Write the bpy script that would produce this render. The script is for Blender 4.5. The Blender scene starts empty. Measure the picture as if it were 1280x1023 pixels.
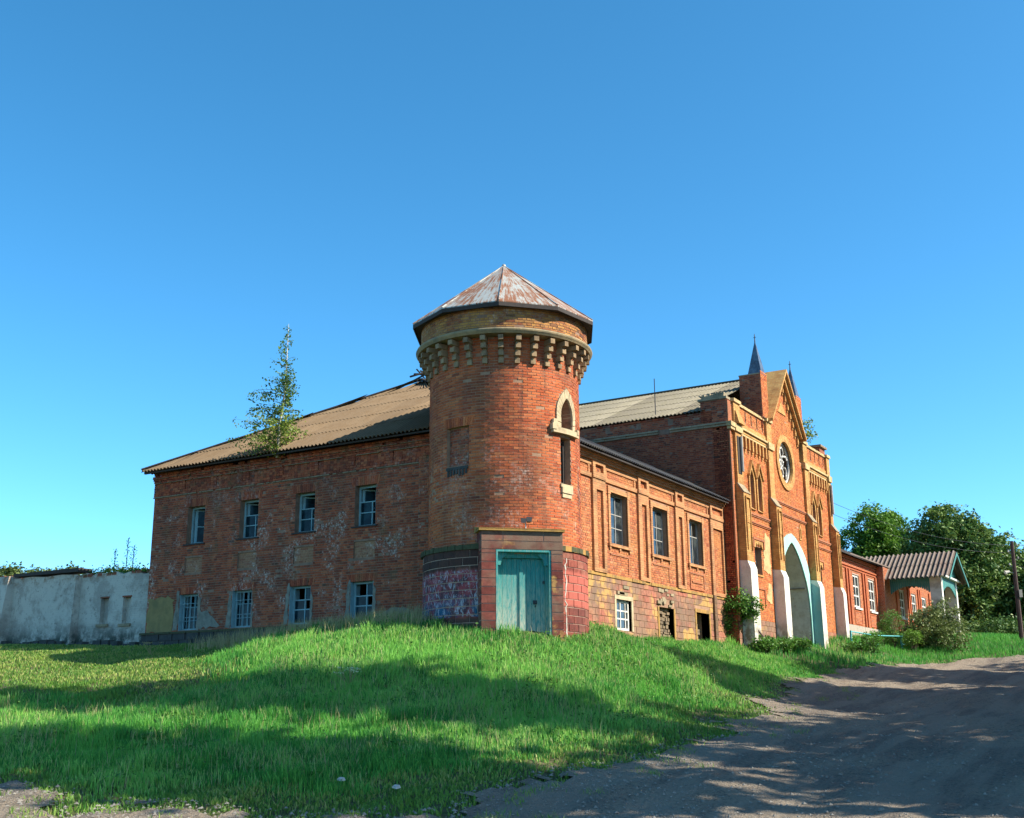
import bpy, bmesh, math, random
import numpy as np
from mathutils import Vector, Matrix
from mathutils.geometry import tessellate_polygon

random.seed(7)
rng = np.random.default_rng(7)
R = math.radians
scene = bpy.context.scene

# ------------------------------------------------------------------ camera
cam_data = bpy.data.cameras.new('camera')
cam = bpy.data.objects.new('camera', cam_data)
scene.collection.objects.link(cam)
scene.camera = cam
cam_data.sensor_width = 36.0
cam_data.lens = 1438.3 / 1280 * 36.0
cam_data.clip_start = 0.1
cam_data.clip_end = 3000
CZ = 1.5
rt = Vector((0.5172923, -0.85578951, -0.0057427))
up = Vector((-0.21036232, -0.13365471, 0.96844417))
fw = Vector((0.82955191, 0.49976067, 0.24916442))
m4 = Matrix((rt, up, -fw)).transposed().to_4x4()
m4.translation = (0, 0, CZ)
cam.matrix_world = m4

# ------------------------------------------------------------------ light
SUN_AZ = R(-74.5)      # direction towards the sun, world angle from +X
SUN_EL = R(39.0)
world = bpy.data.worlds.new('World')
scene.world = world
world.use_nodes = True
wt = world.node_tree
wt.nodes.clear()
wo = wt.nodes.new('ShaderNodeOutputWorld')
bg = wt.nodes.new('ShaderNodeBackground')
sky = wt.nodes.new('ShaderNodeTexSky')
sky.sky_type = 'NISHITA'
sky.sun_disc = False
sky.sun_elevation = SUN_EL
sky.sun_rotation = R(90) - SUN_AZ
sky.altitude = 150
sky.air_density = 0.55
sky.dust_density = 0.35
sky.ozone_density = 2.6
hs = wt.nodes.new('ShaderNodeHueSaturation')
hs.inputs['Hue'].default_value = 0.483
hs.inputs['Saturation'].default_value = 1.25
hs.inputs['Value'].default_value = 1.1
wt.links.new(sky.outputs[0], hs.inputs['Color'])
wt.links.new(hs.outputs[0], bg.inputs['Color'])
bg.inputs['Strength'].default_value = 0.148
wt.links.new(bg.outputs[0], wo.inputs[0])
sun_data = bpy.data.lights.new('sun', 'SUN')
sun_data.energy = 4.7
sun_data.angle = R(0.53)
sun_data.color = (1.0, 0.93, 0.80)
sun = bpy.data.objects.new('sun', sun_data)
scene.collection.objects.link(sun)
sd = Vector((math.cos(SUN_AZ) * math.cos(SUN_EL), math.sin(SUN_AZ) * math.cos(SUN_EL), math.sin(SUN_EL)))
sun.rotation_euler = sd.to_track_quat('Z', 'Y').to_euler()
sun.location = (20, -40, 60)
scene.view_settings.view_transform = 'Standard'
scene.view_settings.look = 'None'
scene.view_settings.gamma = 1.0
scene.view_settings.exposure = 1.08
scene.view_settings.use_curve_mapping = False

# ------------------------------------------------------------------ material helpers
class NT:
    def __init__(s, name):
        s.m = bpy.data.materials.new(name)
        s.m.use_nodes = True
        s.t = s.m.node_tree
        s.b = s.t.nodes['Principled BSDF']
        s.b.inputs['Roughness'].default_value = 0.85
        s.b.inputs['Specular IOR Level'].default_value = 0.25
        s.pos = s.t.nodes.new('ShaderNodeNewGeometry').outputs['Position']
    def n(s, kind, **kw):
        nd = s.t.nodes.new('ShaderNode' + kind)
        for k, v in kw.items(): setattr(nd, k, v)
        return nd
    def put(s, sock, v):
        if hasattr(v, 'is_output') or isinstance(v, bpy.types.NodeSocket): s.t.links.new(v, sock)
        else: sock.default_value = v
    def noise(s, scale, detail=4, rough=0.55, vec=None, stretch=None, dist=0):
        nd = s.n('TexNoise')
        nd.inputs['Scale'].default_value = scale
        nd.inputs['Detail'].default_value = detail
        nd.inputs['Roughness'].default_value = rough
        nd.inputs['Distortion'].default_value = dist
        v = vec or s.pos
        if stretch: v = s.vmath('MULTIPLY', v, stretch)
        s.t.links.new(v, nd.inputs['Vector'])
        return nd.outputs['Fac']
    def vmath(s, op, a, b=None):
        nd = s.n('VectorMath', operation=op)
        s.put(nd.inputs[0], a)
        if b is not None: s.put(nd.inputs[1], b)
        return nd.outputs[0]
    def math(s, op, a, b=0.0, c=None, clamp=False):
        nd = s.n('Math', operation=op, use_clamp=clamp)
        s.put(nd.inputs[0], a); s.put(nd.inputs[1], b)
        if c is not None: s.put(nd.inputs[2], c)
        return nd.outputs[0]
    def ss(s, v, lo, hi, a=0.0, b=1.0):
        nd = s.n('MapRange', interpolation_type='SMOOTHSTEP')
        s.put(nd.inputs['Value'], v)
        nd.inputs['From Min'].default_value = lo; nd.inputs['From Max'].default_value = hi
        nd.inputs['To Min'].default_value = a; nd.inputs['To Max'].default_value = b
        return nd.outputs[0]
    def mix(s, f, a, b, mode='MIX'):
        nd = s.n('MixRGB', blend_type=mode)
        s.put(nd.inputs[0], f)
        for i, v in ((1, a), (2, b)):
            if isinstance(v, tuple) and len(v) == 3: v = v + (1,)
            s.put(nd.inputs[i], v)
        return nd.outputs[0]
    def ramp(s, f, stops, interp='LINEAR'):
        nd = s.n('ValToRGB')
        nd.color_ramp.interpolation = interp
        e = nd.color_ramp.elements
        while len(e) < len(stops): e.new(0.5)
        for i, (p, c) in enumerate(stops):
            e[i].position = p; e[i].color = c + (1,) if len(c) == 3 else c
        s.put(nd.inputs[0], f)
        return nd.outputs[0]
    def bump(s, h, dist=0.01, strength=1.0):
        nd = s.n('Bump')
        nd.inputs['Distance'].default_value = dist
        nd.inputs['Strength'].default_value = strength
        s.put(nd.inputs['Height'], h)
        s.t.links.new(nd.outputs[0], s.b.inputs['Normal'])
    def color(s, c):
        if isinstance(c, tuple) and len(c) == 3: c = c + (1,)
        s.put(s.b.inputs['Base Color'], c); return s
    def rough(s, v): s.put(s.b.inputs['Roughness'], v); return s
    def rnd(s):
        a = s.n('Attribute', attribute_name='rnd'); o = s.n('ObjectInfo')
        return s.math('FRACT', s.math('ADD', a.outputs['Fac'], o.outputs['Random']))
    def sep(s, v=None):
        nd = s.n('SeparateXYZ'); s.put(nd.inputs[0], v or s.pos); return nd.outputs
    def wallcoord(s):
        g = s.n('NewGeometry'); p = s.sep(); nn = s.sep(g.outputs['True Normal'])
        f = s.math('GREATER_THAN', s.math('ABSOLUTE', nn[1]), s.math('ABSOLUTE', nn[0]))
        u = s.math('ADD', s.math('MULTIPLY', p[0], f), s.math('MULTIPLY', p[1], s.math('SUBTRACT', 1.0, f)))
        c = s.n('CombineXYZ'); s.put(c.inputs[0], u); s.put(c.inputs[1], p[2])
        return c.outputs[0]

def brick_mat(name, stops, white=0.3, dark=0.5, wz=(5.2, 7.6), streak=0.3, ochre=0.0, green=0.2, sat=1.0):
    """Weathered brick, one random tone per brick piece."""
    t = NT(name)
    r = t.rnd()
    c = t.ramp(r, stops)
    f = t.noise(26, 3, 0.7)
    c = t.mix(t.ss(f, 0.35, 0.7, 0.0, 0.35), c, (0.10, 0.045, 0.03), 'MULTIPLY')
    big = t.noise(0.55, 5, 0.6)
    c = t.mix(t.math('MULTIPLY', t.ss(big, 0.42, 0.68), dark), c, (0.062, 0.036, 0.026))
    if ochre:
        o = t.noise(0.9, 6, 0.65, t.vmath('ADD', t.pos, (31.0, 7.0, 3.0)))
        c = t.mix(t.math('MULTIPLY', t.ss(o, 0.46, 0.62), ochre), c, (0.52, 0.27, 0.06))
    st = t.noise(1.0, 5, 0.6, stretch=(3.2, 3.2, 0.35))
    c = t.mix(t.math('MULTIPLY', t.ss(st, 0.52, 0.72), streak), c, (0.05, 0.035, 0.028))
    z = t.sep()[2]
    zone = t.math('MULTIPLY', t.ss(z, wz[0] - 1.2, wz[0]), t.ss(z, wz[1], wz[1] + 1.3, 1.0, 0.0))
    w1 = t.ss(t.noise(1.3, 4, 0.6, t.vmath('ADD', t.pos, (5.0, 9.0, 1.0))), 0.50, 0.64)
    w2 = t.ss(t.noise(9, 6, 0.8), 0.46, 0.66)
    w = t.math('MULTIPLY', t.math('MULTIPLY', w1, w2), t.math('ADD', t.math('MULTIPLY', zone, white), white * 0.35), clamp=True)
    c = t.mix(t.math('MULTIPLY', w, 0.8), c, (0.50, 0.44, 0.38))
    g = t.math('MULTIPLY', t.ss(t.noise(2.2, 4, 0.6, t.vmath('ADD', t.pos, (2.0, 4.0, 8.0))), 0.55, 0.7), green)
    c = t.mix(g, c, (0.10, 0.11, 0.05))
    t.color(c).rough(0.93)
    t.bump(t.noise(60, 4, 0.7), 0.006, 0.7)
    return t.m

RED = [(0.0, (0.32, 0.080, 0.042)), (0.25, (0.43, 0.118, 0.055)), (0.6, (0.48, 0.142, 0.063)), (0.85, (0.53, 0.175, 0.078)), (0.95, (0.56, 0.22, 0.11)), (1.0, (0.20, 0.06, 0.045))]
ORANGE = [(0.0, (0.48, 0.115, 0.035)), (0.4, (0.60, 0.175, 0.050)), (0.8, (0.68, 0.24, 0.075)), (1.0, (0.40, 0.11, 0.045))]
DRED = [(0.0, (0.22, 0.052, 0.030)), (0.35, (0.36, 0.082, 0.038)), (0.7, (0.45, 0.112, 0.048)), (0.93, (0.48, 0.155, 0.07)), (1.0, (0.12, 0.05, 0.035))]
M = {}
M['brick_tower'] = brick_mat('brick_tower', [(p, (c[0]*1.2, c[1]*1.0, c[2]*0.75)) for p, c in RED], white=0.55, dark=0.55, wz=(6.0, 7.4), streak=0.6, green=0.05)
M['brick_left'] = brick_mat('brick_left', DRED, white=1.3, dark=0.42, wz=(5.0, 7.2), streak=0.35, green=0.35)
M['brick_panel'] = brick_mat('brick_panel', [(0, (0.32, 0.15, 0.085)), (.5, (0.40, 0.215, 0.12)), (1, (0.30, 0.12, 0.07))], white=1.3, dark=.2, wz=(5.0, 7.0), streak=.1)
M['brick_right'] = brick_mat('brick_right', [(p, (min(1, c[0]*1.12), c[1]*1.25, c[2]*1.1)) for p, c in RED], white=0.2, dark=0.15, streak=0.15, ochre=0.25)
M['brick_gate'] = brick_mat('brick_gate', ORANGE, white=0.25, dark=0.12, streak=0.15, ochre=0.18, wz=(6.5, 8.0))
M['brick_gate_side'] = brick_mat('brick_gate_side', DRED, white=0.15, dark=0.25, streak=0.2, green=0.1)
M['brick_house'] = brick_mat('brick_house', [(p, (c[0]*0.82, c[1]*0.8, c[2]*0.85)) for p, c in ORANGE], white=0.05, dark=0.03, streak=0.05, green=0.0)

def simple(name, col, rough=0.85, ns=8, amt=0.25, bs=40, bd=0.004, dirt=None, dirt_amt=0.3, dirt_scale=1.2):
    t = NT(name)
    c = t.mix(t.ss(t.noise(ns, 5, 0.65), 0.3, 0.7, 0, amt), col, tuple(x * 0.45 for x in col))
    if dirt: c = t.mix(t.math('MULTIPLY', t.ss(t.noise(dirt_scale, 6, 0.65, t.vmath('ADD', t.pos, (3.0, 1.0, 7.0))), 0.45, 0.66), dirt_amt), c, dirt)
    t.color(c).rough(rough)
    t.bump(t.noise(bs, 4, 0.7), bd, 0.8)
    return t.m

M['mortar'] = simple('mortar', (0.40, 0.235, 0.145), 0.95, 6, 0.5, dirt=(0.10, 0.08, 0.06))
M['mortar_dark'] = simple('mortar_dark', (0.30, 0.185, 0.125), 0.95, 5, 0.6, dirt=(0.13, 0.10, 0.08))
M['mortar_light'] = simple('mortar_light', (0.46, 0.31, 0.24), 0.95, 6, 0.3)
M['interior'] = simple('interior', (0.05, 0.045, 0.04), 0.95)

def coursed(name, col, col2, mort, bw=0.27, bh=0.077, dirt=(0.08, 0.06, 0.04), da=0.35):
    """trim too thin to lay brick by brick: coursed relief in world coordinates"""
    t = NT(name)
    b = t.n('TexBrick')
    b.offset = 0.5
    t.put(b.inputs['Vector'], t.wallcoord())
    b.inputs['Color1'].default_value = col + (1,)
    b.inputs['Color2'].default_value = col2 + (1,)
    b.inputs['Mortar'].default_value = mort + (1,)
    b.inputs['Scale'].default_value = 1
    b.inputs['Mortar Size'].default_value = 0.009
    b.inputs['Mortar Smooth'].default_value = 0.3
    b.inputs['Brick Width'].default_value = bw
    b.inputs['Row Height'].default_value = bh
    c = t.mix(t.math('MULTIPLY', t.ss(t.noise(1.4, 6, 0.7), 0.46, 0.66), da), b.outputs['Color'], dirt)
    c = t.mix(t.ss(t.noise(14, 4, 0.7), 0.45, 0.75, 0, 0.4), c, tuple(x*0.5 for x in col))
    t.color(c).rough(0.92)
    h = t.math('ADD', t.math('MULTIPLY', b.outputs['Fac'], -1.0), t.math('MULTIPLY', t.noise(45, 4, 0.7), 0.5))
    t.bump(h, 0.008, 0.9)
    return t.m
M['ochre'] = coursed('ochre_brick', (0.56, 0.28, 0.12), (0.47, 0.20, 0.085), (0.34, 0.20, 0.11), da=0.45)
M['ochre_gate'] = coursed('ochre_gate_brick', (0.60, 0.34, 0.11), (0.48, 0.22, 0.065), (0.38, 0.24, 0.10), da=0.6, dirt=(0.22, 0.09, 0.03))
M['ochre_dark'] = coursed('brown_trim_brick', (0.21, 0.12, 0.06), (0.13, 0.07, 0.045), (0.2, 0.15, 0.10), da=0.4)
M['red_trim'] = coursed('red_trim_brick', (0.46, 0.15, 0.06), (0.34, 0.10, 0.045), (0.35, 0.22, 0.14))
M['red_shade'] = coursed('red_old_brick', (0.36, 0.10, 0.05), (0.24, 0.07, 0.04), (0.25, 0.17, 0.12))
M['red_house'] = coursed('red_house_brick', (0.48, 0.12, 0.045), (0.40, 0.10, 0.04), (0.40, 0.16, 0.08), da=0.08)

def block_mat(name, stops, gra=False):
    t = NT(name)
    c = t.ramp(t.rnd(), stops)
    c = t.mix(t.ss(t.noise(9, 5, 0.7), 0.35, 0.7, 0, 0.45), c, (0.12, 0.05, 0.035), 'MULTIPLY')
    c = t.mix(t.math('MULTIPLY', t.ss(t.noise(0.9, 5, 0.6), 0.48, 0.62), 0.55), c, (0.10, 0.075, 0.05) if not gra else (0.09, 0.035, 0.03))
    if gra:   # dull pink, white and blue paint scrawled over the left of the tower base; salmon paint on the right
        p = t.sep()
        a = t.math('ARCTAN2', t.math('SUBTRACT', p[1], 16.7), t.math('SUBTRACT', p[0], 27.3))
        a = t.math('MODULO', t.math('ADD', a, 6.28318), 6.28318)
        aw = t.math('ADD', a, t.math('MULTIPLY', t.math('SUBTRACT', t.noise(5, 4, 0.7), 0.5), 0.13))
        zw = t.math('ADD', p[2], t.math('MULTIPLY', t.math('SUBTRACT', t.noise(3, 4, 0.7, t.vmath('ADD', t.pos, (9.0, 0.0, 0.0))), 0.5), 0.22))
        zone = t.math('MULTIPLY', t.ss(aw, R(130), R(134)), t.ss(aw, R(203), R(207), 1, 0))
        zone = t.math('MULTIPLY', zone, t.math('MULTIPLY', t.ss(zw, 3.68, 3.74), t.ss(zw, 4.86, 4.95, 1, 0)))
        base = t.mix(t.ss(t.noise(3.0, 6, 0.7), 0.42, 0.6), (0.30, 0.055, 0.065), (0.085, 0.035, 0.045))
        lowb = t.ss(zw, 3.8, 4.4, 1, 0)
        base = t.mix(t.math('MULTIPLY', t.ss(t.noise(1.9, 4, 0.6, t.vmath('ADD', t.pos, (1.0, 5.0, 2.0))), 0.42, 0.55), lowb), base, (0.02, 0.10, 0.18))
        wh = t.ss(t.noise(5.5, 7, 0.8, stretch=(1.4, 1.4, 0.7), dist=1.5), 0.52, 0.58)
        base = t.mix(t.math('MULTIPLY', wh, 0.75), base, (0.46, 0.44, 0.50))
        c = t.mix(zone, c, base)
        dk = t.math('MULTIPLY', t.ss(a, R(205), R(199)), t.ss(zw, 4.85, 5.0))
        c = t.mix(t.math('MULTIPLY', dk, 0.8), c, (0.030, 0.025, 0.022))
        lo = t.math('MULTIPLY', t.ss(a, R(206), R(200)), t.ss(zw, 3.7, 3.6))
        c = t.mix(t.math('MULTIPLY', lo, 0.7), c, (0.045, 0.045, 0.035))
        rz = t.math('MULTIPLY', t.ss(aw, R(250), R(254)), t.math('MULTIPLY', t.ss(zw, 3.95, 4.05), t.ss(zw, 4.85, 4.95, 1, 0)))
        c = t.mix(t.math('MULTIPLY', rz, 0.85), c, (0.42, 0.11, 0.08))
    if not gra:
        c = t.mix(t.math('MULTIPLY', t.ss(t.noise(0.55, 5, 0.65, t.vmath('ADD', t.pos, (12.0, 3.0, 2.0))), 0.44, 0.58), 0.7), c, (0.21, 0.145, 0.10))
        c = t.mix(t.math('MULTIPLY', t.ss(t.noise(0.8, 5, 0.65, t.vmath('ADD', t.pos, (1.0, 3.0, 9.0))), 0.56, 0.64), 0.75), c, (0.50, 0.30, 0.09))
    t.color(c).rough(0.85)
    t.bump(t.noise(35, 5, 0.7), 0.006, 0.8)
    return t.m
BL = [(0.0, (0.20, 0.05, 0.038)), (0.5, (0.29, 0.08, 0.055)), (0.85, (0.36, 0.12, 0.08)), (1.0, (0.24, 0.10, 0.07))]
M['block_tower'] = block_mat('painted_block', BL, True)
M['block_door'] = block_mat('dark_red_block', [(0, (0.12, 0.030, 0.024)), (0.5, (0.185, 0.044, 0.034)), (1, (0.24, 0.075, 0.055))])
M['block_right'] = block_mat('worn_block', [(0.0, (0.36, 0.13, 0.085)), (0.35, (0.43, 0.155, 0.10)), (0.6, (0.38, 0.17, 0.11)), (0.9, (0.44, 0.21, 0.11)), (1.0, (0.50, 0.29, 0.11))])
M['plinth'] = simple('plinth_stone', (0.075, 0.075, 0.07), 0.9, 5, 0.6, dirt=(0.03, 0.04, 0.03))
M['grey_plinth'] = simple('grey_plinth', (0.40, 0.34, 0.27), 0.9, 5, 0.3)
M['teal'] = None; M['dull_teal'] = simple('dull_turquoise', (0.22, 0.42, 0.42), 0.8, 3, 0.2, dirt=(0.35,0.38,0.33), dirt_amt=0.5)
t = NT('teal_paint')
w = t.noise(3, 6, 0.7, stretch=(6, 6, 0.6))
c = t.mix(t.ss(w, 0.35, 0.7), (0.025, 0.22, 0.22), (0.05, 0.31, 0.29))
c = t.mix(t.math('MULTIPLY', t.ss(t.sep()[2], 5.0, 3.3), t.ss(t.noise(5, 6, 0.75, stretch=(4, 4, 1)), 0.35, 0.6)), c, (0.42, 0.44, 0.34))
c = t.mix(t.math('MULTIPLY', t.ss(t.noise(9, 6, 0.8, stretch=(5, 5, 0.5)), 0.50, 0.62), 0.65), c, (0.30, 0.36, 0.29))
t.color(c).rough(0.7); t.bump(t.noise(8, 5, 0.7, stretch=(12, 12, 0.8)), 0.006, 0.8); M['teal'] = t.m
M['teal_porch'] = simple('teal_porch_paint', (0.065, 0.22, 0.20), 0.65, 5, 0.2)
M['teal_fence'] = simple('turquoise_paint', (0.10, 0.42, 0.44), 0.6, 5, 0.2)
M['mint'] = simple('mint_paint', (0.34, 0.66, 0.59), 0.7, 3, 0.12, dirt=(0.4, 0.42, 0.36), dirt_amt=0.4)
M['white'] = simple('white_paint', (0.68, 0.66, 0.60), 0.8, 5, 0.25, dirt=(0.34, 0.30, 0.24), dirt_amt=0.75, dirt_scale=2.2)
M['blue_white'] = simple('pale_blue_paint', (0.24, 0.41, 0.44), 0.7, 5, 0.25, dirt=(0.2, 0.25, 0.25), dirt_amt=0.5, dirt_scale=4)
M['grey_wood'] = simple('grey_weathered_wood', (0.36, 0.35, 0.32), 0.85, 9, 0.4)
M['dark_wood'] = simple('dark_wood', (0.055, 0.045, 0.04), 0.8, 9, 0.4)
M['pole_wood'] = simple('pole_wood', (0.085, 0.055, 0.05), 0.85, 9, 0.4)
M['stone'] = simple('pale_stone', (0.52, 0.42, 0.26), 0.88, 6, 0.35, dirt=(0.20, 0.15, 0.09), dirt_amt=0.5, dirt_scale=3)
M['stone_grey'] = simple('grey_stone', (0.34, 0.27, 0.17), 0.9, 6, 0.4, dirt=(0.12, 0.11, 0.07), dirt_amt=0.5, dirt_scale=2)
M['ring'] = simple('ring_moulding', (0.36, 0.27, 0.15), 0.8, 6, 0.4, dirt=(0.10, 0.11, 0.08), dirt_amt=0.6, dirt_scale=2)
M['lichen_ledge'] = simple('lichen_ledge', (0.42, 0.24, 0.07), 0.9, 7, 0.4, dirt=(0.12, 0.09, 0.05), dirt_amt=0.6, dirt_scale=3)
M['lichen_dull'] = simple('dull_brick_fillet', (0.30, 0.22, 0.14), 0.9, 7, 0.4, dirt=(0.10, 0.08, 0.05), dirt_amt=0.6, dirt_scale=3)
M['gate_stone'] = simple('yellow_stone', (0.56, 0.40, 0.19), 0.9, 7, 0.4, dirt=(0.20, 0.13, 0.06), dirt_amt=0.5, dirt_scale=3)
M['corbel'] = simple('corbel_stone', (0.36, 0.25, 0.14), 0.9, 7, 0.5, dirt=(0.12, 0.08, 0.05), dirt_amt=0.6, dirt_scale=3)
M['moss'] = simple('moss_ledge', (0.085, 0.085, 0.045), 0.95, 8, 0.5)
M['plaster_grey'] = simple('grey_plaster', (0.50, 0.46, 0.40), 0.9, 3, 0.2, dirt=(0.25, 0.22, 0.18), dirt_amt=0.4)
M['plaster_ochre'] = simple('ochre_plaster', (0.30, 0.22, 0.09), 0.92, 4, 0.4, dirt=(0.12, 0.12, 0.06), dirt_amt=0.6)
M['plaster_patch'] = simple('patch_plaster', (0.26, 0.25, 0.20), 0.92, 6, 0.5, dirt=(0.10, 0.10, 0.08), dirt_amt=0.6, dirt_scale=2.5)
M['iron'] = simple('dark_iron', (0.05, 0.05, 0.055), 0.55, 9, 0.3)
M['asphalt_roof'] = simple('dark_roof', (0.045, 0.047, 0.055), 0.8, 5, 0.5, dirt=(0.10, 0.09, 0.06), dirt_amt=0.5)
M['rubble'] = simple('rubble_fill', (0.26, 0.19, 0.12), 0.95, 5, 0.6, dirt=(0.06, 0.05, 0.04), dirt_amt=0.7, dirt_scale=3)

def roof_mat(name, a, b, moss, groove=0.9):
    t = NT(name)
    c = t.mix(t.n('ObjectInfo').outputs['Random'], a, b)
    c = t.mix(t.math('MULTIPLY', t.n('Attribute', attribute_name='rnd').outputs['Fac'], groove), c, (0.075, 0.062, 0.045))  # grooves coloured dark as grime, also standing in for rib shading
    c = t.mix(t.ss(t.noise(2.5, 6, 0.7), 0.42, 0.65, 0, 0.55), c, moss)
    c = t.mix(t.ss(t.noise(18, 5, 0.7), 0.5, 0.75, 0, 0.5), c, (0.06, 0.05, 0.045))
    t.color(c).rough(0.9); t.bump(t.noise(50, 3, 0.7), 0.004, 0.6)
    return t.m
M['roof_tan'] = roof_mat('lichen_roof', (0.17, 0.112, 0.062), (0.235, 0.157, 0.086), (0.13, 0.08, 0.038), 0.45)
M['roof_grey'] = roof_mat('grey_roof', (0.23, 0.20, 0.145), (0.27, 0.235, 0.165), (0.16, 0.14, 0.08))
M['roof_porch'] = roof_mat('brown_roof', (0.22, 0.175, 0.145), (0.27, 0.215, 0.175), (0.16, 0.10, 0.08))

t = NT('rusty_tin')
p = t.sep()
a = t.math('ARCTAN2', t.math('SUBTRACT', p[1], 16.7), t.math('SUBTRACT', p[0], 27.3))
cx = t.n('CombineXYZ'); t.put(cx.inputs[0], t.math('MULTIPLY', a, 12.0)); t.put(cx.inputs[1], t.math('MULTIPLY', p[2], 0.9)); 
f1 = t.noise(2.2, 7, 0.72, cx.outputs[0])
f2 = t.noise(1.3, 5, 0.65, t.vmath('ADD', t.pos, (4.0, 2.0, 0.0)))
rust = t.ss(t.math('ADD', t.math('MULTIPLY', f1, 0.65), t.math('MULTIPLY', f2, 0.35)), 0.44, 0.54)
rc = t.mix(t.noise(7, 5, 0.7), (0.13, 0.055, 0.032), (0.26, 0.115, 0.06))
c = t.mix(rust, t.mix(t.noise(5, 5, 0.7), (0.30, 0.31, 0.28), (0.52, 0.53, 0.48)), rc)
t.color(c).rough(t.math('ADD', 0.42, t.math('MULTIPLY', rust, 0.45)))
t.put(t.b.inputs['Metallic'], t.math('MULTIPLY', t.math('SUBTRACT', 1.0, rust), 0.25))
t.bump(rust, 0.003, 0.5); M['rusty_tin'] = t.m
t = NT('tin_spire'); t.color(t.mix(t.ss(t.noise(4, 5, 0.7), 0.4, 0.65), (0.16, 0.19, 0.22), (0.09, 0.10, 0.12))).rough(0.35); t.b.inputs['Metallic'].default_value = 0.5; M['tin'] = t.m

t = NT('window_glass'); t.color(t.mix(t.ss(t.noise(2.5, 3, 0.6), 0.4, 0.6), (0.015, 0.02, 0.025), (0.05, 0.06, 0.06))).rough(0.08)
t.b.inputs['Specular IOR Level'].default_value = 0.6; M['glass'] = t.m
t = NT('blue_dusty_glass'); t.color(t.mix(t.ss(t.noise(2.5, 3, 0.6), 0.4, 0.6), (0.005, 0.016, 0.022), (0.012, 0.04, 0.05))).rough(0.12)
t.b.inputs['Specular IOR Level'].default_value = 0.12; M['glass_blue'] = t.m

# whitewashed wall
t = NT('whitewashed_plaster')
b = t.n('TexBrick'); t.put(b.inputs['Vector'], t.wallcoord()); b.inputs['Scale'].default_value = 1
b.inputs['Brick Width'].default_value = 0.27; b.inputs['Row Height'].default_value = 0.077; b.inputs['Mortar Size'].default_value = 0.01; b.inputs['Mortar Smooth'].default_value = 0.6
c = t.mix(t.ss(t.noise(1.1, 6, 0.7), 0.45, 0.6), (0.54, 0.51, 0.43), (0.38, 0.345, 0.29))
c = t.mix(t.ss(t.noise(7, 6, 0.75), 0.55, 0.66, 0, 0.6), c, (0.16, 0.14, 0.12))
c = t.mix(t.math('MULTIPLY', t.ss(t.sep()[2], 4.5, 3.7), t.ss(t.noise(2, 5, 0.7), 0.35, 0.6)), c, (0.05, 0.065, 0.05))
c = t.mix(t.math('MULTIPLY', t.ss(t.sep()[2], 5.7, 6.1), t.ss(t.noise(3, 5, 0.7), 0.45, 0.6)), c, (0.30, 0.20, 0.13))
t.color(c).rough(0.92)
t.bump(t.math('ADD', t.math('MULTIPLY', b.outputs['Fac'], -0.4), t.noise(12, 6, 0.75)), 0.02, 0.8); M['whitewash'] = t.m

# ground
t = NT('earth')
c = t.mix(t.ss(t.noise(0.8, 6, 0.7), 0.4, 0.62), (0.075, 0.085, 0.030), (0.16, 0.13, 0.07))
c = t.mix(t.ss(t.noise(7, 5, 0.7), 0.45, 0.65), c, (0.045, 0.075, 0.018))
t.color(c).rough(0.97); t.bump(t.noise(9, 8, 0.75), 0.06, 0.9); M['earth'] = t.m
t = NT('gravelly_dirt')
n1 = t.noise(0.45, 6, 0.7, stretch=(0.5, 1.4, 1)); n2 = t.noise(14, 7, 0.75)
c = t.mix(t.ss(n1, 0.42, 0.6), (0.22, 0.175, 0.135), (0.33, 0.26, 0.185))
c = t.mix(t.ss(n2, 0.48, 0.62, 0, 0.8), c, (0.10, 0.085, 0.07))
trk = t.noise(1.0, 5, 0.6, stretch=(0.16, 1.7, 1))
c = t.mix(t.ss(trk, 0.42, 0.60, 0, 0.6), c, (0.36, 0.295, 0.22))
vo = t.n('TexVoronoi'); vo.inputs['Scale'].default_value = 16; t.put(vo.inputs['Vector'], t.pos)
pb = t.ss(vo.outputs['Distance'], 0.0, 0.36, 1, 0)
c = t.mix(t.math('MULTIPLY', t.ss(vo.outputs['Distance'], 0.2, 0.12), 0.5), c, (0.42, 0.39, 0.34))
t.color(c).rough(0.95)
t.bump(t.math('ADD', t.math('MULTIPLY', pb, 0.3), t.math('ADD', n2, t.math('MULTIPLY', t.noise(3, 6, 0.7), 1.6))), 0.10, 1.0); M['dirt'] = t.m

t = NT('limewash')
c = t.mix(t.ss(t.noise(2.2, 6, 0.7), 0.42, 0.66, 0, 0.5), (0.66, 0.64, 0.57), (0.42, 0.38, 0.31))
c = t.mix(t.ss(t.noise(9, 6, 0.75), 0.56, 0.66, 0, 0.5), c, (0.40, 0.22, 0.14))
z_ = t.sep()[2]
c = t.mix(t.math('MULTIPLY', t.ss(z_, 5.2, 4.0), t.ss(t.noise(4, 6, 0.75), 0.38, 0.6)), c, (0.24, 0.20, 0.14))
t.color(c).rough(0.92); t.bump(t.noise(14, 6, 0.75), 0.012, 0.8); M['limewash'] = t.m

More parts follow.
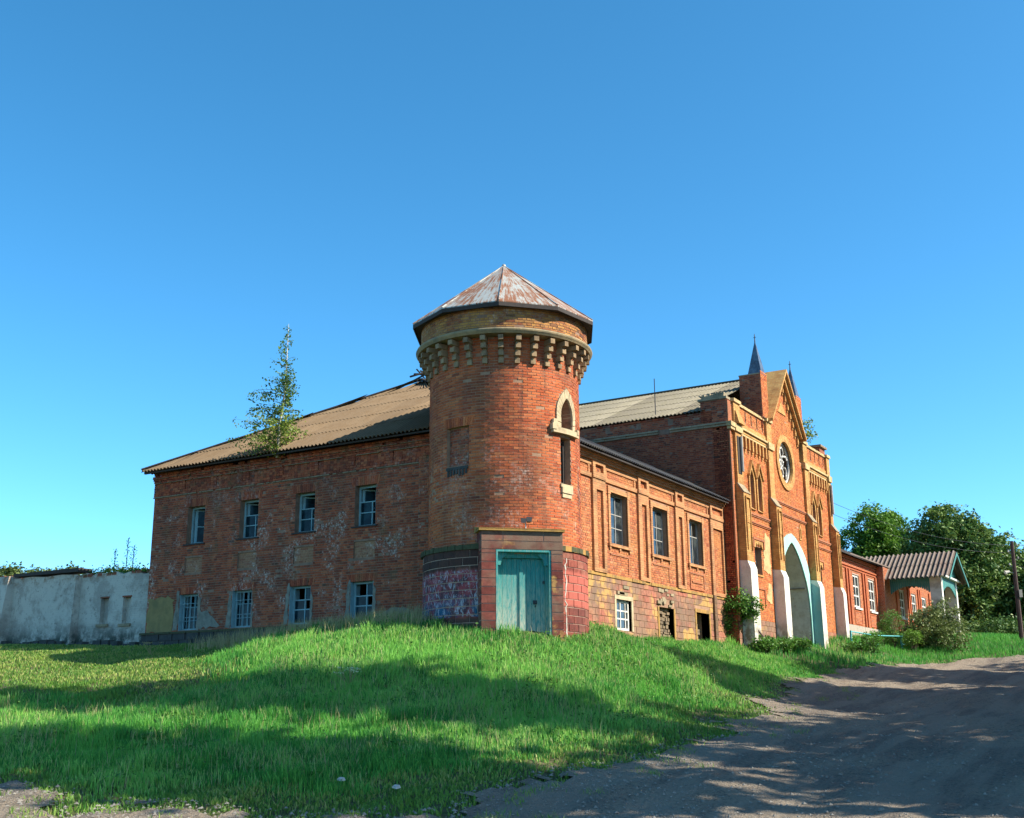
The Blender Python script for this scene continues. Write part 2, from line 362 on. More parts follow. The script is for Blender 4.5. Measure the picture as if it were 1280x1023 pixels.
def leaf_mat(name, stops, trans=0.25):
    t = NT(name)
    c = t.ramp(t.rnd(), stops)
    t.color(c).rough(0.55)
    t.b.inputs['Specular IOR Level'].default_value = 0.3
    tr = t.n('BsdfTranslucent'); mx = t.n('MixShader'); mx.inputs[0].default_value = trans
    t.t.links.new(t.mix(0.5, c, (0.9, 1.0, 0.25), 'MULTIPLY') if False else c, tr.inputs['Color'])
    out = t.t.nodes['Material Output']
    t.t.links.new(t.b.outputs[0], mx.inputs[1]); t.t.links.new(tr.outputs[0], mx.inputs[2]); t.t.links.new(mx.outputs[0], out.inputs[0])
    return t.m
M['grass'] = leaf_mat('grass_blades', [(0, (0.035, 0.19, 0.035)), (0.35, (0.11, 0.38, 0.055)), (0.8, (0.26, 0.55, 0.10)), (0.92, (0.36, 0.54, 0.13)), (1.0, (0.44, 0.42, 0.20))], 0.45)
M['lawn'] = leaf_mat('short_grass', [(0, (0.09, 0.21, 0.03)), (0.5, (0.17, 0.31, 0.045)), (0.85, (0.27, 0.37, 0.07)), (1.0, (0.38, 0.34, 0.13))], 0.3)
M['dry'] = leaf_mat('dry_stems', [(0, (0.30, 0.26, 0.11)), (1.0, (0.42, 0.36, 0.18))], 0.2)
M['weed'] = leaf_mat('weed_leaves', [(0, (0.04, 0.13, 0.02)), (0.6, (0.09, 0.22, 0.03)), (1.0, (0.17, 0.30, 0.06))], 0.3)
M['leaf_bright'] = leaf_mat('bright_leaves', [(0, (0.06, 0.15, 0.015)), (0.6, (0.12, 0.25, 0.025)), (1, (0.20, 0.34, 0.05))], 0.3)
M['leaf_dark'] = leaf_mat('dark_leaves', [(0, (0.04, 0.10, 0.022)), (0.6, (0.09, 0.175, 0.035)), (1, (0.19, 0.27, 0.06))], 0.2)
M['leaf_birch'] = leaf_mat('birch_leaves', [(0, (0.06, 0.13, 0.03)), (0.6, (0.15, 0.24, 0.04)), (1, (0.32, 0.36, 0.06))], 0.3)
M['leaf_olive'] = leaf_mat('olive_leaves', [(0, (0.07, 0.11, 0.03)), (0.6, (0.13, 0.18, 0.05)), (1, (0.24, 0.28, 0.10))], 0.25)
M['leaf_white'] = leaf_mat('white_flowers', [(0, (0.55, 0.62, 0.35)), (1, (0.7, 0.72, 0.5))], 0.2)
M['bark'] = simple('bark', (0.12, 0.09, 0.07), 0.95, 7, 0.5)
M['birch_bark'] = simple('birch_bark', (0.55, 0.52, 0.45), 0.9, 12, 0.6)

# ------------------------------------------------------------------ object helpers
class MB:
    def __init__(s): s.v = []; s.f = []; s.r = []
    def hexa(s, p, r=None, back=True):
        """p: 8 corners, 0-3 front ring, 4-7 back ring"""
        b = len(s.v); s.v += [tuple(q) for q in p]
        fs = [(0, 1, 2, 3), (0, 4, 5, 1), (1, 5, 6, 2), (2, 6, 7, 3), (3, 7, 4, 0)]
        if back: fs.append((7, 6, 5, 4))
        s.f += [tuple(b + i for i in q) for q in fs]
        s.r += [random.random() if r is None else r] * len(fs)
    def face(s, pts, r=0.5):
        b = len(s.v); s.v += [tuple(q) for q in pts]; s.f.append(tuple(range(b, b + len(pts)))); s.r.append(r)
    def tube(s, pts, rad, n=6, r=0.5, cap=True):
        pts = [Vector(p) for p in pts]
        if not hasattr(rad, '__len__'): rad = [rad] * len(pts)
        b = len(s.v)
        for i, p in enumerate(pts):
            d = (pts[min(i+1, len(pts)-1)] - pts[max(i-1, 0)]).normalized()
            a = d.cross(Vector((0, 0, 1)) if abs(d.z) < 0.9 else Vector((1, 0, 0))).normalized(); c = d.cross(a)
            for k in range(n):
                th = 2 * math.pi * k / n
                s.v.append(tuple(p + (a * math.cos(th) + c * math.sin(th)) * rad[i]))
        for i in range(len(pts) - 1):
            for k in range(n):
                s.f.append((b+i*n+k, b+i*n+(k+1) % n, b+(i+1)*n+(k+1) % n, b+(i+1)*n+k)); s.r.append(r)
        if cap:
            s.f.append(tuple(b+k for k in range(n))[::-1]); s.f.append(tuple(b+(len(pts)-1)*n+k for k in range(n))); s.r += [r, r]
    def build(s, name, mat, parent=None, loc=None, kind=None, smooth=False):
        L = Vector(loc) if loc is not None else (parent_root(parent).location.copy() if parent else Vector((0, 0, 0)))
        me = bpy.data.meshes.new(name)
        me.from_pydata([(x - L.x, y - L.y, z - L.z) for x, y, z in s.v], [], s.f)
        if s.r:
            at = me.attributes.new('rnd', 'FLOAT', 'FACE'); at.data.foreach_set('value', s.r)
        me.update()
        if smooth: me.polygons.foreach_set('use_smooth', [True] * len(s.f))
        me.materials.append(mat)
        o = bpy.data.objects.new(name, me)
        scene.collection.objects.link(o)
        if parent: o.parent = parent
        if loc is not None and parent is None: o.location = L
        if kind: o['kind'] = kind
        return o

def parent_root(o):
    while o.parent: o = o.parent
    return o

def thing(name, label, cat, loc, group=None):
    o = bpy.data.objects.new(name, None); scene.collection.objects.link(o)
    o.location = loc; o['label'] = label; o['category'] = cat; o.empty_display_size = 0.3
    if group: o['group'] = group
    return o

def tag(o, label, cat, group=None):
    o['label'] = label; o['category'] = cat
    if group: o['group'] = group
    return o

def instance(src_me, name, mat_world, parent):
    o = bpy.data.objects.new(name, src_me); scene.collection.objects.link(o)
    o.parent = parent
    L = parent_root(parent).location
    o.matrix_local = Matrix.Translation(-L) @ mat_world
    return o

class Fr:
    """a wall frame: u along the wall, d outwards, z up"""
    def __init__(s, O, U, N): s.O, s.U, s.N = Vector(O), Vector(U), Vector(N)
    def P(s, u, d, z): return s.O + s.U * u + s.N * d + Vector((0, 0, z))
class Cyl:
    """u = arc length (u / R = world angle)"""
    def __init__(s, c, rad): s.c, s.R = c, rad
    def P(s, u, d, z):
        a = u / s.R
        return Vector((s.c[0] + (s.R + d) * math.cos(a), s.c[1] + (s.R + d) * math.sin(a), z))

def fbox(mb, F, u0, u1, z0, z1, d0, d1, r=None):
    P = F.P
    mb.hexa([P(u0, d1, z0), P(u1, d1, z0), P(u1, d1, z1), P(u0, d1, z1), P(u0, d0, z0), P(u1, d0, z0), P(u1, d0, z1), P(u0, d0, z1)], r)

def fprism(mb, F, poly, d0, d1, r=None):
    """extrude a (u,z) polygon from depth d0 to d1"""
    tris = tessellate_polygon([[Vector((u, z, 0)) for u, z in poly]])
    n = len(poly); rr = random.random() if r is None else r
    b = len(mb.v)
    mb.v += [tuple(F.P(u, d1, z)) for u, z in poly] + [tuple(F.P(u, d0, z)) for u, z in poly]
    for t_ in tris:
        mb.f.append(tuple(b + i for i in t_)); mb.f.append(tuple(b + n + i for i in reversed(t_))); mb.r += [rr, rr]
    for i in range(n):
        j = (i + 1) % n
        mb.f.append((b+i, b+j, b+n+j, b+n+i)); mb.r.append(rr)

def fring(mb, F, inner, outer, d0, d1, closed=False, r=0.5):
    """band between two matching (u,z) polylines"""
    n = len(inner)
    rng_ = range(n) if closed else range(n - 1)
    for i in rng_:
        j = (i + 1) % n
        a, b_, c_, d_ = inner[i], inner[j], outer[j], outer[i]
        mb.hexa([F.P(a[0], d1, a[1]), F.P(b_[0], d1, b_[1]), F.P(c_[0], d1, c_[1]), F.P(d_[0], d1, d_[1]),
                 F.P(a[0], d0, a[1]), F.P(b_[0], d0, b_[1]), F.P(c_[0], d0, c_[1]), F.P(d_[0], d0, d_[1])], r)

def wall(F, outline, holes, thick, reveal=None):
    """planar wall with real openings"""
    mb = MB()
    polys = [[Vector((u, z, 0)) for u, z in outline]] + [[Vector((u, z, 0)) for u, z in h] for h in holes]
    tris = tessellate_polygon(polys)
    flat = [p for q in polys for p in q]; n = len(flat)
    mb.v = [tuple(F.P(p.x, 0, p.y)) for p in flat] + [tuple(F.P(p.x, -thick, p.y)) for p in flat]
    for t_ in tris:
        mb.f.append(tuple(t_)); mb.f.append(tuple(n + i for i in reversed(t_))); mb.r += [.5, .5]
    k = 0
    for q in polys:
        for i in range(len(q)):
            a, b_ = k + i, k + (i + 1) % len(q)
            mb.f.append((a, b_, n + b_, n + a)); mb.r.append(.5)
        k += len(q)
    return mb

def cross_u(poly, z):
    """u-interval of a polygon at height z"""
    us = []
    n = len(poly)
    for i in range(n):
        (u0, z0), (u1, z1) = poly[i], poly[(i + 1) % n]
        if (z0 - z) * (z1 - z) < 0: us.append(u0 + (u1 - u0) * (z - z0) / (z1 - z0))
        elif z0 == z: us.append(u0)
    return (min(us), max(us)) if len(us) >= 2 else None

def courses(mb, F, u0, u1, z0, z1, holes=(), limit=None, pitch=0.077, length=0.262, j=0.015, dep=(0.006, 0.014), miss=0.004, worn=None, keep=None):
    """lay stretcher courses clipped at the openings; worn(u, z) -> 0..1"""
    k0 = int(math.floor(z0 / pitch)); z = k0 * pitch
    k = k0
    while z < z1 - 0.02:
        a, b_ = max(z, z0) + j / 2, min(z + pitch, z1) - j / 2
        if b_ - a > 0.02:
            zm = (a + b_) / 2
            lo, hi = u0, u1
            if limit:
                lm = limit(zm)
                if lm is None: z += pitch; k += 1; continue
                lo, hi = max(lo, lm[0]), min(hi, lm[1])
            blk = []
            for h in holes:
                c1 = [x for x in (cross_u(h, a + 1e-4), cross_u(h, zm), cross_u(h, b_ - 1e-4)) if x]
                if c1: blk.append((min(x[0] for x in c1), max(x[1] for x in c1)))
            segs = [(lo, hi)]
            for (p, q) in blk:
                ns = []
                for (s0, s1) in segs:
                    if q <= s0 or p >= s1: ns.append((s0, s1)); continue
                    if p > s0: ns.append((s0, p))
                    if q < s1: ns.append((q, s1))
                segs = ns
            L_ = length if (k % 2 == 0 or keep is not None) else length / 2
            off = (length / 2 if (k % 2 and keep is not None) else (length * .25 if k % 2 else 0)) + (k * 7 % 5) * 0.004
            first = math.floor((lo - off) / L_)
            i = first
            while i * L_ + off < hi:
                s, e = i * L_ + off + j / 2, (i + 1) * L_ + off - j / 2
                for (s0, s1) in segs:
                    ss_, ee = max(s, s0 + 0.002), min(e, s1 - 0.002)
                    if ee - ss_ < 0.03: continue
                    wv = worn(ss_, zm) if worn else 0
                    if random.random() < miss + wv * 0.05: continue
                    d = random.uniform(*dep) - wv * random.random() * 0.008
                    if keep is not None and ee - ss_ > length - j - 0.004 and b_ - a > pitch - j - 0.003:
                        keep.append((ss_, ee, a, b_, d)); continue
                    t1, t2 = random.uniform(-.002, .002), random.uniform(-.0015, .0015)
                    P = F.P
                    mb.hexa([P(ss_ + .002, d + t1, a + t2 + .002), P(ee - .002, d - t1, a - t2 + .002), P(ee - .002, d - t1, b_ - t2 - .002), P(ss_ + .002, d + t1, b_ + t2 - .002),
                             P(ss_, -.01, a), P(ee, -.01, a), P(ee, -.01, b_), P(ss_, -.01, b_)], None, back=False)
                i += 1
        z += pitch; k += 1

def vnoise(x, y, seed=0):
    """smooth value noise, numpy"""
    x = np.asarray(x, float); y = np.asarray(y, float)
    xi = np.floor(x).astype(int); yi = np.floor(y).astype(int); fx = x - xi; fy = y - yi
    def h(a, b_): 
        q = np.sin(a * 127.1 + b_ * 311.7 + seed * 74.7) * 43758.5453
        return q - np.floor(q)
    sx = fx * fx * (3 - 2 * fx); sy = fy * fy * (3 - 2 * fy)
    return (h(xi, yi) * (1 - sx) + h(xi + 1, yi) * sx) * (1 - sy) + (h(xi, yi + 1) * (1 - sx) + h(xi + 1, yi + 1) * sx) * sy
def fbm(x, y, seed=0, oct=4):
    s = 0; a = 0.5
    for i in range(oct): s = s + a * vnoise(x * 2**i, y * 2**i, seed + i); a *= 0.5
    return s

def rect(u0, u1, z0, z1): return [(u0, z0), (u1, z0), (u1, z1), (u0, z1)]

# ------------------------------------------------------------------ terrain
CP = [(25.2,15.5,3.27), (26.6,14.3,3.28), (28.6,14.0,3.25), (30.3,15.2,3.45), (9.99,13.75,0.13), (12.05,11.27,0.06), (14.12,8.54,0.01), (15.57,5.45,0.03), (16.82,2.47,0.05), (11.99,16.63,0.59), (14.22,13.34,0.56), (16.26,9.83,0.54), (18.63,7.29,0.49), (21.28,3.04,0.45), (14.28,19.91,1.07), (16.54,15.98,1.19), (19.27,12.00,1.16), (24.23,9.43,1.08), (27.17,6.78,1.05), (27.73,3.86,1.04), (17.41,24.43,1.87), (19.48,20.11,1.92), (20.12,15.98,1.79), (21.47,13.38,1.78), (25.38,11.83,1.73), (31.14,10.92,1.75), (36.89,9.12,1.83), (37.65,5.14,1.79), (19.69,27.72,2.53), (22.06,25.87,2.61), (23.31,22.65,2.93), (23.47,19.47,3.25), (21.91,17.43,2.55), (23.34,14.54,2.43), (26.85,13.38,2.40), (34.04,13.16,2.49), (25.05,18.61,3.59), (25.08,16.10,3.25), (25.11,21.41,3.53), (42.80,13.88,2.69), (51.05,14.23,3.22), (58.53,13.20,3.62), (59.47,7.95,3.56), (47.22,8.62,2.63), (11.86,1.80,-0.05), (10.26,6.22,-0.51), (7.09,9.68,0.00), (27.00,26.30,3.45), (27.00,30.50,3.45), (27.00,34.50,3.60), (27.00,39.00,3.70), (27.00,22.00,3.72), (25.30,19.50,3.60), (31.30,16.30,3.55), (36.50,16.30,3.60), (41.90,16.30,3.72), (45.00,15.30,3.78), (50.00,15.30,4.00), (57.10,15.30,4.50), (62.00,16.00,4.90), (67.00,15.00,5.10), (73.00,13.00,5.20), (68.00,11.00,4.90), (0.00,0.00,0.00), (-15.00,0.00,0.00), (0.00,-20.00,0.00), (15.00,-10.00,0.00), (40.00,-10.00,1.00), (70.00,-10.00,3.50), (90.00,10.00,6.00), (100.00,-10.00,6.00), (100.00,40.00,7.00), (60.00,40.00,5.00), (40.00,30.00,4.00), (28.00,60.00,3.60), (0.00,40.00,1.50), (-20.00,30.00,0.50), (150.00,0.00,7.50), (150.00,60.00,8.00), (60.00,90.00,5.00), (-60.00,0.00,0.00), (-60.00,-60.00,0.00), (60.00,-60.00,1.00), (150.00,-80.00,5.00), (-60.00,100.00,1.00)]
_cp = np.array(CP); _k = _cp[:, :2]; _n = len(_k)
def _phi(r): return np.where(r > 0, r * r * np.log(np.maximum(r, 1e-9)), 0)
_A = _phi(np.linalg.norm(_k[:, None] - _k[None], axis=2)) + np.eye(_n) * 2.0
_Q = np.c_[np.ones(_n), _k]
_w = np.linalg.solve(np.block([[_A, _Q], [_Q.T, np.zeros((3, 3))]]), np.r_[_cp[:, 2], 0, 0, 0])
def H(x, y):
    x = np.clip(np.asarray(x, float), -60, 150); y = np.clip(np.asarray(y, float), -80, 95)
    r = np.hypot(x[..., None] - _k[:, 0], y[..., None] - _k[:, 1])
    return _phi(r) @ _w[:_n] + _w[_n] + _w[_n+1] * x + _w[_n+2] * y
def h1(x, y): return float(H(np.array([x]), np.array([y]))[0])
def relief(x, y): return (fbm(x * 0.9, y * 0.9, 3, 4) - 0.5) * 0.16 + (fbm(x * 4, y * 4, 9, 3) - 0.45) * 0.05 + (fbm(x * .25 + y * .06, y * 1.5 - x * .1, 15, 3) - .45) * .14

def axis(c0, c1, step, far):
    a = list(np.arange(c0, c1, step)); s = step; x = c1
    while x < far: a.append(x); s *= 1.25; x += s
    x = c0 - step; s = step
    while x > -far: a.insert(0, x); s *= 1.25; x -= s
    return np.array(a)
def sheet(name, xs, ys, zoff, mat, mask=None, rel=1.0):
    X, Y = np.meshgrid(xs, ys)
    Z = H(X.ravel(), Y.ravel()).reshape(X.shape) + relief(X, Y) * rel + zoff
    nx, ny = len(xs), len(ys)
    co = np.c_[X.ravel(), Y.ravel(), Z.ravel()]
    i = np.arange(nx * ny).reshape(ny, nx)
    q = np.stack([i[:-1, :-1], i[:-1, 1:], i[1:, 1:], i[1:, :-1]], -1).reshape(-1, 4)
    if mask is not None:
        cx = (X[:-1, :-1] + X[1:, 1:]).ravel() / 2; cy = (Y[:-1, :-1] + Y[1:, 1:]).ravel() / 2
        q = q[mask(cx, cy)]
        used = np.unique(q); remap = -np.ones(nx * ny, int); remap[used] = np.arange(len(used)); co = co[used]; q = remap[q]
    me = bpy.data.meshes.new(name)
    me.vertices.add(len(co)); me.vertices.foreach_set('co', co.ravel())
    me.loops.add(q.size); me.loops.foreach_set('vertex_index', q.ravel())
    me.polygons.add(len(q)); me.polygons.foreach_set('loop_start', np.arange(0, q.size, 4)); me.polygons.foreach_set('loop_total', np.full(len(q), 4))
    me.polygons.foreach_set('use_smooth', np.ones(len(q), bool))
    me.update(calc_edges=True); me.validate()
    me.materials.append(mat)
    o = bpy.data.objects.new(name, me); scene.collection.objects.link(o); o['kind'] = 'structure'
    return o
sheet('ground', axis(5, 72, 0.3, 1500), axis(-14, 45, 0.3, 1500), 0, M['earth'])

ROAD = [(8, 30), (11.16, 15.44), (11.35, 13.91), (12.07, 12.32), (12.99, 10.96), (14.01, 10.07), (15.23, 9.49), (16.72, 9.23), (18.69, 9.35), (21.88, 9.36), (27.66, 10.12), (33.54, 11.15), (37.52, 12.18), (43.91, 12.86), (47.24, 12.5), (56.43, 12.3), (59.53, 10.81), (60.2, 7.94), (60.5, 2), (58, -10), (5, -16), (-8, -10), (-6, 20)]
_rp = np.array(ROAD)
def in_poly(x, y, P):
    c = np.zeros(x.shape, bool); j = len(P) - 1
    for i in range(len(P)):
        xi, yi = P[i]; xj, yj = P[j]
        c ^= ((yi > y) != (yj > y)) & (x < (xj - xi) * (y - yi) / (yj - yi + 1e-12) + xi); j = i
    return c
def edge_dist(x, y, P):
    d = np.full(x.shape, 1e9)
    for i in range(len(P)):
        a = P[i]; b_ = P[(i + 1) % len(P)]; ab = b_ - a
        t_ = np.clip(((x - a[0]) * ab[0] + (y - a[1]) * ab[1]) / (ab @ ab), 0, 1)
        d = np.minimum(d, np.hypot(x - a[0] - t_ * ab[0], y - a[1] - t_ * ab[1]))
    return d
def road_sd(x, y):
    """signed distance, positive on the road, with a ragged edge"""
    d = edge_dist(x, y, _rp); s = np.where(in_poly(x, y, _rp), d, -d)
    return s + (fbm(x * 0.45, y * 0.45, 21, 5) - 0.47) * 2.2 - .62 + (fbm(x * 3.1, y * 3.1, 22, 3) - .45) * .9
road = sheet('dirt_road', np.arange(5, 62, 0.14), np.arange(-9, 18, 0.14), 0.04, M['dirt'], mask=lambda x, y: road_sd(x, y) > -0.1)

# ------------------------------------------------------------------ windows
def window(parent, F, u0, u1, z0, z1, dep, fmat, gmat, cols=2, rows=(0.5,), fw_=0.06, bar=0.03, glass=True, open_leaf=None, missing=(), top_open=0.0, label=None, sill=None, cross=None, wname='window'):
    """frame at depth -dep; panes are sub-parts"""
    mb = MB()
    for (a, b_, c, d) in ((u0, u0 + fw_, z0, z1), (u1 - fw_, u1, z0, z1), (u0 + fw_, u1 - fw_, z1 - fw_, z1), (u0 + fw_, u1 - fw_, z0, z0 + fw_)):
        fbox(mb, F, a, b_, c, d, -dep - 0.06, -dep)
    iu0, iu1, iz0, iz1 = u0 + fw_, u1 - fw_, z0 + fw_, z1 - fw_
    zs = [iz0] + [iz0 + (iz1 - iz0) * r for r in rows] + [iz1]
    us = [iu0 + (iu1 - iu0) * i / cols for i in range(cols + 1)]
    if cross: us = [iu0] + [iu0 + (iu1 - iu0) * c for c in cross] + [iu1]; cols = len(us) - 1
    ztop = iz1 - (iz1 - iz0) * top_open
    for zz in zs[1:-1]:
        if zz <= ztop + 0.01: fbox(mb, F, iu0, iu1, zz - bar / 2, zz + bar / 2, -dep - 0.045, -dep - 0.008)
    for uu in us[1:-1]:
        fbox(mb, F, uu - bar / 2, uu + bar / 2, iz0, ztop, -dep - 0.05, -dep - 0.003)
    w = mb.build(wname, fmat, parent)
    if label: w['label'] = label
    k = 0
    for i in range(cols):
        for j_ in range(len(zs) - 1):
            k += 1
            if k in missing or zs[j_ + 1] > ztop + 0.02 or not glass: continue
            g = MB(); fbox(g, F, us[i] + bar * .4, us[i+1] - bar * .4, zs[j_] + bar * .4, zs[j_+1] - bar * .4, -dep - 0.032, -dep - 0.024)
            g.build('pane', gmat, w)
    if open_leaf:   # casement swung inwards beside one jamb
        side, width = open_leaf
        s = MB(); uu = u0 + fw_ if side < 0 else u1 - fw_
        ux = uu + side * -1 * width
        P = F.P
        def leaf(a0, a1, b0, b1, th):
            return
        # stiles and rails of the leaf, seen at a slant
        def q(f, zz, o): return P(uu + (ux - uu) * f, -dep - 0.08 - 0.36 * f + o, zz)
        for (f0, f1, c, d) in ((0, .16, iz0, iz1), (.84, 1, iz0, iz1), (.16, .84, iz1 - .05, iz1), (.16, .84, iz0, iz0 + .05), (.16, .84, (iz0+iz1)/2 - .02, (iz0+iz1)/2 + .02)):
            s.hexa([q(f0, c, 0), q(f1, c, 0), q(f1, d, 0), q(f0, d, 0), q(f0, c, -.035), q(f1, c, -.035), q(f1, d, -.035), q(f0, d, -.035)])
        s.build('casement', fmat, w)
        g = MB(); g.hexa([q(.16, iz0 + .05, -.012), q(.84, iz0 + .05, -.012), q(.84, iz1 - .05, -.012), q(.16, iz1 - .05, -.012), q(.16, iz0 + .05, -.018), q(.84, iz0 + .05, -.018), q(.84, iz1 - .05, -.018), q(.16, iz1 - .05, -.018)])
        g.build('pane', M['glass_blue'], w)
    if sill:
        smat, sh, so, sd_ = sill
        s = MB(); fbox(s, F, u0 - so, u1 + so, z0 - sh, z0, -dep - 0.02, sd_); s.build('sill', smat, w)
    return w

def lintel(mb, F, u0, u1, z, hgt=0.27, d=0.012):
    """flat arch of bricks on end"""
    n = max(3, round((u1 - u0 + 0.24) / 0.077)); a = u0 - 0.12; w_ = (u1 - u0 + 0.24) / n; c = (u0 + u1) / 2
    for i in range(n):
        x0, x1 = a + i * w_ + .005, a + (i + 1) * w_ - .005; P = F.P
        sp = 0.10
        t0, t1 = x0 + (x0 - c) * sp, x1 + (x1 - c) * sp
        dd = d + random.uniform(0, .008)
        mb.hexa([P(x0, dd, z), P(x1, dd, z), P(t1, dd, z + hgt), P(t0, dd, z + hgt), P(x0, -.01, z), P(x1, -.01, z), P(t1, -.01, z + hgt), P(t0, -.01, z + hgt)], None, back=False)

def corr_sheet(P, s0, s1, t0, t1, smin, smax, pitch=0.15, amp=0.026, lift=0.0):
    """one corrugated sheet; P(s,t,h); clipped to smin(t)..smax(t)"""
    mb = MB(); n = max(2, int(round((s1 - s0) / (pitch / 8))))
    a0, b0, a1, b1 = max(s0, smin(t0)), min(s1, smax(t0)), max(s0, smin(t1)), min(s1, smax(t1))
    if b0 - a0 < 0.05: return None
    if b1 - a1 < 0.02: 
        m_ = (a1 + b1) / 2; a1, b1 = m_, m_ + 0.02
    base = 0
    for lay in (0.0, -0.009):
        for i in range(n + 1):
            f = i / n
            x = a0 + (b0 - a0) * f; y = a1 + (b1 - a1) * f
            mb.v.append(tuple(P(x, t0, amp * math.cos(2 * math.pi * x / pitch) + lay + lift)))
            mb.v.append(tuple(P(y, t1, amp * math.cos(2 * math.pi * y / pitch) + lay)))
    m = 2 * (n + 1)
    for i in range(n):
        a = 2 * i
        mb.f += [(a, a+2, a+3, a+1), (m+a, m+a+1, m+a+3, m+a+2), (a, m+a, m+a+2, a+2)]
        mb.r += [1.0 if math.cos(2 * math.pi * (a0 + (b0 - a0) * (i + .5) / n) / pitch) < .35 else 0.0] * 3  # marks the valley faces that take the painted groove darkness
    return mb

def roof_sheets(parent, P, s0, s1, tmax, smin, smax, mat, w=1.05, row=1.55, name='roof_sheet', jag=0.03, stuff=False, pitch=.15, amp=.026):
    t0 = 0.0; r = 0; allm = MB()
    while t0 < tmax - 0.1:
        t1 = min(t0 + row, tmax)
        s = s0
        while s < s1 - 0.05:
            e = min(s + w, s1)
            mb = corr_sheet(P, s, e, t0 - (0.12 if r else random.uniform(0, jag)), t1, smin, smax, lift=0.022 if r else 0.0, pitch=pitch, amp=amp)
            if mb:
                if stuff:
                    b = len(allm.v); allm.v += mb.v; allm.f += [tuple(b + i for i in f) for f in mb.f]; allm.r += mb.r
                else: mb.build(name, mat, parent)
            s = e
        t0 = t1; r += 1
    if stuff:
        allm.build(name, mat, parent, kind='stuff')

# ================================================================== BRICK BUILDING (two-storey wing and lower lit wing under one hipped roof)
BX, BY, BYE, GX = 27.0, 16.3, 30.57, 43.13
bld = thing('brick_building', 'two-storey weathered brick building with hipped roof between white wall and round tower', 'building', (27.0, 23.4, 3.4))
L = Fr((BX, 0, 0), (0, 1, 0), (-1, 0, 0))
Rf = Fr((0, BY, 0), (1, 0, 0), (0, -1, 0))
upc = [21.43, 23.80, 26.15, 28.52]; loc_ = [21.48, 23.86, 26.27, 28.61]
ups = [rect(c - .395, c + .395, 6.72, 7.96) for c in upc]
los = [rect(c - .42, c + .42, 3.91, 5.07) for c in loc_]
pans = [rect(c - .40, c + .40, 5.76, 6.26) for c in upc]
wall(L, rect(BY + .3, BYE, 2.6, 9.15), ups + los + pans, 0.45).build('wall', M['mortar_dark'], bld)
mb = MB()
for h in pans: fbox(mb, L, h[0][0], h[1][0], h[0][1], h[2][1], -0.06, -0.05)
mb.build('panel_back', M['mortar'], bld)
mb = MB()
wear = lambda u, z: max(0, min(1, (vnoise(u * .8, z * .9, 5) - .45) * 2.2))
courses(mb, L, BY + 1.6, BYE - .01, 3.86, 8.45, ups + los + pans, worn=wear, miss=.006)
for h in ups: lintel(mb, L, h[0][0], h[1][0], h[2][1] + .002)
for h in los: lintel(mb, L, h[0][0], h[1][0], h[2][1] + .002, .22)
Lp = Fr((BX, 0, 0), (0, 1, 0), (-1, 0, 0)); Lp.O = Vector((BX + .05, 0, 0))
mp = MB()
for h in pans: courses(mp, Lp, h[0][0], h[1][0], h[0][1], h[2][1], length=.26, dep=(.004, .012))
mp.build('panel_brickwork', M['brick_panel'], bld, kind='stuff')
# reveals in brick-thick returns at the openings
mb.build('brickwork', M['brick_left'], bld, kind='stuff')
# cornice: corbelled courses with a frieze of sunk panels
mb = MB()
def band(F, u0, u1, z0, z1, d, jit=.006, ln=.13, skip=0.0):
    u = u0
    while u < u1 - .02:
        e = min(u + ln, u1)
        if random.random() >= skip:
            dd = d + random.uniform(-jit, jit)
            fbox(mb, F, u + .004, e - .004, z0 + .004, z1 - .004, -0.02, dd)
        u = e
for z, d in ((8.45, .035), (8.527, .03)): band(L, 17.5, BYE + .02, z, z + .077, d)
z = 8.604
while z < 8.90:
    u = 17.5
    while u < BYE:
        for (a, b_) in ((u, u + .34),): band(L, a, min(b_, BYE), z, z + .077, .045)
        band(L, u + .34, min(u + 1.45, BYE), z, z + .077, .010)
        u += 1.45
    z += .077
for z, d, sk in ((8.912, .045, .02), (8.989, .075, .03), (9.066, .11, .05), (9.143, .15, .08)): band(L, 17.5, BYE + .04, z, z + .077, d, skip=sk)
mb.build('cornice', M['brick_left'], bld, kind='stuff')
mb = MB(); band(L, 17.5, BYE + .03, 8.40, 8.445, .05, skip=.1); band(L, 17.5, BYE + .03, 8.885, 8.912, .085, skip=.1); band(L, 17.5, BYE + .03, 9.05, 9.07, .13, skip=.15)
mb.build('cornice_fillet', M['lichen_dull'], bld, kind='stuff')
# corner pier by the tower
mb = MB()
fr_p = Fr((BX - .07, 0, 0), (0, 1, 0), (-1, 0, 0))
fbox(mb, L, 18.7, 19.42, 3.3, 8.45, 0.0, .068)
mb.build('pier_core', M['mortar_dark'], bld)
mb = MB(); courses(mb, fr_p, 18.70, 19.42, 3.6, 8.45, worn=wear); mb.build('pier', M['brick_left'], bld, kind='stuff')
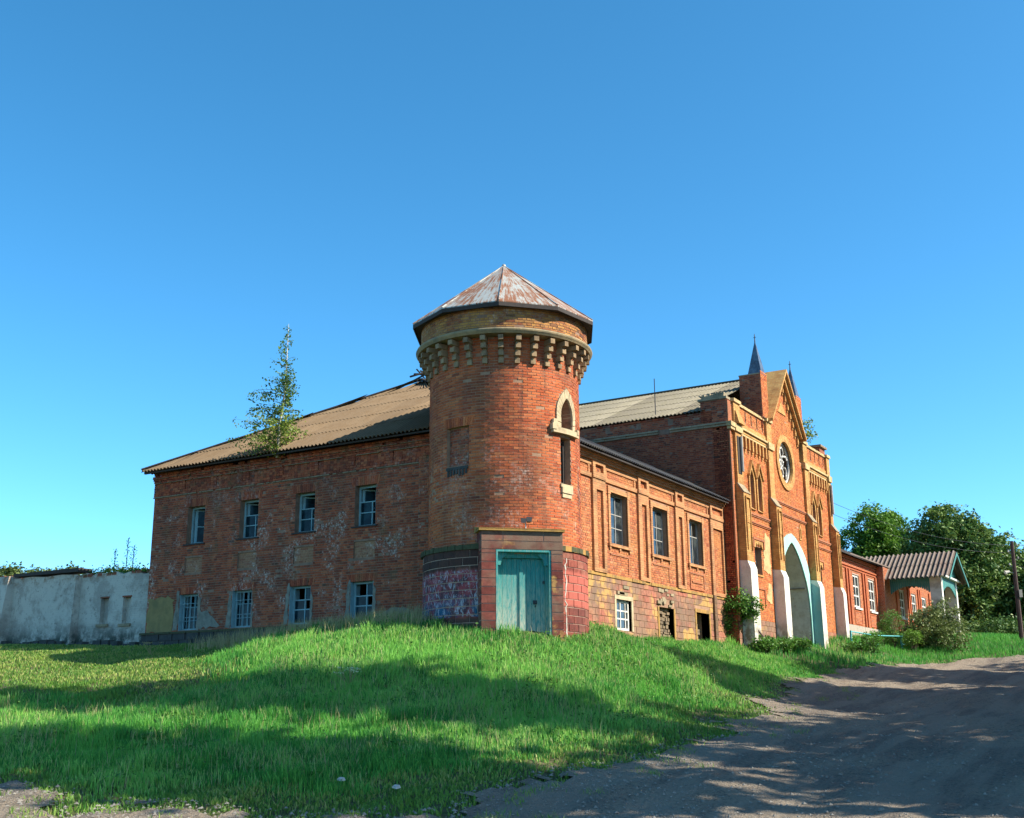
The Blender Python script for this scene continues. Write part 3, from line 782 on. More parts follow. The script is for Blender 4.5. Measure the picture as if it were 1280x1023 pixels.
# plaster patches left on the brick
def patch(name, F, poly, d, mat, parent, jag=.05):
    pts = []
    for i in range(len(poly)):
        a, b_ = poly[i], poly[(i + 1) % len(poly)]
        n = max(1, int(math.hypot(b_[0] - a[0], b_[1] - a[1]) / .12))
        for k in range(n):
            f = k / n; jx = random.uniform(-jag, jag)
            pts.append((a[0] + (b_[0] - a[0]) * f + jx, a[1] + (b_[1] - a[1]) * f + random.uniform(-jag, jag)))
    m_ = MB(); fprism(m_, F, pts, 0.0, d); return m_.build(name, mat, parent)
patch('plaster_patch', L, [(29.30, 3.9), (30.5, 3.9), (30.5, 5.00), (30.1, 4.98), (29.6, 5.05), (29.3, 4.95)], .018, M['plaster_ochre'], bld)['label'] = 'ochre plaster left at the wall foot'
for c, (a, b_, zt) in zip(loc_, ((.08, .07, 5.02), (.06, .07, 5.06), (.05, .09, 4.95), (.10, .10, 5.12))):
    patch('plaster_patch', L, [(c + .44, 3.92), (c + .44 + b_ + .12, 3.92), (c + .44 + b_, zt + .1), (c + .44, zt + .1)], .020, M['plaster_patch'], bld, .035)
    patch('plaster_patch', L, [(c - .44 - a, 3.92), (c - .44, 3.92), (c - .44, zt - .1), (c - .44 - a, zt - .25)], .021, M['plaster_patch'], bld, .04)
patch('plaster_patch', L, [(27.2, 3.95), (28.1, 3.95), (28.1, 4.5), (27.7, 4.45), (27.4, 4.2)], .017, M['plaster_patch'], bld)
patch('plaster_patch', L, [(19.5, 3.8), (20.9, 3.8), (20.9, 4.0), (20.3, 4.25), (19.6, 4.15)], .017, M['plaster_patch'], bld)
# upper windows (left facade): u grows away to the left of the picture
for i, (c, h) in enumerate(zip(upc, ups)):
    u0, u1, z0, z1 = h[0][0], h[1][0], h[0][1], h[2][1]
    if i == 3:
        window(bld, L, u0, u1, z0, z1, .20, M['blue_white'], M['glass_blue'], cols=1, rows=(), glass=False, open_leaf=(1, .42), sill=(M['dark_wood'], .05, .08, .06), label='pale blue frame with only one open casement left')
    else:
        window(bld, L, u0, u1, z0, z1, .20, M['blue_white'], M['glass_blue'], cols=2, rows=(.33, .62), top_open=.38, open_leaf=(1, .30), cross=(.34,), missing=((1, 2), (2,), (1,))[i], sill=(M['dark_wood'], .05, .08, .06))
for i, (c, h) in enumerate(zip(loc_, los)):
    u0, u1, z0, z1 = h[0][0], h[1][0], h[0][1], h[2][1]
    if i >= 2:
        w = window(bld, L, u0, u1, z0, z1, .17, M['blue_white'], M['glass_blue'], cols=3, rows=(.35, .66), missing=(3, 9, 6), bar=.022)
        g = MB()
        for k in range(5):
            uu = u0 + .1 + k * (u1 - u0 - .2) / 4
            g.tube([L.P(uu, -.10, z0 + .03), L.P(uu, -.10, z1 - .03)], .009, 5)
        for zz in (z0 + .3, z1 - .3): g.tube([L.P(u0 + .02, -.10, zz), L.P(u1 - .02, -.10, zz)], .009, 5)
        g.build('grille', M['blue_white'], w)
    else:
        window(bld, L, u0, u1, z0, z1, .17, M['blue_white'], M['glass_blue'], rows=(.38, .66), cross=(.42,), missing=(2, 6), bar=.035)
    for a_, b_ in ((u1 - .012, u1), (u0, u0 + .012)):
        s = MB(); fbox(s, L, a_, b_, z0, z1, -.44, -.002); s.build('plaster_reveal', M['blue_white'], bld)
# plinth of dark stones
mb = MB(); fbox(mb, L, 18.9, BYE + .02, 2.4, 3.80, 0.0, .13); mb.build('plinth', M['plinth'], bld)
vs = []
for k in range(4):
    m_ = MB(); w_, hh = random.uniform(.50, .60), .21
    m_.hexa([(-.0, -w_/2, 0), (0, w_/2, 0), (0, w_/2, hh), (0, -w_/2, hh), (.05, -w_/2 - .004, -.004), (.05, w_/2 + .004, -.004), (.05, w_/2 + .004, hh + .004), (.05, -w_/2 - .004, hh + .004)])
    o = m_.build('plinth_stone', M['plinth'], None, loc=(0, 0, 0)); vs.append(o.data); bpy.data.objects.remove(o)
for row in range(5):
    y = 19.2 + (row % 2) * .3
    while y < BYE - .3:
        instance(vs[random.randrange(4)], 'plinth_stone', Matrix.Translation((BX - .155 - random.uniform(0, .02), y + .3, 2.70 + row * .225)), bld); y += .62
mb = MB(); u = 19.0
while u < BYE:
    fbox(mb, L, u, min(u + .72, BYE + .05), 3.805, 3.87, -0.01, .20 + random.uniform(-.02, .01)); u += .73
mb.build('plinth_ledge', M['moss'], bld, kind='stuff')

# ---- lit right facade
ru = [33.75, 37.03, 40.28]
rup = [rect(c - .64, c + .64, 6.5, 8.17) for c in ru]
rlow = [rect(33.38, 34.50, 3.78, 4.76), rect(36.70, 37.95, 3.5, 4.74), rect(40.02, 41.27, 3.5, 4.76)]
wall(Rf, rect(BX + .5, GX, 2.6, 9.2), rup + rlow, 0.5).build('wall', M['mortar'], bld)
mb = MB()
frames_ = [rect(c - .78, c + .78, 6.40, 8.34) for c in ru]
courses(mb, Rf, 29.3, GX, 5.50, 8.45, frames_)
courses(mb, Rf, 29.3, GX, 8.58, 8.86)
mb.build('brickwork', M['brick_right'], bld, kind='stuff')
# base: squared stone blocks
def block_mesh(w_, h_, d_, name, mat, parent):
    m_ = MB(); b = .006
    m_.hexa([(-w_/2 + b, -d_, b), (w_/2 - b, -d_, b), (w_/2 - b, -d_, h_ - b), (-w_/2 + b, -d_, h_ - b), (-w_/2, 0, 0), (w_/2, 0, 0), (w_/2, 0, h_), (-w_/2, 0, h_)], 0.0, back=False)
    o = m_.build(name, mat, None, loc=(0, 0, 0)); me = o.data; bpy.data.objects.remove(o); return me
bh = .213
cache = {}
z = 3.10; row = 0
mbm = MB()
while z < 5.38:
    x = 29.6 + (row % 2) * .21
    while x < GX - .05:
        a, b_ = x + .007, min(x + .42, GX) - .007
        segs = [(a, b_)]
        for h in rlow:
            p_, q_, zz0, zz1 = h[0][0] - .12, h[1][0] + .12, h[0][1], h[2][1] + .14
            if z + bh > zz0 and z < zz1:
                ns = []
                for s0, s1 in segs:
                    if q_ <= s0 or p_ >= s1: ns.append((s0, s1)); continue
                    if p_ > s0: ns.append((s0, p_))
                    if q_ < s1: ns.append((q_, s1))
                segs = ns
        for s0, s1 in segs:
            if s1 - s0 < .06: continue
            key = round((s1 - s0) / .03)
            if key not in cache: cache[key] = block_mesh(key * .03 - .004, bh - .014, .016, 'block', M['block_right'], None)
            instance(cache[key], 'block', Matrix.Translation(((s0 + s1) / 2, BY - random.uniform(-.004, .006), z + .007)), bld)
        x += .42
    z += bh; row += 1
mb = MB()   # ledge above the base
x = 29.6
while x < GX - .02:
    fbox(mb, Rf, x, min(x + .5, GX) - .008, 5.40, 5.50, -0.01, .055 + random.uniform(-.02, .01)); x += .5
mb.build('ledge', M['lichen_ledge'], bld, kind='stuff')
# stone surrounds of the base openings
for i, h in enumerate(rlow):
    m_ = MB(); a, b_, z0, z1 = h[0][0], h[1][0], h[0][1], h[2][1]
    fbox(m_, Rf, a - .12, a, z0, z1 + .0, -.3, .03); fbox(m_, Rf, b_, b_ + .12, z0, z1, -.3, .03)
    if i != 1: fbox(m_, Rf, a - .12, b_ + .12, z1, z1 + .13, -.3, .035)
    m_.build('opening_surround', M['lichen_ledge'] if i else M['stone'], bld)
for (cx, w_, zz) in ((33.7, .5, 4.92), (34.1, .42, 5.12), (33.9, .62, 4.90)):
    m_ = MB(); fbox(m_, Rf, cx - w_/2, cx + w_/2, zz, zz + .10, 0, .05); m_.build('loose_block', M['stone_grey'], bld)
m_ = MB()   # crumbling lintel over the walled-up opening
for k in range(14):
    cx = 36.6 + random.random() * 1.25; zz = 4.76 + random.random() * .55; w_ = random.uniform(.16, .34)
    fbox(m_, Rf, cx - w_/2, cx + w_/2, zz, zz + random.uniform(.07, .12), -.05, random.uniform(.03, .08))
m_.build('crumbling_lintel', M['stone_grey'], bld, kind='stuff')
def rubble(F, u0, u1, z0, z1, dep, name):
    m_ = MB(); z = z0
    while z < z1:
        u = u0; hh = random.uniform(.07, .16)
        while u < u1:
            w_ = random.uniform(.12, .3)
            fbox(m_, F, u + .01, min(u + w_, u1) - .01, z + .01, min(z + hh, z1) - .01, -dep - .2, -dep + random.uniform(-.06, .05)); u += w_
        z += hh
    return m_.build(name, M['rubble'], bld, kind='stuff')
rubble(Rf, 36.7, 37.95, 3.4, 4.72, .14, 'rubble_infill')
rubble(Rf, 40.02, 41.27, 3.4, 4.4, .38, 'rubble_infill')
window(bld, Rf, 33.42, 34.46, 3.80, 4.74, .07, M['white'], M['glass'], cols=2, rows=(.36, .68), bar=.045, fw_=.07, cross=(.40, .80), missing=(7, 8, 9), label='white sash in the stone base with a gap at one side')
# upper windows with ochre surrounds
for i, (c, h) in enumerate(zip(ru, rup)):
    m_ = MB(); a, b_, z0, z1 = c - .64, c + .64, 6.5, 8.17
    for q in ((a - .14, a, 6.5, 8.17), (b_, b_ + .14, 6.5, 8.17), (a - .14, b_ + .14, 8.17, 8.33)): fbox(m_, Rf, *q, -.02, .045)
    for q in ((a - .17, a + .02, 8.10, 8.36), (b_ - .02, b_ + .17, 8.10, 8.36)): fbox(m_, Rf, *q, -.02, .058)
    s_ = m_.build('window_surround', M['ochre'], bld)
    m_ = MB(); fbox(m_, Rf, a - .20, b_ + .20, 6.40, 6.5, -.3, .085)
    for q in (a - .14, b_ + .04, c - .06): fbox(m_, Rf, q, q + .10, 6.30, 6.397, 0, .06)
    m_.build('sill', M['ochre'], s_)
    if i < 2:
        w = window(bld, Rf, a, b_, 6.5, 8.17, .16, M['grey_wood'], M['glass'], rows=(.33, .62), cross=(.18, .58), bar=.03, missing=(2,) if i else ())
        m_ = MB(); fbox(m_, Rf, b_ - .30, b_ - .10, 6.6, 8.1, -.30, -.27); m_.build('curtain', M['grey_wood'], w)
    else:
        w = window(bld, Rf, a, b_, 6.5, 8.17, .16, M['grey_wood'], M['glass'], rows=(.66,), cross=(.30, .58), bar=.035, missing=(1, 2, 6))
        m_ = MB()
        for k in range(6): fbox(m_, Rf, a + .05, a + .42, 6.58 + k * .17, 6.58 + k * .17 + .15, -.30, -.26)
        m_.build('brick_stack', M['red_trim'], w)
    # sunk apron panel
    m_ = MB(); pz0, pz1 = (5.62, 6.14)
    for q in ((c - .70, c + .62, pz1, pz1 + .05), (c + .62, c + .67, pz0, pz1 + .05)): fbox(m_, Rf, *q, -.01, .035)
    if i == 2:
        for q in ((c - .70, c - .65, pz0, pz1), (c - .70, c + .67, pz0 - .05, pz0), (c - .5, c + .5, 5.82, 5.88)): fbox(m_, Rf, *q, -.01, .04)
    m_.build('apron_panel', M['red_trim'], bld)
# pilasters: ochre edge strips round a brick centre
for (a, b_) in ((31.82, 32.70), (35.18, 36.00), (38.33, 39.10), (41.70, GX - .02)):
    m_ = MB(); wl = .26
    fbox(m_, Rf, a, a + wl, 5.50, 8.44, -.02, .085); fbox(m_, Rf, b_ - wl * .7, b_, 5.50, 8.44, -.02, .085)
    fbox(m_, Rf, a + wl, b_ - wl * .7, 8.10, 8.44, -.02, .083); fbox(m_, Rf, a + wl, b_ - wl * .7, 5.50, 5.62, -.02, .083)
    for q in ((a, a + .17, 8.57, 9.0), (b_ - .15, b_, 8.57, 9.0), (a + .17, b_ - .15, 8.57, 8.66), (a + .17, b_ - .15, 8.90, 9.0)): fbox(m_, Rf, *q, -.02, .105)
    p_ = m_.build('pilaster', M['ochre'], bld)
mb = MB(); 
fbox(mb, Rf, 41.70, 41.95, 3.1, 5.50, -.02, .10)
mb.build('base_pilaster', M['ochre_dark'], bld)
# bands of the entablature, each broken by the pilasters
mb = MB(); ed = [29.4, 31.82, 32.70, 35.18, 36.0, 38.33, 39.10, 41.70]
for a, b_ in zip(ed[0::2], ed[1::2]):
    fbox(mb, Rf, a, b_, 8.44, 8.57, -.02, .06)
    fbox(mb, Rf, a, b_, 8.84, 9.0, -.02, .05)
    fbox(mb, Rf, a + .12, a + .2, 8.575, 8.837, -.01, .04); fbox(mb, Rf, b_ - .2, b_ - .12, 8.575, 8.837, -.01, .04)
for a, b_ in ((31.82, 32.70), (35.18, 36.0), (38.33, 39.10), (41.70, GX)): fbox(mb, Rf, a - .02, b_ + .02 if b_ < GX else GX, 8.445, 8.568, -.02, .12)
fbox(mb, Rf, 29.4, GX, 9.002, 9.075, -.02, .13); fbox(mb, Rf, 29.4, GX, 9.078, 9.15, -.02, .18); fbox(mb, Rf, 29.4, GX, 9.153, 9.23, -.02, .23)
mb.build('entablature', M['ochre'], bld)
# blind walls and floors that close the volume
mb = MB()
mb.hexa([(27.46, BYE - .3, 2.6), (GX, BYE - .3, 2.6), (GX, BYE - .3, 9.1), (27.46, BYE - .3, 9.1), (27.46, BYE, 2.6), (GX, BYE, 2.6), (GX, BYE, 9.1), (27.46, BYE, 9.1)])
mb.hexa([(27.6, 16.9, 5.45), (GX, 16.9, 5.45), (GX, BYE - .35, 5.45), (27.6, BYE - .35, 5.45), (27.6, 16.9, 5.6), (GX, 16.9, 5.6), (GX, BYE - .35, 5.6), (27.6, BYE - .35, 5.6)])
mb.hexa([(27.5, 16.85, 8.9), (GX, 16.85, 8.9), (GX, BYE - .35, 8.9), (27.5, BYE - .35, 8.9), (27.5, 16.85, 9.0), (GX, 16.85, 9.0), (GX, BYE - .35, 9.0), (27.5, BYE - .35, 9.0)])
mb.hexa([(30.6, 17.2, 2.6), (30.75, 17.2, 2.6), (30.75, BYE - .4, 2.6), (30.6, BYE - .4, 2.6), (30.6, 17.2, 9), (30.75, 17.2, 9), (30.75, BYE - .4, 9), (30.6, BYE - .4, 9)])
mb.hexa([(30.8, 19.6, 2.6), (GX, 19.6, 2.6), (GX, 19.75, 2.6), (30.8, 19.75, 2.6), (30.8, 19.6, 9), (GX, 19.6, 9), (GX, 19.75, 9), (30.8, 19.75, 9)])
mb.build('inner_wall', M['interior'], bld)
# roof: front hip, lit side slope, far slope
EX, EY0, EY1, EZ = 26.45, 15.88, 30.70, 9.29
AP = Vector((32.62, 23.42, 12.88))
hl = math.hypot(AP.x - EX, AP.z - EZ); sv = Vector((AP.x - EX, 0, AP.z - EZ)) / hl; nv = Vector((-sv.z, 0, sv.x))
Pf = lambda s, t_, h: Vector((EX, s, EZ)) + sv * t_ + nv * h
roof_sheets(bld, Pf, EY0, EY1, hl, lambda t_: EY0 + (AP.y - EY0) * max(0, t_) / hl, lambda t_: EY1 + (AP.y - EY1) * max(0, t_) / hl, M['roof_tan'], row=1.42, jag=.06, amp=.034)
rl = math.hypot(AP.y - EY0, AP.z - EZ); sv2 = Vector((0, AP.y - EY0, AP.z - EZ)) / rl; nv2 = Vector((0, -sv2.z, sv2.y))
Ps = lambda s, t_, h: Vector((s, EY0, EZ)) + sv2 * t_ + nv2 * (h + .13 * math.sin(math.pi * max(0, min(1, t_ / rl))) * (1 if s > 30 else 0))
roof_sheets(bld, Ps, EX, GX - .05, rl, lambda t_: EX + (AP.x - EX) * max(0, t_) / rl, lambda t_: GX - .05, M['asphalt_roof'], row=1.66, w=1.1)
rl3 = math.hypot(EY1 - AP.y, AP.z - EZ); sv3 = Vector((0, AP.y - EY1, AP.z - EZ)) / rl3; nv3 = Vector((0, -sv3.z, sv3.y)) * -1; nv3 = Vector((0, sv3.z, -sv3.y))
Pn = lambda s, t_, h: Vector((s, EY1, EZ)) + sv3 * t_ + nv3 * h
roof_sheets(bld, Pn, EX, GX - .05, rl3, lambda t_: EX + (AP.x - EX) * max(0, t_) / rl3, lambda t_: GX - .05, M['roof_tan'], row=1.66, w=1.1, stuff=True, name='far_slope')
# hip boards, eave boards, bare rafters poking out at the apex
mb = MB()
for a, b_ in (((EX, EY1, EZ), AP), ((EX, EY0, EZ), AP), (AP, (GX - .1, AP.y, AP.z))):
    a, b_ = Vector(a) + Vector((0, 0, .05)), Vector(b_) + Vector((0, 0, .06))
    d = (b_ - a).normalized(); s_ = d.cross(Vector((0, 0, 1))).normalized() * .10; u_ = s_.cross(d).normalized() * .02
    mb.hexa([a - s_ - u_, a + s_ - u_, a + s_ + u_, a - s_ + u_, b_ - s_ - u_, b_ + s_ - u_, b_ + s_ + u_, b_ - s_ + u_])
mb.build('ridge_cap', M['dark_wood'], bld)
mb = MB()
fbox(mb, L, EY0 + .1, EY1 - .05, 9.19, 9.24, .40, .47); fbox(mb, Rf, EX + .1, GX - .1, 9.18, 9.23, .30, .37)
mb.build('eave_board', M['dark_wood'], bld)
mb = MB()
for a, b_ in (((-.5, .2, .05), (.25, -.35, .42)), ((-.3, -.4, .1), (.1, .45, .34)), ((-.15, .3, .0), (-.05, -.5, .30)), ((-.5, -.1, .28), (.3, .15, .20)), ((-.2, -.7, -.1), (.0, .1, .38)), ((.0, -.9, -.2), (.1, -.2, .25))):
    mb.tube([AP + Vector(a), AP + Vector(b_)], .035, 4)
mb.build('bare_rafter', M['dark_wood'], bld)

# ================================================================== ROUND TOWER
TX, TY, TR = 27.3, 16.7, 2.13
tow = thing('corner_tower', 'round red brick tower with rusty cone roof and turquoise door', 'tower', (TX, TY, 3.3))
C1 = Cyl((TX, TY), TR)
def cyl_wall(C, a0, a1, z0, z1, holes, thick, step=1.5, hdep=None):
    """wall on a cylinder, column by column; holes are (u,z) polygons"""
    mb = MB(); n = int(round((a1 - a0) / step))
    cols_ = [a0 + (a1 - a0) * i / n for i in range(n + 1)]
    extra = []
    for h in holes: extra += [math.degrees(p[0] / C.R) for p in h]
    cols_ = sorted(set([c for c in cols_ if all(abs(c - e) > .25 for e in extra)] + [e for e in extra if a0 < e < a1]))
    def zspan(h, u):
        zs = []
        for i in range(len(h)):
            (x0, y0), (x1, y1) = h[i], h[(i + 1) % len(h)]
            if (x0 - u) * (x1 - u) < 0: zs.append(y0 + (y1 - y0) * (u - x0) / (x1 - x0))
            elif abs(x0 - u) < 1e-6: zs.append(y0)
        return (min(zs), max(zs)) if len(zs) > 1 else None
    for i in range(len(cols_) - 1):
        ua, ub = C.R * R(cols_[i]), C.R * R(cols_[i + 1]); um = (ua + ub) / 2
        segs = [((z0, z0), (z1, z1))]
        cuts = []
        for h in holes:
            if zspan(h, um):
                A = zspan(h, ua + 1e-5) or zspan(h, um); B = zspan(h, ub - 1e-5) or zspan(h, um)
                cuts.append((A, B))
        cuts.sort(key=lambda q: q[0][0])
        lo = (z0, z0)
        parts_ = []
        for A, B in cuts: parts_.append((lo, (A[0], B[0]))); lo = (A[1], B[1])
        parts_.append((lo, (z1, z1)))
        for (l0, l1), (h0, h1_) in parts_:
            mb.hexa([C.P(ua, 0, l0), C.P(ub, 0, l1), C.P(ub, 0, h1_), C.P(ua, 0, h0), C.P(ua, -thick, l0), C.P(ub, -thick, l1), C.P(ub, -thick, h1_), C.P(ua, -thick, h0)], .5)
    return mb
def au(C, deg): return C.R * R(deg)
def arch_poly(uc, hw, z0, zs, za, n=6):
    """pointed arch outline, ccw from bottom-left"""
    pts = [(uc - hw, z0), (uc + hw, z0)]
    right = [(uc + hw * (1 - (i / n) ** 2.5), zs + (za - zs) * i / n) for i in range(n + 1)]
    pts += right + [(2 * uc - x, z) for x, z in reversed(right[:-1])]
    return pts
# visible angles: -245 .. -50 deg
uc = au(C1, -96.2)
win_o = arch_poly(uc, .27, 8.80, 9.10, 9.70)
slit = rect(uc - .26, uc + .20, 7.27, 8.56)
niche = rect(au(C1, -195.8), au(C1, -175), 7.72, 8.80)
slit = [(p[0], p[1]) for p in slit]
cyl_wall(C1, -250, 110, 5.3, 11.5, [win_o, slit, niche], .5).build('wall', M['mortar'], tow)
outer = arch_poly(uc, .43, 8.62, 9.16, 9.96)
kept = []
mb = MB()
wearT = lambda u, z: max(0, min(1, (vnoise(u * .8, z * .7, 8) - .5) * 2.0)) if u < au(C1, -165) else 0.05
courses(mb, C1, au(C1, -245), au(C1, -55), 5.50, 11.3, [outer, slit, niche], worn=wearT, keep=kept, length=.258)
# the 300 stretchers that show largest become single bricks
def near(k):
    a = math.degrees((k[0] + k[1]) / 2 / TR); return -(math.cos(R(a + 148.5))) + 0.03 * abs(k[2] - 6.5)
kept.sort(key=near)
single = kept[:300]; rest = kept[300:]
for (s0, s1, a, b_, d) in rest:
    P = C1.P; t1, t2 = random.uniform(-.002, .002), random.uniform(-.0015, .0015)
    mb.hexa([P(s0 + .002, d + t1, a + t2 + .002), P(s1 - .002, d - t1, a - t2 + .002), P(s1 - .002, d - t1, b_ - t2 - .002), P(s0 + .002, d + t1, b_ + t2 - .002), P(s0, -.01, a), P(s1, -.01, a), P(s1, -.01, b_), P(s0, -.01, b_)], None, back=False)
mb.build('brickwork', M['brick_tower'], tow, kind='stuff')
bm_ = []
for k in range(4):
    m_ = MB(); w_, h_ = .247, .066; j1, j2 = random.uniform(-.002, .002), random.uniform(-.002, .002)
    Cb = Cyl((-TR, 0), TR)
    P = Cb.P
    m_.hexa([P(-w_/2 + .002, .011 + j1, .002), P(w_/2 - .002, .011 + j2, .002 + j1), P(w_/2 - .002, .011 - j1, h_ - .002), P(-w_/2 + .002, .011 - j2, h_ - .002 + j2), P(-w_/2, -.01, 0), P(w_/2, -.01, 0), P(w_/2, -.01, h_), P(-w_/2, -.01, h_)], 0.0, back=False)
    o = m_.build('brick', M['brick_tower'], None, loc=(0, 0, 0)); bm_.append(o.data); bpy.data.objects.remove(o)
for (s0, s1, a, b_, d) in single:
    an = (s0 + s1) / 2 / TR
    instance(bm_[random.randrange(4)], 'brick', Matrix.Translation((TX + (TR + d - .011) * math.cos(an), TY + (TR + d - .011) * math.sin(an), a)) @ Matrix.Rotation(an, 4, 'Z'), tow)
# blind niche, bricked up, with rough black brackets under it
Cn = Cyl((TX, TY), TR - .12)
f = (TR - .12) / TR
mb = MB(); courses(mb, Cn, niche[0][0] * f, niche[1][0] * f, 7.72, 8.80, worn=lambda u, z: .3); mb.build('niche_brickwork', M['brick_left'], tow, kind='stuff')
mb = MB(); q0, q1 = niche[0][0], niche[1][0]
for i in range(8): mb.hexa([Cn.P((q0 + (q1-q0)*i/8) * f, 0, 7.7), Cn.P((q0 + (q1-q0)*(i+1)/8) * f, 0, 7.7), Cn.P((q0 + (q1-q0)*(i+1)/8) * f, 0, 8.82), Cn.P((q0 + (q1-q0)*i/8) * f, 0, 8.82), Cn.P((q0 + (q1-q0)*i/8) * f, -.1, 7.7), Cn.P((q0 + (q1-q0)*(i+1)/8) * f, -.1, 7.7), Cn.P((q0 + (q1-q0)*(i+1)/8) * f, -.1, 8.82), Cn.P((q0 + (q1-q0)*i/8) * f, -.1, 8.82)], .5)
mb.build('niche_back', M['mortar_dark'], tow)
mb = MB(); lintel(mb, C1, q0 + .02, q1 - .02, 8.805, .24); mb.build('niche_lintel', M['brick_tower'], tow, kind='stuff')
mb = MB(); fbox(mb, C1, q0 + .02, q1 - .02, 7.62, 7.70, -.05, .05)
for i in range(7):
    u = q0 + .05 + i * (q1 - q0 - .16) / 6; fbox(mb, C1, u, u + .06, 7.50 - random.random() * .06, 7.62, -.05, .035)
mb.build('niche_sill', M['plinth'], tow)
# pointed window
inn = arch_poly(uc, .27, 8.80, 9.10, 9.70, 8); out = arch_poly(uc, .43, 8.80, 9.16, 9.97, 8)
mb = MB()
n_in = inn[1:] + [inn[0]]; n_out = out[1:] + [out[0]]
for i in range(len(n_in) - 2 + 1):
    if i >= len(n_in) - 1: break
    a, b_, c_, d_ = n_in[i], n_in[i + 1], n_out[i + 1], n_out[i]
    k = 1
    for kk in range(2 if math.hypot(a[0]-b_[0], a[1]-b_[1]) > .13 else 1):
        mN = 2 if math.hypot(a[0]-b_[0], a[1]-b_[1]) > .13 else 1
        lerp = lambda p, q, f: (p[0] + (q[0] - p[0]) * f, p[1] + (q[1] - p[1]) * f)
        f0, f1 = kk / mN + .03, (kk + 1) / mN - .03
        A, B_, C_, D_ = lerp(a, b_, f0), lerp(a, b_, f1), lerp(d_, c_, f1), lerp(d_, c_, f0)
        m_ = MB(); dd = .055 + random.uniform(-.006, .006)
        P = C1.P
        m_.hexa([P(A[0], dd, A[1]), P(B_[0], dd, B_[1]), P(C_[0], dd, C_[1]), P(D_[0], dd, D_[1]), P(A[0], -.25, A[1]), P(B_[0], -.25, B_[1]), P(C_[0], -.02, C_[1]), P(D_[0], -.02, D_[1])])
        m_.build('arch_stone', M['stone'], tow)
mb = MB()
for i in range(6):
    u = uc - .60 + i * .19; fbox(mb, C1, u, u + .188, 8.64, 8.79, -.3, .12)
fbox(mb, C1, uc - .64, uc - .50, 8.72, 8.88, 0, .14); fbox(mb, C1, uc - .58, uc - .44, 8.88, 9.02, 0, .10); fbox(mb, C1, uc + .40, uc + .52, 8.72, 8.86, 0, .13)
mb.build('window_sill', M['stone'], tow)
mb = MB(); Ci = Cyl((TX, TY), TR - .30)
courses(mb, Ci, (uc - .3) * (TR-.3)/TR, (uc + .3) * (TR-.3)/TR, 8.8, 9.75, worn=lambda u, z: .2); mb.build('window_infill', M['brick_left'], tow, kind='stuff')
mb = MB(); fbox(mb, C1, uc - .3, uc + .3, 8.7, 9.8, -.42, -.31); mb.build('infill_back', M['mortar_dark'], tow)
# slit window below with boarding
w = MB(); fbox(w, C1, uc - .24, uc - .18, 7.30, 8.52, -.28, -.18); fbox(w, C1, uc + .10, uc + .17, 7.30, 8.52, -.28, -.18); fbox(w, C1, uc - .18, uc + .10, 8.45, 8.52, -.28, -.18); fbox(w, C1, uc - .18, uc + .10, 7.30, 7.36, -.28, -.18)
w = w.build('window', M['dark_wood'], tow); g = MB(); fbox(g, C1, uc - .18, uc + .1, 7.36, 8.45, -.25, -.24); g.build('pane', M['glass'], w)
mb = MB(); fbox(mb, C1, uc - .30, uc + .24, 7.18, 7.265, -.3, .05); fbox(mb, C1, uc - .27, uc + .20, 7.02, 7.177, -.01, .07); fbox(mb, C1, uc - .24, uc + .18, 6.90, 7.017, -.01, .04)
mb.build('window_sill', M['stone'], tow)
# stepped brackets and ring
NB = 31
def bracket():
    m_ = MB()
    for k, (z0, z1, d) in enumerate(((10.47, 10.61, .08), (10.665, 10.80, .16), (10.86, 10.995, .25), (11.055, 11.19, .34))):
        m_.hexa([(TR + d, -.07, z0), (TR + d, .07, z0), (TR + d, .07, z1), (TR + d, -.07, z1), (TR - .05, -.07, z0), (TR - .05, .07, z0), (TR - .05, .07, z1), (TR - .05, -.07, z1)], 0.5)
    m_.hexa([(TR + .00, -.05, 10.50), (TR + .00, .05, 10.50), (TR + .24, .045, 11.21), (TR + .24, -.045, 11.21), (TR - .05, -.045, 10.60), (TR - .05, .045, 10.60), (TR - .05, .045, 11.21), (TR - .05, -.045, 11.21)], 0.5)
    o = m_.build('bracket', M['corbel'], None, loc=(0, 0, 0)); me = o.data; bpy.data.objects.remove(o); return me
bme = bracket()
for i in range(NB):
    a = R(-150.8 + i * 360 / NB)
    instance(bme, 'bracket', Matrix.Translation((TX, TY, random.uniform(-.012, .012))) @ Matrix.Rotation(a, 4, 'Z'), tow)
def lathe(prof, n=96, r=.5):
    m_ = MB()
    for i in range(n):
        for rr, z in prof: m_.v.append((TX + rr * math.cos(2 * math.pi * i / n), TY + rr * math.sin(2 * math.pi * i / n), z))
    k = len(prof)
    for i in range(n):
        for j_ in range(k):
            a, b_ = i * k + j_, i * k + (j_ + 1) % k; c_, d_ = ((i + 1) % n) * k + (j_ + 1) % k, ((i + 1) % n) * k + j_
            m_.f.append((a, b_, c_, d_)); m_.r.append(r)
    return m_
lathe([(2.1, 11.22), (2.50, 11.22), (2.52, 11.25), (2.55, 11.29), (2.56, 11.325), (2.545, 11.36), (2.50, 11.37), (2.3, 11.405)]).build('ring_moulding', M['ring'], tow)
lathe([(2.1, 11.41), (2.40, 11.41), (2.40, 12.15), (2.1, 12.15)]).build('drum', M['mortar_dark'], tow)
C2 = Cyl((TX, TY), 2.40)
mb = MB(); courses(mb, C2, au(C2, -245), au(C2, -50), 11.42, 12.12, worn=lambda u, z: max(0, min(1, (vnoise(u*.9, z, 4)-.3)*1.5)), length=.258, miss=.01)
t_ = brick_mat('brick_drum', [(0, (0.30, 0.09, 0.04)), (.4, (0.42, 0.17, 0.06)), (.8, (0.52, 0.26, 0.08)), (1, (0.15, .06, .04))], white=.9, dark=.35, wz=(9, 14), ochre=.55, green=.3)
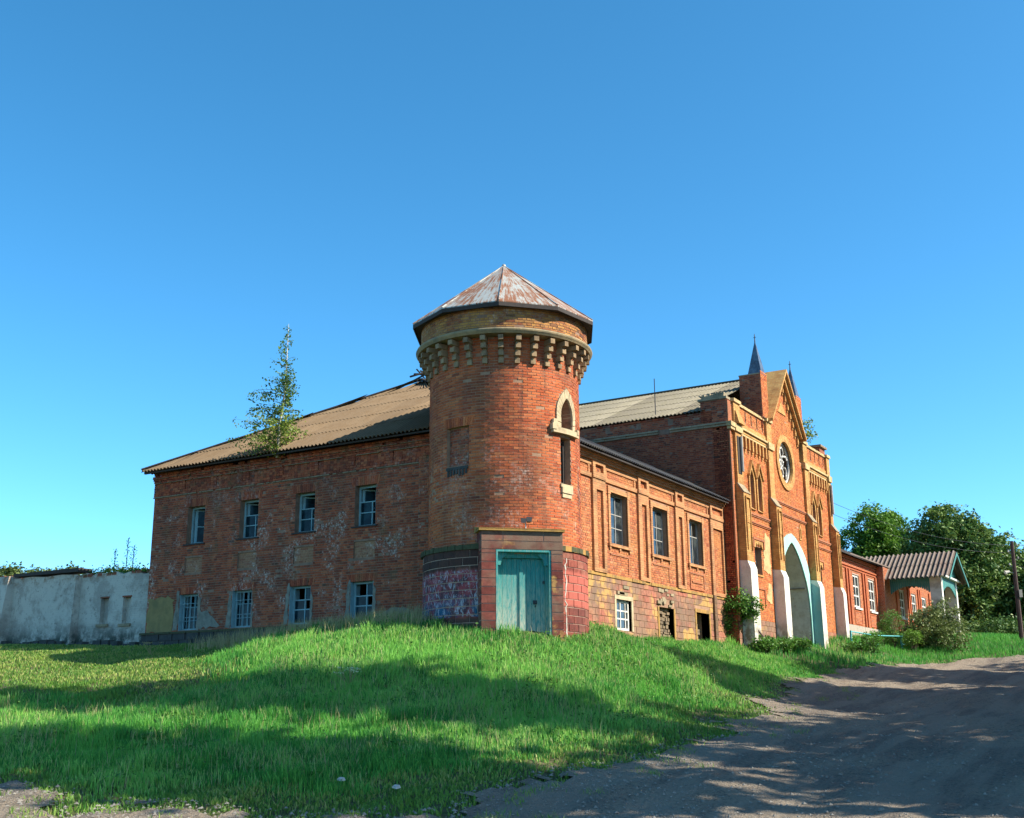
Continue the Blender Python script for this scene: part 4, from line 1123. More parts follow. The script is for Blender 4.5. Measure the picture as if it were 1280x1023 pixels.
mb.build('drum_brickwork', t_, tow, kind='stuff')
# ten-sided tin roof with standing seams
NS = 10; RE, ZE, ZA = 2.70, 12.07, 14.12
ver = [R(-151.5 + i * 36) for i in range(NS)]
for i in range(NS):
    a, b_ = ver[i], ver[(i + 1) % NS]
    m_ = MB(); n = 6; jz = random.uniform(-.012, .012)
    A = Vector((TX + RE * math.cos(a), TY + RE * math.sin(a), ZE)); B_ = Vector((TX + RE * math.cos(b_), TY + RE * math.sin(b_), ZE)); T = Vector((TX, TY, ZA))
    ta, tb = T.lerp(A, .035), T.lerp(B_, .035); dn = Vector((0, 0, -.03))
    m_.hexa([A, B_, tb, ta, A + dn, B_ + dn, tb + dn, ta + dn], random.random())
    panel = m_.build('roof_panel', M['rusty_tin'], tow)
    m_ = MB(); m_.tube([A + Vector((0, 0, .012)), T + Vector((0, 0, .005))], [.022, .014], 5); m_.build('seam', M['rusty_tin'], panel)
    m_ = MB(); mid = (A + B_) / 2; n_ = (mid - Vector((TX, TY, mid.z))).normalized()
    m_.hexa([A + Vector((0, 0, -.14)), B_ + Vector((0, 0, -.14)), B_ + Vector((0, 0, -.032)), A + Vector((0, 0, -.032)), A - n_ * .03 + Vector((0, 0, -.14)), B_ - n_ * .03 + Vector((0, 0, -.14)), B_ - n_ * .03 + Vector((0, 0, -.032)), A - n_ * .03 + Vector((0, 0, -.032))])
    m_.build('fascia', M['dark_wood'], panel)
m_ = MB()
m_.f.append(tuple(range(NS))); m_.r.append(.5)
for a in ver: m_.v.append((TX + (RE - .04) * math.cos(a), TY + (RE - .04) * math.sin(a), ZE - .06))
b = len(m_.v)
for a in ver: m_.v.append((TX + (RE - .04) * math.cos(a), TY + (RE - .04) * math.sin(a), ZE - .10))
m_.f.append(tuple(range(b, b + NS))); m_.r.append(.5)
m_.build('soffit', M['dark_wood'], tow)
lathe([(.02, ZA - .06), (.07, ZA - .05), (.05, ZA + .03), (.02, ZA + .05)], 12).build('roof_cap', M['rusty_tin'], tow)
# base of big painted blocks
CB = Cyl((TX, TY), 2.27)
BA, BFd = R(-136.5), 2.35
bn = Vector((math.cos(BA), math.sin(BA), 0)); bt = Vector((-bn.y, bn.x, 0))
DB = Fr(Vector((TX, TY, 0)) + bn * BFd, bt, bn)     # door block frame, u to the right of the picture
cyl_wall(CB, -250, 110, 2.4, 5.42, [rect(au(CB, -163), au(CB, -110.5), 2.4001, 5.40)], .4, 3).build('base_core', M['mortar_light'], tow)
bmes = {}
def curved_block(w_, h_, Cc):
    m_ = MB(); Cb = Cyl((-Cc.R, 0), Cc.R); P = Cb.P; e = .006
    n = 2
    for k in range(n):
        a, b_ = -w_/2 + w_ * k / n, -w_/2 + w_ * (k + 1) / n
        m_.hexa([P(a + (e if k == 0 else 0), .016, e), P(b_ - (e if k == n-1 else 0), .016, e), P(b_ - (e if k == n-1 else 0), .016, h_ - e), P(a + (e if k == 0 else 0), .016, h_ - e), P(a, -.01, 0), P(b_, -.01, 0), P(b_, -.01, h_), P(a, -.01, h_)], 0.0, back=False)
    o = m_.build('block', M['block_tower'], None, loc=(0, 0, 0)); me = o.data; bpy.data.objects.remove(o); return me
z = 2.92; row = 0
while z < 5.35:
    hh = .21; w_ = .43; a0 = au(CB, -232) + (row % 2) * w_ / 2
    u = a0
    while u < au(CB, -62):
        um = u + w_ / 2; p = CB.P(um, 0, 0); rel = Vector((p.x, p.y, 0)) - DB.O
        inside = -.93 < rel.dot(bt) < .84
        if not inside or abs(rel.dot(bt) - (-1.12)) < .0:
            key = 0
            if key not in bmes: bmes[key] = curved_block(w_ - .014, hh - .014, CB)
            an = um / CB.R
            dd = random.uniform(-.003, .005)
            instance(bmes[key], 'block', Matrix.Translation((TX + (CB.R + dd) * math.cos(an), TY + (CB.R + dd) * math.sin(an), z + .007)) @ Matrix.Rotation(an, 4, 'Z'), tow)
        u += w_
    z += hh; row += 1
mb = MB()
for i in range(60):
    a = -240 + i * 3
    if -165 < a < -108: continue
    j_ = random.uniform(-.015, .015)
    fbox(mb, CB, au(CB, a) + .003, au(CB, a + 3) - .003, 5.43, 5.56 + j_, -.25, .06 + j_)
mb.build('base_ledge', M['moss'], tow, kind='stuff')
mb = MB()
for i in range(18):
    a = -111 + i * 3
    fbox(mb, CB, au(CB, a), au(CB, a + 3), 5.425, 5.56, -.24, .055)
mb.build('base_ledge', M['lichen_ledge'], tow)
# door block
dl, dr, dtop = -.74, .72, 5.38
mb = MB()
fbox(mb, DB, -1.12, dl - .005, 2.6, 5.38, -1.3, -.012); fbox(mb, DB, dr + .005, 1.03, 2.6, 5.38, -1.3, -.012); fbox(mb, DB, -1.12, 1.03, 5.383, 5.86, -1.5, -.012)
mb.build('door_block', M['mortar_light'], tow)
def blk(u0, u1, z0, z1, side=None):
    m_ = MB(); e = .006; P = DB.P
    if side is None:
        m_.hexa([P(u0 + e, .004, z0 + e), P(u1 - e, .004, z0 + e), P(u1 - e, .004, z1 - e), P(u0 + e, .004, z1 - e), P(u0, -.02, z0), P(u1, -.02, z0), P(u1, -.02, z1), P(u0, -.02, z1)], 0.0, back=False)
    else:
        d0, d1 = u0, u1; s_ = side; us = -1.12 if s_ < 0 else 1.03
        m_.hexa([P(us + s_ * .014, d0 - e, z0 + e), P(us + s_ * .014, d1 + e, z0 + e), P(us + s_ * .014, d1 + e, z1 - e), P(us + s_ * .014, d0 - e, z1 - e), P(us - s_ * .01, d0, z0), P(us - s_ * .01, d1, z0), P(us - s_ * .01, d1, z1), P(us - s_ * .01, d0, z1)], 0.0, back=False)
    m_.build('block', M['block_door'], tow)
z = 2.94; row = 0
while z < 5.33:
    zt = min(z + .213, 5.385)
    blk(-1.125, dl, z + .006, zt - .006)
    blk(dr, 1.035, z + .006, zt - .006)
    blk(-.02, -.38, z + .006, zt - .006, -1); blk(-.02, -.38, z + .006, zt - .006, 1)
    z += .213; row += 1
blk(-1.125, 1.035, 5.39, 5.60)
for a, b_ in ((-1.125, -.56), (-.55, .52), (.53, 1.035)): blk(a, b_, 5.61, 5.86)
blk(-.02, -.60, 5.40, 5.60, -1); blk(-.02, -.60, 5.61, 5.86, -1); blk(-.02, -.60, 5.40, 5.60, 1); blk(-.02, -.60, 5.61, 5.86, 1)
mb = MB()
fbox(mb, DB, -1.20, 1.08, 5.865, 5.93, -.8, .07); P = DB.P
mb.hexa([P(-1.20, .07, 5.932), P(1.08, .07, 5.932), P(1.08, -.75, 6.06), P(-1.20, -.75, 6.06), P(-1.20, .07, 5.9), P(1.08, .07, 5.9), P(1.08, -.75, 5.9), P(-1.20, -.75, 5.9)])
mb.build('door_ledge', M['lichen_ledge'], tow)
# the double door
dd_ = -.33
mb = MB()
fbox(mb, DB, dl, dl + .10, 2.9, 5.38, dd_ - .08, dd_ + .10); fbox(mb, DB, dr - .10, dr, 2.9, 5.38, dd_ - .08, dd_ + .10)
fbox(mb, DB, dl + .10, dr - .10, 5.20, 5.38, dd_ - .08, dd_ + .10)
fbox(mb, DB, dl, dl + .05, 2.9, 5.38, -.33 + .10, .01); fbox(mb, DB, dr - .05, dr, 2.9, 5.38, -.33 + .10, -.02)
fbox(mb, DB, dl + .05, dr - .05, 5.33, 5.38, -.22, .0)
door = mb.build('door_frame', M['teal'], tow)
for s_, e in ((1, dl + .05), (-1, dr - .05)):   # corner brackets
    m_ = MB(); fprism(m_, DB, [(e, 5.0), (e + s_ * .10, 5.0), (e + s_ * .14, 5.16), (e + s_ * .26, 5.26), (e + s_ * .26, 5.33), (e, 5.33)], -.20, -.13); m_.build('frame_bracket', M['teal'], door)
for side in (0, 1):
    a, b_ = ((dl + .10, -.005), (.005, dr - .10))[side]
    m_ = MB(); fbox(m_, DB, a, b_, 2.95, 5.20, dd_ - .05, dd_ - .02)
    leaf = m_.build('door_leaf', M['teal'], tow)
    n = 5; w_ = (b_ - a) / n
    for k in range(n):
        m_ = MB(); fbox(m_, DB, a + k * w_ + .003, a + (k + 1) * w_ - .003, 2.95, 5.15 + random.uniform(-.02, .04), dd_ - .02, dd_ + .004 + random.uniform(0, .006)); m_.build('plank', M['teal'], leaf)
    if side == 0:
        m_ = MB(); fbox(m_, DB, -.06, .035, 2.95, 5.12, dd_ + .012, dd_ + .042); m_.build('cover_strip', M['teal'], leaf)
    else:
        m_ = MB(); fbox(m_, DB, .30, .40, 4.02, 4.12, dd_ + .01, dd_ + .05); m_.tube([DB.P(.35, dd_ + .04, 4.07), DB.P(.35, dd_ + .10, 4.05), DB.P(.35, dd_ + .10, 3.98), DB.P(.35, dd_ + .04, 3.95)], .012, 5); m_.build('padlock', M['iron'], leaf)
        m_ = MB(); fbox(m_, DB, dr - .16, dr - .11, 4.55, 4.62, dd_ + .01, dd_ + .05); m_.build('hinge', M['iron'], leaf)
# small floodlight on the door ledge
fl = thing('floodlight', 'small dark floodlight standing on the ledge above the turquoise door', 'lamp', DB.P(.05, -.05, 6.0))
m_ = MB(); m_.tube([DB.P(.05, .0, 5.93), DB.P(.05, .0, 6.08)], .018, 6); m_.build('stem', M['white'], fl)
m_ = MB()
for s_ in (-1, 1):
    c = DB.P(.05 + s_ * .075, .03, 6.15); q = bt * .065; w_ = bn * .06 + Vector((0, 0, .02 * s_)); u_ = Vector((0, 0, .06))
    m_.hexa([c - q - u_ + w_, c + q - u_ + w_, c + q * 1.2 + u_ + w_, c - q * 1.2 + u_ + w_, c - q * .7 - u_ * .6 - w_, c + q * .7 - u_ * .6 - w_, c + q * .7 + u_ * .6 - w_, c - q * .7 + u_ * .6 - w_])
m_.build('head', M['iron'], fl)
# crack in the base, filled with pale cement
m_ = MB(); z = 3.2; uu = au(CB, -104.5)
pts = []
while z < 5.3: pts.append((uu + random.uniform(-.045, .045), z)); z += random.uniform(.07, .15)
for (a, z0), (b_, z1) in zip(pts, pts[1:]):
    w1 = random.uniform(.006, .024)
    m_.hexa([CB.P(a - w1, .024, z0), CB.P(a + w1, .024, z0), CB.P(b_ + w1, .024, z1), CB.P(b_ - w1, .024, z1), CB.P(a - w1, 0, z0), CB.P(a + w1, 0, z0), CB.P(b_ + w1, 0, z1), CB.P(b_ - w1, 0, z1)])
m_.build('cement_seam', M['plaster_grey'], tow)

# ================================================================== GATEHOUSE
GY, GX1, GC = 15.83, 57.07, 50.15
gate = thing('gatehouse', 'tall orange brick gatehouse with stepped gable, round window, twin spires and pointed mint archway', 'gatehouse', (GC, GY, 4.0))
G = Fr((0, GY, 0), (1, 0, 0), (0, -1, 0))
GS = Fr((GX, 0, 0), (0, 1, 0), (-1, 0, 0))
AC = 50.35
inner_arch = [(2.2, 2.8), (2.2, 5.3), (2.12, 6.0), (2.0, 6.45), (1.79, 6.9), (1.52, 7.28), (1.24, 7.62), (.92, 7.93), (.6, 8.17), (.28, 8.36), (0, 8.47)]
outer_arch = [(2.48, 2.8), (2.48, 5.6), (2.48, 6.3), (2.46, 6.9), (2.33, 7.25), (2.16, 7.6), (1.85, 7.98), (1.45, 8.3), (1.0, 8.55), (.5, 8.75), (0, 8.86)]
hole_arch = [(AC + x, z) for x, z in inner_arch] + [(AC - x, z) for x, z in reversed(inner_arch[:-1])]
WC, WZ = 50.22, 12.07
circ = lambda r, n=40: [(WC + r * math.cos(2 * math.pi * i / n), WZ + r * math.sin(2 * math.pi * i / n)) for i in range(n)]
lan = []
for cx in (45.48, 46.40, 54.05, 54.97): lan.append(arch_poly(cx, .24, 9.35, 10.4, 10.95, 5))
swin = [rect(45.46, 46.27, 6.62, 7.76), rect(54.0, 54.8, 6.62, 7.76)]
outl = [(GX, 2.6), (GX1, 2.6), (GX1, 12.5), (52.45, 12.5), (52.45, 13.68), (GC, 16.28), (47.88, 13.68), (47.88, 12.5), (GX, 12.5)]
holes = [hole_arch, circ(.97)] + lan + swin
wall(G, outl, holes, .65).build('wall', M['mortar'], gate)
def glim(z):
    if z < 12.5: return (GX, GX1)
    if z < 13.68: return (47.88, 52.45)
    f_ = (16.28 - z) / 2.6
    return (GC - 2.27 * f_, GC + 2.3 * f_) if f_ > .05 else None
band_holes = [[(AC + x, z) for x, z in outer_arch] + [(AC - x, z) for x, z in reversed(outer_arch[:-1])], circ(1.1)] + lan + swin
mb = MB(); courses(mb, G, GX + .005, GX1, 4.6, 16.2, band_holes, limit=glim)
mb.build('brickwork', M['brick_gate'], gate, kind='stuff')
mb = MB(); 
z = 3.1; row = 0
gcache = {}
while z < 4.58:
    x = GX + .02 + (row % 2) * .21
    while x < GX1:
        if not (AC - 2.6 < x + .2 < AC + 2.6):
            key = 1
            if key not in gcache: gcache[key] = block_mesh(.406, .196, .014, 'block', M['block_right'], None)
            if x + .42 < GX1: instance(gcache[key], 'block', Matrix.Translation((x + .21, GY - .002, z + .005)), gate)
        x += .42
    z += .21; row += 1
# side wall towards the lower wing
wall(GS, rect(GY + .66, 30, 2.6, 13.05), [], .5).build('side_wall', M['mortar_dark'], gate)
wall(GS, rect(GY, GY + .655, 2.6, 12.5), [], .1).build('side_return', M['mortar_dark'], gate)
mb = MB(); courses(mb, GS, GY + .005, 29.9, 3.4, 12.36, worn=lambda u, z: max(0, min(.8, (vnoise(u*.5, z*.7, 6)-.4)*2)) * (1 if z > 9.5 else .1)); courses(mb, GS, GY + .7, 29.9, 12.53, 13.0, [rect(18.2 + k * 1.45, 18.42 + k * 1.45, 12.72, 12.96) for k in range(8)], worn=lambda u, z: .5)
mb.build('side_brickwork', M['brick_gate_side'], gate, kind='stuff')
mb = MB(); band(GS, GY, 29.9, 12.36, 12.45, .10, ln=.5, skip=.06, jit=.015); band(GS, GY, 29.9, 12.45, 12.53, .15, ln=.5, skip=.04, jit=.015)
mb.build('side_cornice', M['stone_grey'], gate, kind='stuff')
mb = MB(); band(GS, GY + 1.2, 29.9, 12.97, 13.05, .06, ln=.26, skip=.15, jit=.03); mb.build('side_top_course', M['brick_left'], gate, kind='stuff')
# corner pier on the side wall
mb = MB(); fbox(mb, GS, GY + .02, 16.97, 12.54, 13.50, -.9, .0); mb.build('corner_pier', M['mortar_dark'], gate)
mb = MB(); courses(mb, GS, GY + .03, 16.96, 12.54, 13.5); mb.build('pier_brickwork', M['brick_gate_side'], gate, kind='stuff')
mb = MB()
fbox(mb, GS, GY - .02, 17.05, 13.505, 13.60, -.95, .08); fbox(mb, GS, GY + .1, 16.9, 13.605, 13.70, -.9, .02)
for k in range(9): fbox(mb, GS, GY + .1 + k * .12, GY + .2 + k * .12, 13.7, 13.7 + random.random() * .14, -.8 + random.random() * .5, 0)
mb.build('pier_coping', M['stone_grey'], gate, kind='stuff')
mb = MB(); fbox(mb, G, 56.15, 57.05, 13.605, 13.93, -1.15, -.05); mb.build('corner_pier', M['red_shade'], gate)
mb = MB(); fbox(mb, G, 56.05, 57.12, 13.935, 14.04, -1.25, .06); mb.build('pier_coping', M['lichen_dull'], gate)
# parapets with slots
for si, (x0, x1) in enumerate(((44.30, 47.62), (53.35, 56.62))):
    nS = 5; sl = []
    for k in range(nS):
        xx = x0 + .18 + k * (x1 - x0 - .36 - .12) / (nS - 1); sl.append(rect(xx, xx + .12, 12.92, 13.38))
    wall(G, rect(x0, x1, 12.505, 13.45), sl, .30).build('parapet', M['mortar'], gate)
    mb = MB(); courses(mb, G, x0 + .005, x1 - .005, 12.78, 13.44, sl); mb.build('parapet_brickwork', M['brick_gate'], gate, kind='stuff')
    mb = MB(); fbox(mb, G, x0, x1, 12.53, 12.76, -.01, .05)
    mb.build('parapet_foot', M['ochre_gate'], gate)
    mb = MB(); fbox(mb, G, x0 - .02, x1 + .02, 12.8, 13.4, -.45, -.31); mb.build('parapet_back', M['brick_gate_side'], gate)
    u = x0
    while u < x1 - .05:
        m_ = MB(); e = min(u + .66, x1); fbox(m_, G, u + .01, e - .01, 13.455, 13.52, -.40, .07); fbox(m_, G, u + .02, e - .02, 13.523, 13.60, -.36, .03); m_.build('coping_stone', M['gate_stone'], gate); u = e
    # cornice
    m_ = MB(); xa, xb = x0 - .02, x1 + .02
    fbox(m_, G, xa, xb, 12.24, 12.33, -.01, .07); fbox(m_, G, xa, xb, 12.45, 12.53, -.01, .16); m_.build('cornice', M['gate_stone'], gate)
    m_ = MB(); fbox(m_, G, xa, xb, 12.333, 12.447, -.01, .09); m_.build('cornice_hollow', M['ochre_gate'], gate)
    # corbel table
    nC = 8
    for k in range(nC):
        xx = x0 + .12 + k * (x1 - x0 - .36) / (nC - 1)
        m_ = MB(); fbox(m_, G, xx, xx + .13, 11.74, 12.235, -.01, .11); fbox(m_, G, xx + .01, xx + .12, 11.64, 11.737, -.01, .07); fbox(m_, G, xx + .025, xx + .105, 11.56, 11.637, -.01, .04)
        m_.build('corbel', M['ochre_gate'], gate)
    # string courses
    for zz in (8.70, 9.04):
        m_ = MB(); fbox(m_, G, x0, x1, zz, zz + .07, -.01, .075); fbox(m_, G, x0, x1, zz - .05, zz - .002, -.01, .045); m_.build('string_course', M['red_trim'], gate)
for zz in (9.60, 10.08):
    m_ = MB(); fbox(m_, G, 48.25, 52.75, zz, zz + .07, -.01, .075); fbox(m_, G, 48.25, 52.75, zz - .05, zz - .002, -.01, .045); m_.build('string_course', M['red_trim'], gate)
# round window
m_ = MB(); ci, co = circ(.96), circ(1.27); n = len(ci)
for i in range(0, n):
    j_ = (i + 1) % n
    dd = .07 + random.uniform(-.004, .004)
    m_.hexa([G.P(ci[i][0], dd, ci[i][1]), G.P(ci[j_][0], dd, ci[j_][1]), G.P(co[j_][0], dd, co[j_][1]), G.P(co[i][0], dd, co[i][1]), G.P(ci[i][0], -.04, ci[i][1]), G.P(ci[j_][0], -.04, ci[j_][1]), G.P(co[j_][0], -.01, co[j_][1]), G.P(co[i][0], -.01, co[i][1])])
m_.build('round_window_surround', M['ochre_gate'], gate)
m_ = MB(); fring(m_, G, circ(.955), circ(.968), -.9, -.045, closed=True); m_.build('round_window_reveal', M['ochre_dark'], gate)
m_ = MB(); ca, cb = circ(.95), circ(.88)
fring(m_, G, cb, ca, -.18, -.10, closed=True); rw = m_.build('round_window_frame', M['white'], gate)
def ring3(m_, cx, cz, r, a0=0, a1=360, rad=.042, d=-.14):
    m_.tube([G.P(cx + r * math.cos(R(a0 + (a1 - a0) * i / 14)), d, cz + r * math.sin(R(a0 + (a1 - a0) * i / 14))) for i in range(15)], rad, 5)
for k, (a, full) in enumerate(((90, 360), (150, 360), (205, 300), (255, 360), (310, 150), (20, 120))):
    m_ = MB(); cx, cz = WC + .50 * math.cos(R(a)), WZ + .50 * math.sin(R(a)); ring3(m_, cx, cz, .22, a, a + full)
    m_.tube([G.P(WC + .12 * math.cos(R(a)), -.14, WZ + .12 * math.sin(R(a))), G.P(WC + .28 * math.cos(R(a)), -.14, WZ + .28 * math.sin(R(a)))], .03, 5)
    m_.tube([G.P(WC + .72 * math.cos(R(a)), -.14, WZ + .72 * math.sin(R(a))), G.P(WC + .87 * math.cos(R(a)), -.14, WZ + .87 * math.sin(R(a)))], .03, 5)
    m_.build('tracery', M['white'], rw)
m_ = MB(); ring3(m_, WC, WZ, .13); m_.build('tracery', M['white'], rw)
mb = MB(); fbox(mb, G, 48.2, 52.2, 10.4, 13.6, -1.4, -1.2); mb.build('dark_backing', M['interior'], gate)  # near-black sheet; the dark of the interior is put into its colour
# lancets with hoods
for cx in (45.48, 46.40, 54.05, 54.97):
    i_, o_ = arch_poly(cx, .245, 9.35, 10.4, 10.96, 5), arch_poly(cx, .36, 9.35, 10.5, 11.22, 5)
    m_ = MB(); fring(m_, G, i_[1:] + [i_[0]], o_[1:] + [o_[0]], -.02, .07); m_.build('lancet_surround', M['ochre_gate'], gate)
    m_ = MB()
    for s_ in (-1, 1):
        P = G.P; m_.hexa([P(cx, .14, 11.36), P(cx + s_ * .40, .14, 10.72), P(cx + s_ * .40, .14, 10.62), P(cx, .14, 11.25), P(cx, -.01, 11.36), P(cx + s_ * .40, -.01, 10.72), P(cx + s_ * .40, -.01, 10.62), P(cx, -.01, 11.25)])
    m_.build('hood_mould', M['ochre_gate'], gate)
    m_ = MB(); fbox(m_, G, cx - .26, cx + .26, 9.2, 11.1, -.50, -.34); m_.build('lancet_back', M['brick_gate_side'], gate)
    m_ = MB(); P = G.P; m_.hexa([P(cx - .24, .09, 9.27), P(cx + .24, .09, 9.27), P(cx + .24, -.34, 9.62), P(cx - .24, -.34, 9.62), P(cx - .24, .0, 9.2), P(cx + .24, .0, 9.2), P(cx + .24, -.34, 9.2), P(cx - .24, -.34, 9.2)]); m_.build('lancet_sill', M['ochre_gate'], gate)
# small windows with toothed hoods, blind panels below
for (a, b_) in ((45.46, 46.27), (54.0, 54.8)):
    m_ = MB(); fbox(m_, G, a - .28, b_ + .28, 8.02, 8.10, -.01, .09); fbox(m_, G, a - .28, a - .18, 7.70, 8.02, -.01, .08); fbox(m_, G, b_ + .18, b_ + .28, 7.70, 8.02, -.01, .08); m_.build('hood_frame', M['red_trim'], gate)
    m_ = MB()
    fprism(m_, G, [(a - .10, 7.68), (a + .06, 7.78), (a + .14, 7.92), (a + .30, 7.80), (a + .405, 7.96), (a + .52, 7.80), (a + .68, 7.92), (a + .76, 7.78), (b_ + .10, 7.68), (b_ + .10, 8.0), (a - .10, 8.0)], 0.0, .06)
    m_.build('toothed_hood', M['ochre_gate'], gate)
    window(gate, G, a, b_, 6.62, 7.76, .22, M['grey_wood'], M['glass'], rows=(.5,), bar=.04)
    m_ = MB(); fbox(m_, G, a - .05, b_ + .05, 6.54, 6.615, -.2, .05); m_.build('sill', M['ochre_gate'], gate)
    m_ = MB(); fbox(m_, G, a - .1, b_ + .15, 6.02, 6.08, -.01, .045); fbox(m_, G, b_ + .09, b_ + .15, 5.3, 6.02, -.01, .045); m_.build('blind_panel', M['red_trim'], gate)
patch('plaster_patch', G, [(46.45, 6.9), (47.3, 6.7), (47.35, 8.3), (46.8, 8.45), (46.6, 7.8)], .024, M['gate_stone'], gate, .06)
patch('plaster_patch', G, [(46.6, 5.6), (47.3, 5.5), (47.3, 6.3), (46.9, 6.4)], .024, M['gate_stone'], gate, .05)
# archway band and passage
m_ = MB(); ia = [(AC + x, z) for x, z in inner_arch] + [(AC - x, z) for x, z in reversed(inner_arch[:-1])]; oa = [(AC + x, z) for x, z in outer_arch] + [(AC - x, z) for x, z in reversed(outer_arch[:-1])]
fring(m_, G, ia, oa, -.02, .05); m_.build('arch_band', M['mint'], gate)
ib = [(x + (-.012 if x > AC else .012), z - .012 if z > 6 else z) for x, z in ia]; m_ = MB(); oa2 = [(AC + x * 1.06 + .02, z * 1.0) for x, z in inner_arch] + [(AC - x * 1.06 - .02, z) for x, z in reversed(inner_arch[:-1])]
fring(m_, G, ib, [(x + (.1 if x > AC else -.1), z + .1) for x, z in ib], -4.5, -.655); m_.build('passage', M['limewash'], gate)
m_ = MB(); fring(m_, G, ib, [(x + (.008 if x > AC else -.008), z + .008) for x, z in ib], -.652, -.022); m_.build('arch_reveal', M['limewash'], gate)
m_ = MB(); fbox(m_, G, AC - 2.4, AC + 2.4, 2.6, 8.7, -4.7, -4.51); m_.build('passage_end', M['dark_wood'], gate)
m_ = MB()
for (z0, z1, y0, y1) in ((6.55, 6.60, -.6, .03),): fbox(m_, G, AC + 1.86, AC + 1.95, z0, z1, -2.2, -.1)
m_.build('impost_line', M['stone_grey'], gate)
m_ = MB(); fbox(m_, G, 51.62, 51.92, 8.72, 8.80, -.01, .05); fprism(m_, G, [(51.62, 8.803), (51.70, 8.803), (51.70, 9.18), (51.77, 9.3), (51.84, 9.18), (51.84, 8.803), (51.92, 8.803), (51.92, 9.2), (51.77, 9.45), (51.62, 9.2)], -.01, .05); m_.build('small_niche', M['ochre_gate'], gate)
# buttresses
def profile_prism(mb, F, u0, u1, prof, r=.5):
    """prof: (d,z) polygon"""
    b = len(mb.v); n = len(prof)
    mb.v += [tuple(F.P(u0, d, z)) for d, z in prof] + [tuple(F.P(u1, d, z)) for d, z in prof]
    mb.f.append(tuple(b + i for i in range(n))); mb.f.append(tuple(b + n + i for i in reversed(range(n)))); mb.r += [r, r]
    for i in range(n):
        j_ = (i + 1) % n; mb.f.append((b+i, b+j_, b+n+j_, b+n+i)); mb.r.append(r)
for bi, (a, b_) in enumerate(((43.58, 44.30), (47.60, 48.24), (52.77, 53.38), (56.62, 57.10))):
    m_ = MB(); profile_prism(m_, G, a - .02, b_ + .02, [(-.02, 3.0), (.50, 3.0), (.47, 6.66), (.36, 6.95), (-.02, 7.0)])
    bt_ = m_.build('buttress', M['limewash'], gate)
    bt_['label'] = 'white-painted lower buttress'
    if bi == 2:
        m_ = MB(); m_.hexa([G.P(a - .026, -.01, 3.05), G.P(a - .026, .485, 3.05), G.P(a - .026, .462, 6.6), G.P(a - .026, -.01, 6.9), G.P(a - .022, -.01, 3.05), G.P(a - .022, .485, 3.05), G.P(a - .022, .462, 6.6), G.P(a - .022, -.01, 6.9)]); m_.build('turquoise_side', M['dull_teal'], bt_)
    m_ = MB(); profile_prism(m_, G, a, b_, [(-.01, 6.96), (.355, 6.90), (.34, 9.72), (.13, 10.05), (-.01, 10.08)])
    m2 = m_.build('buttress_shaft', M['ochre_gate'], gate)
    m_ = MB()
    for q in ((a + .10, a + .15), (b_ - .15, b_ - .10)): fbox(m_, G, q[0], q[1], 7.4, 9.5, .33, .40)
    fbox(m_, G, a + .10, b_ - .10, 9.5, 9.56, .33, .41); fbox(m_, G, a + .20, b_ - .20, 8.5, 9.1, .33, .375); m_.build('shaft_panel', M['ochre_gate'], m2)
    m_ = MB(); m_.hexa([G.P(a - .03, .38, 9.70), G.P(b_ + .03, .38, 9.70), G.P(b_ + .03, .12, 10.10), G.P(a - .03, .12, 10.10), G.P(a - .03, .33, 9.66), G.P(b_ + .03, .33, 9.66), G.P(b_ + .03, .05, 10.08), G.P(a - .03, .05, 10.08)]); m_.build('weathering', M['stone_grey'], gate)
    m_ = MB(); fbox(m_, G, a + .02, b_ - .02, 10.10, 12.22, -.01, .13); m_.build('upper_pilaster', M['ochre_gate'], gate)
    m_ = MB(); fbox(m_, G, a - .04, b_ + .04, 12.225, 12.34, -.01, .20); fbox(m_, G, a - .05, b_ + .05, 12.344, 12.52, -.01, .20); m_.build('pilaster_cap', M['gate_stone'], gate)
    m_ = MB(); fbox(m_, G, a, b_, 12.545, 13.46, -.6, .12); m_.build('parapet_pier', M['ochre_gate'], gate)
    m_ = MB(); fbox(m_, G, a - .05, b_ + .05, 13.463, 13.60, -.62, .18); m_.build('pier_coping', M['gate_stone'], gate)
    if bi in (0, 3):
        m_ = MB(); fbox(m_, G, a + .14, b_ - .20, 10.5, 12.05, .125, .155); m_.build('pilaster_dark_panel', M['dark_wood'], gate)  # dark slab proud of the face, painted shade in place of a niche
        m_ = MB(); m_.tube([G.P(b_ - .30, .22, 10.60), G.P(b_ - .30, .22, 12.05)], .06, 8); m_.build('pilaster_shaft', M['grey_wood'], gate)
# corner finish towards the camera: left edge strip
m_ = MB(); fbox(m_, G, GX + .01, GX + .14, 4.6, 12.22, .0, .07); m_.build('corner_strip', M['red_trim'], gate)
m_ = MB(); fbox(m_, G, GX - .08, 43.5, 12.225, 12.34, -.01, .16); fbox(m_, G, GX - .14, 43.5, 12.344, 12.53, -.01, .2); m_.build('corner_cap', M['gate_stone'], gate)
m_ = MB(); fbox(m_, G, GX + .005, 43.575, 12.545, 13.46, -.02, .03); m_.build('parapet_pier', M['red_trim'], gate)
m_ = MB(); P = G.P; m_.hexa([P(43.62, .32, 12.56), P(44.30, .32, 12.56), P(44.24, .16, 13.1), P(43.68, .16, 13.1), P(43.62, .1, 12.56), P(44.30, .1, 12.56), P(44.24, .1, 13.1), P(43.68, .1, 13.1)]); m_.build('corner_scroll', M['ochre_gate'], gate)
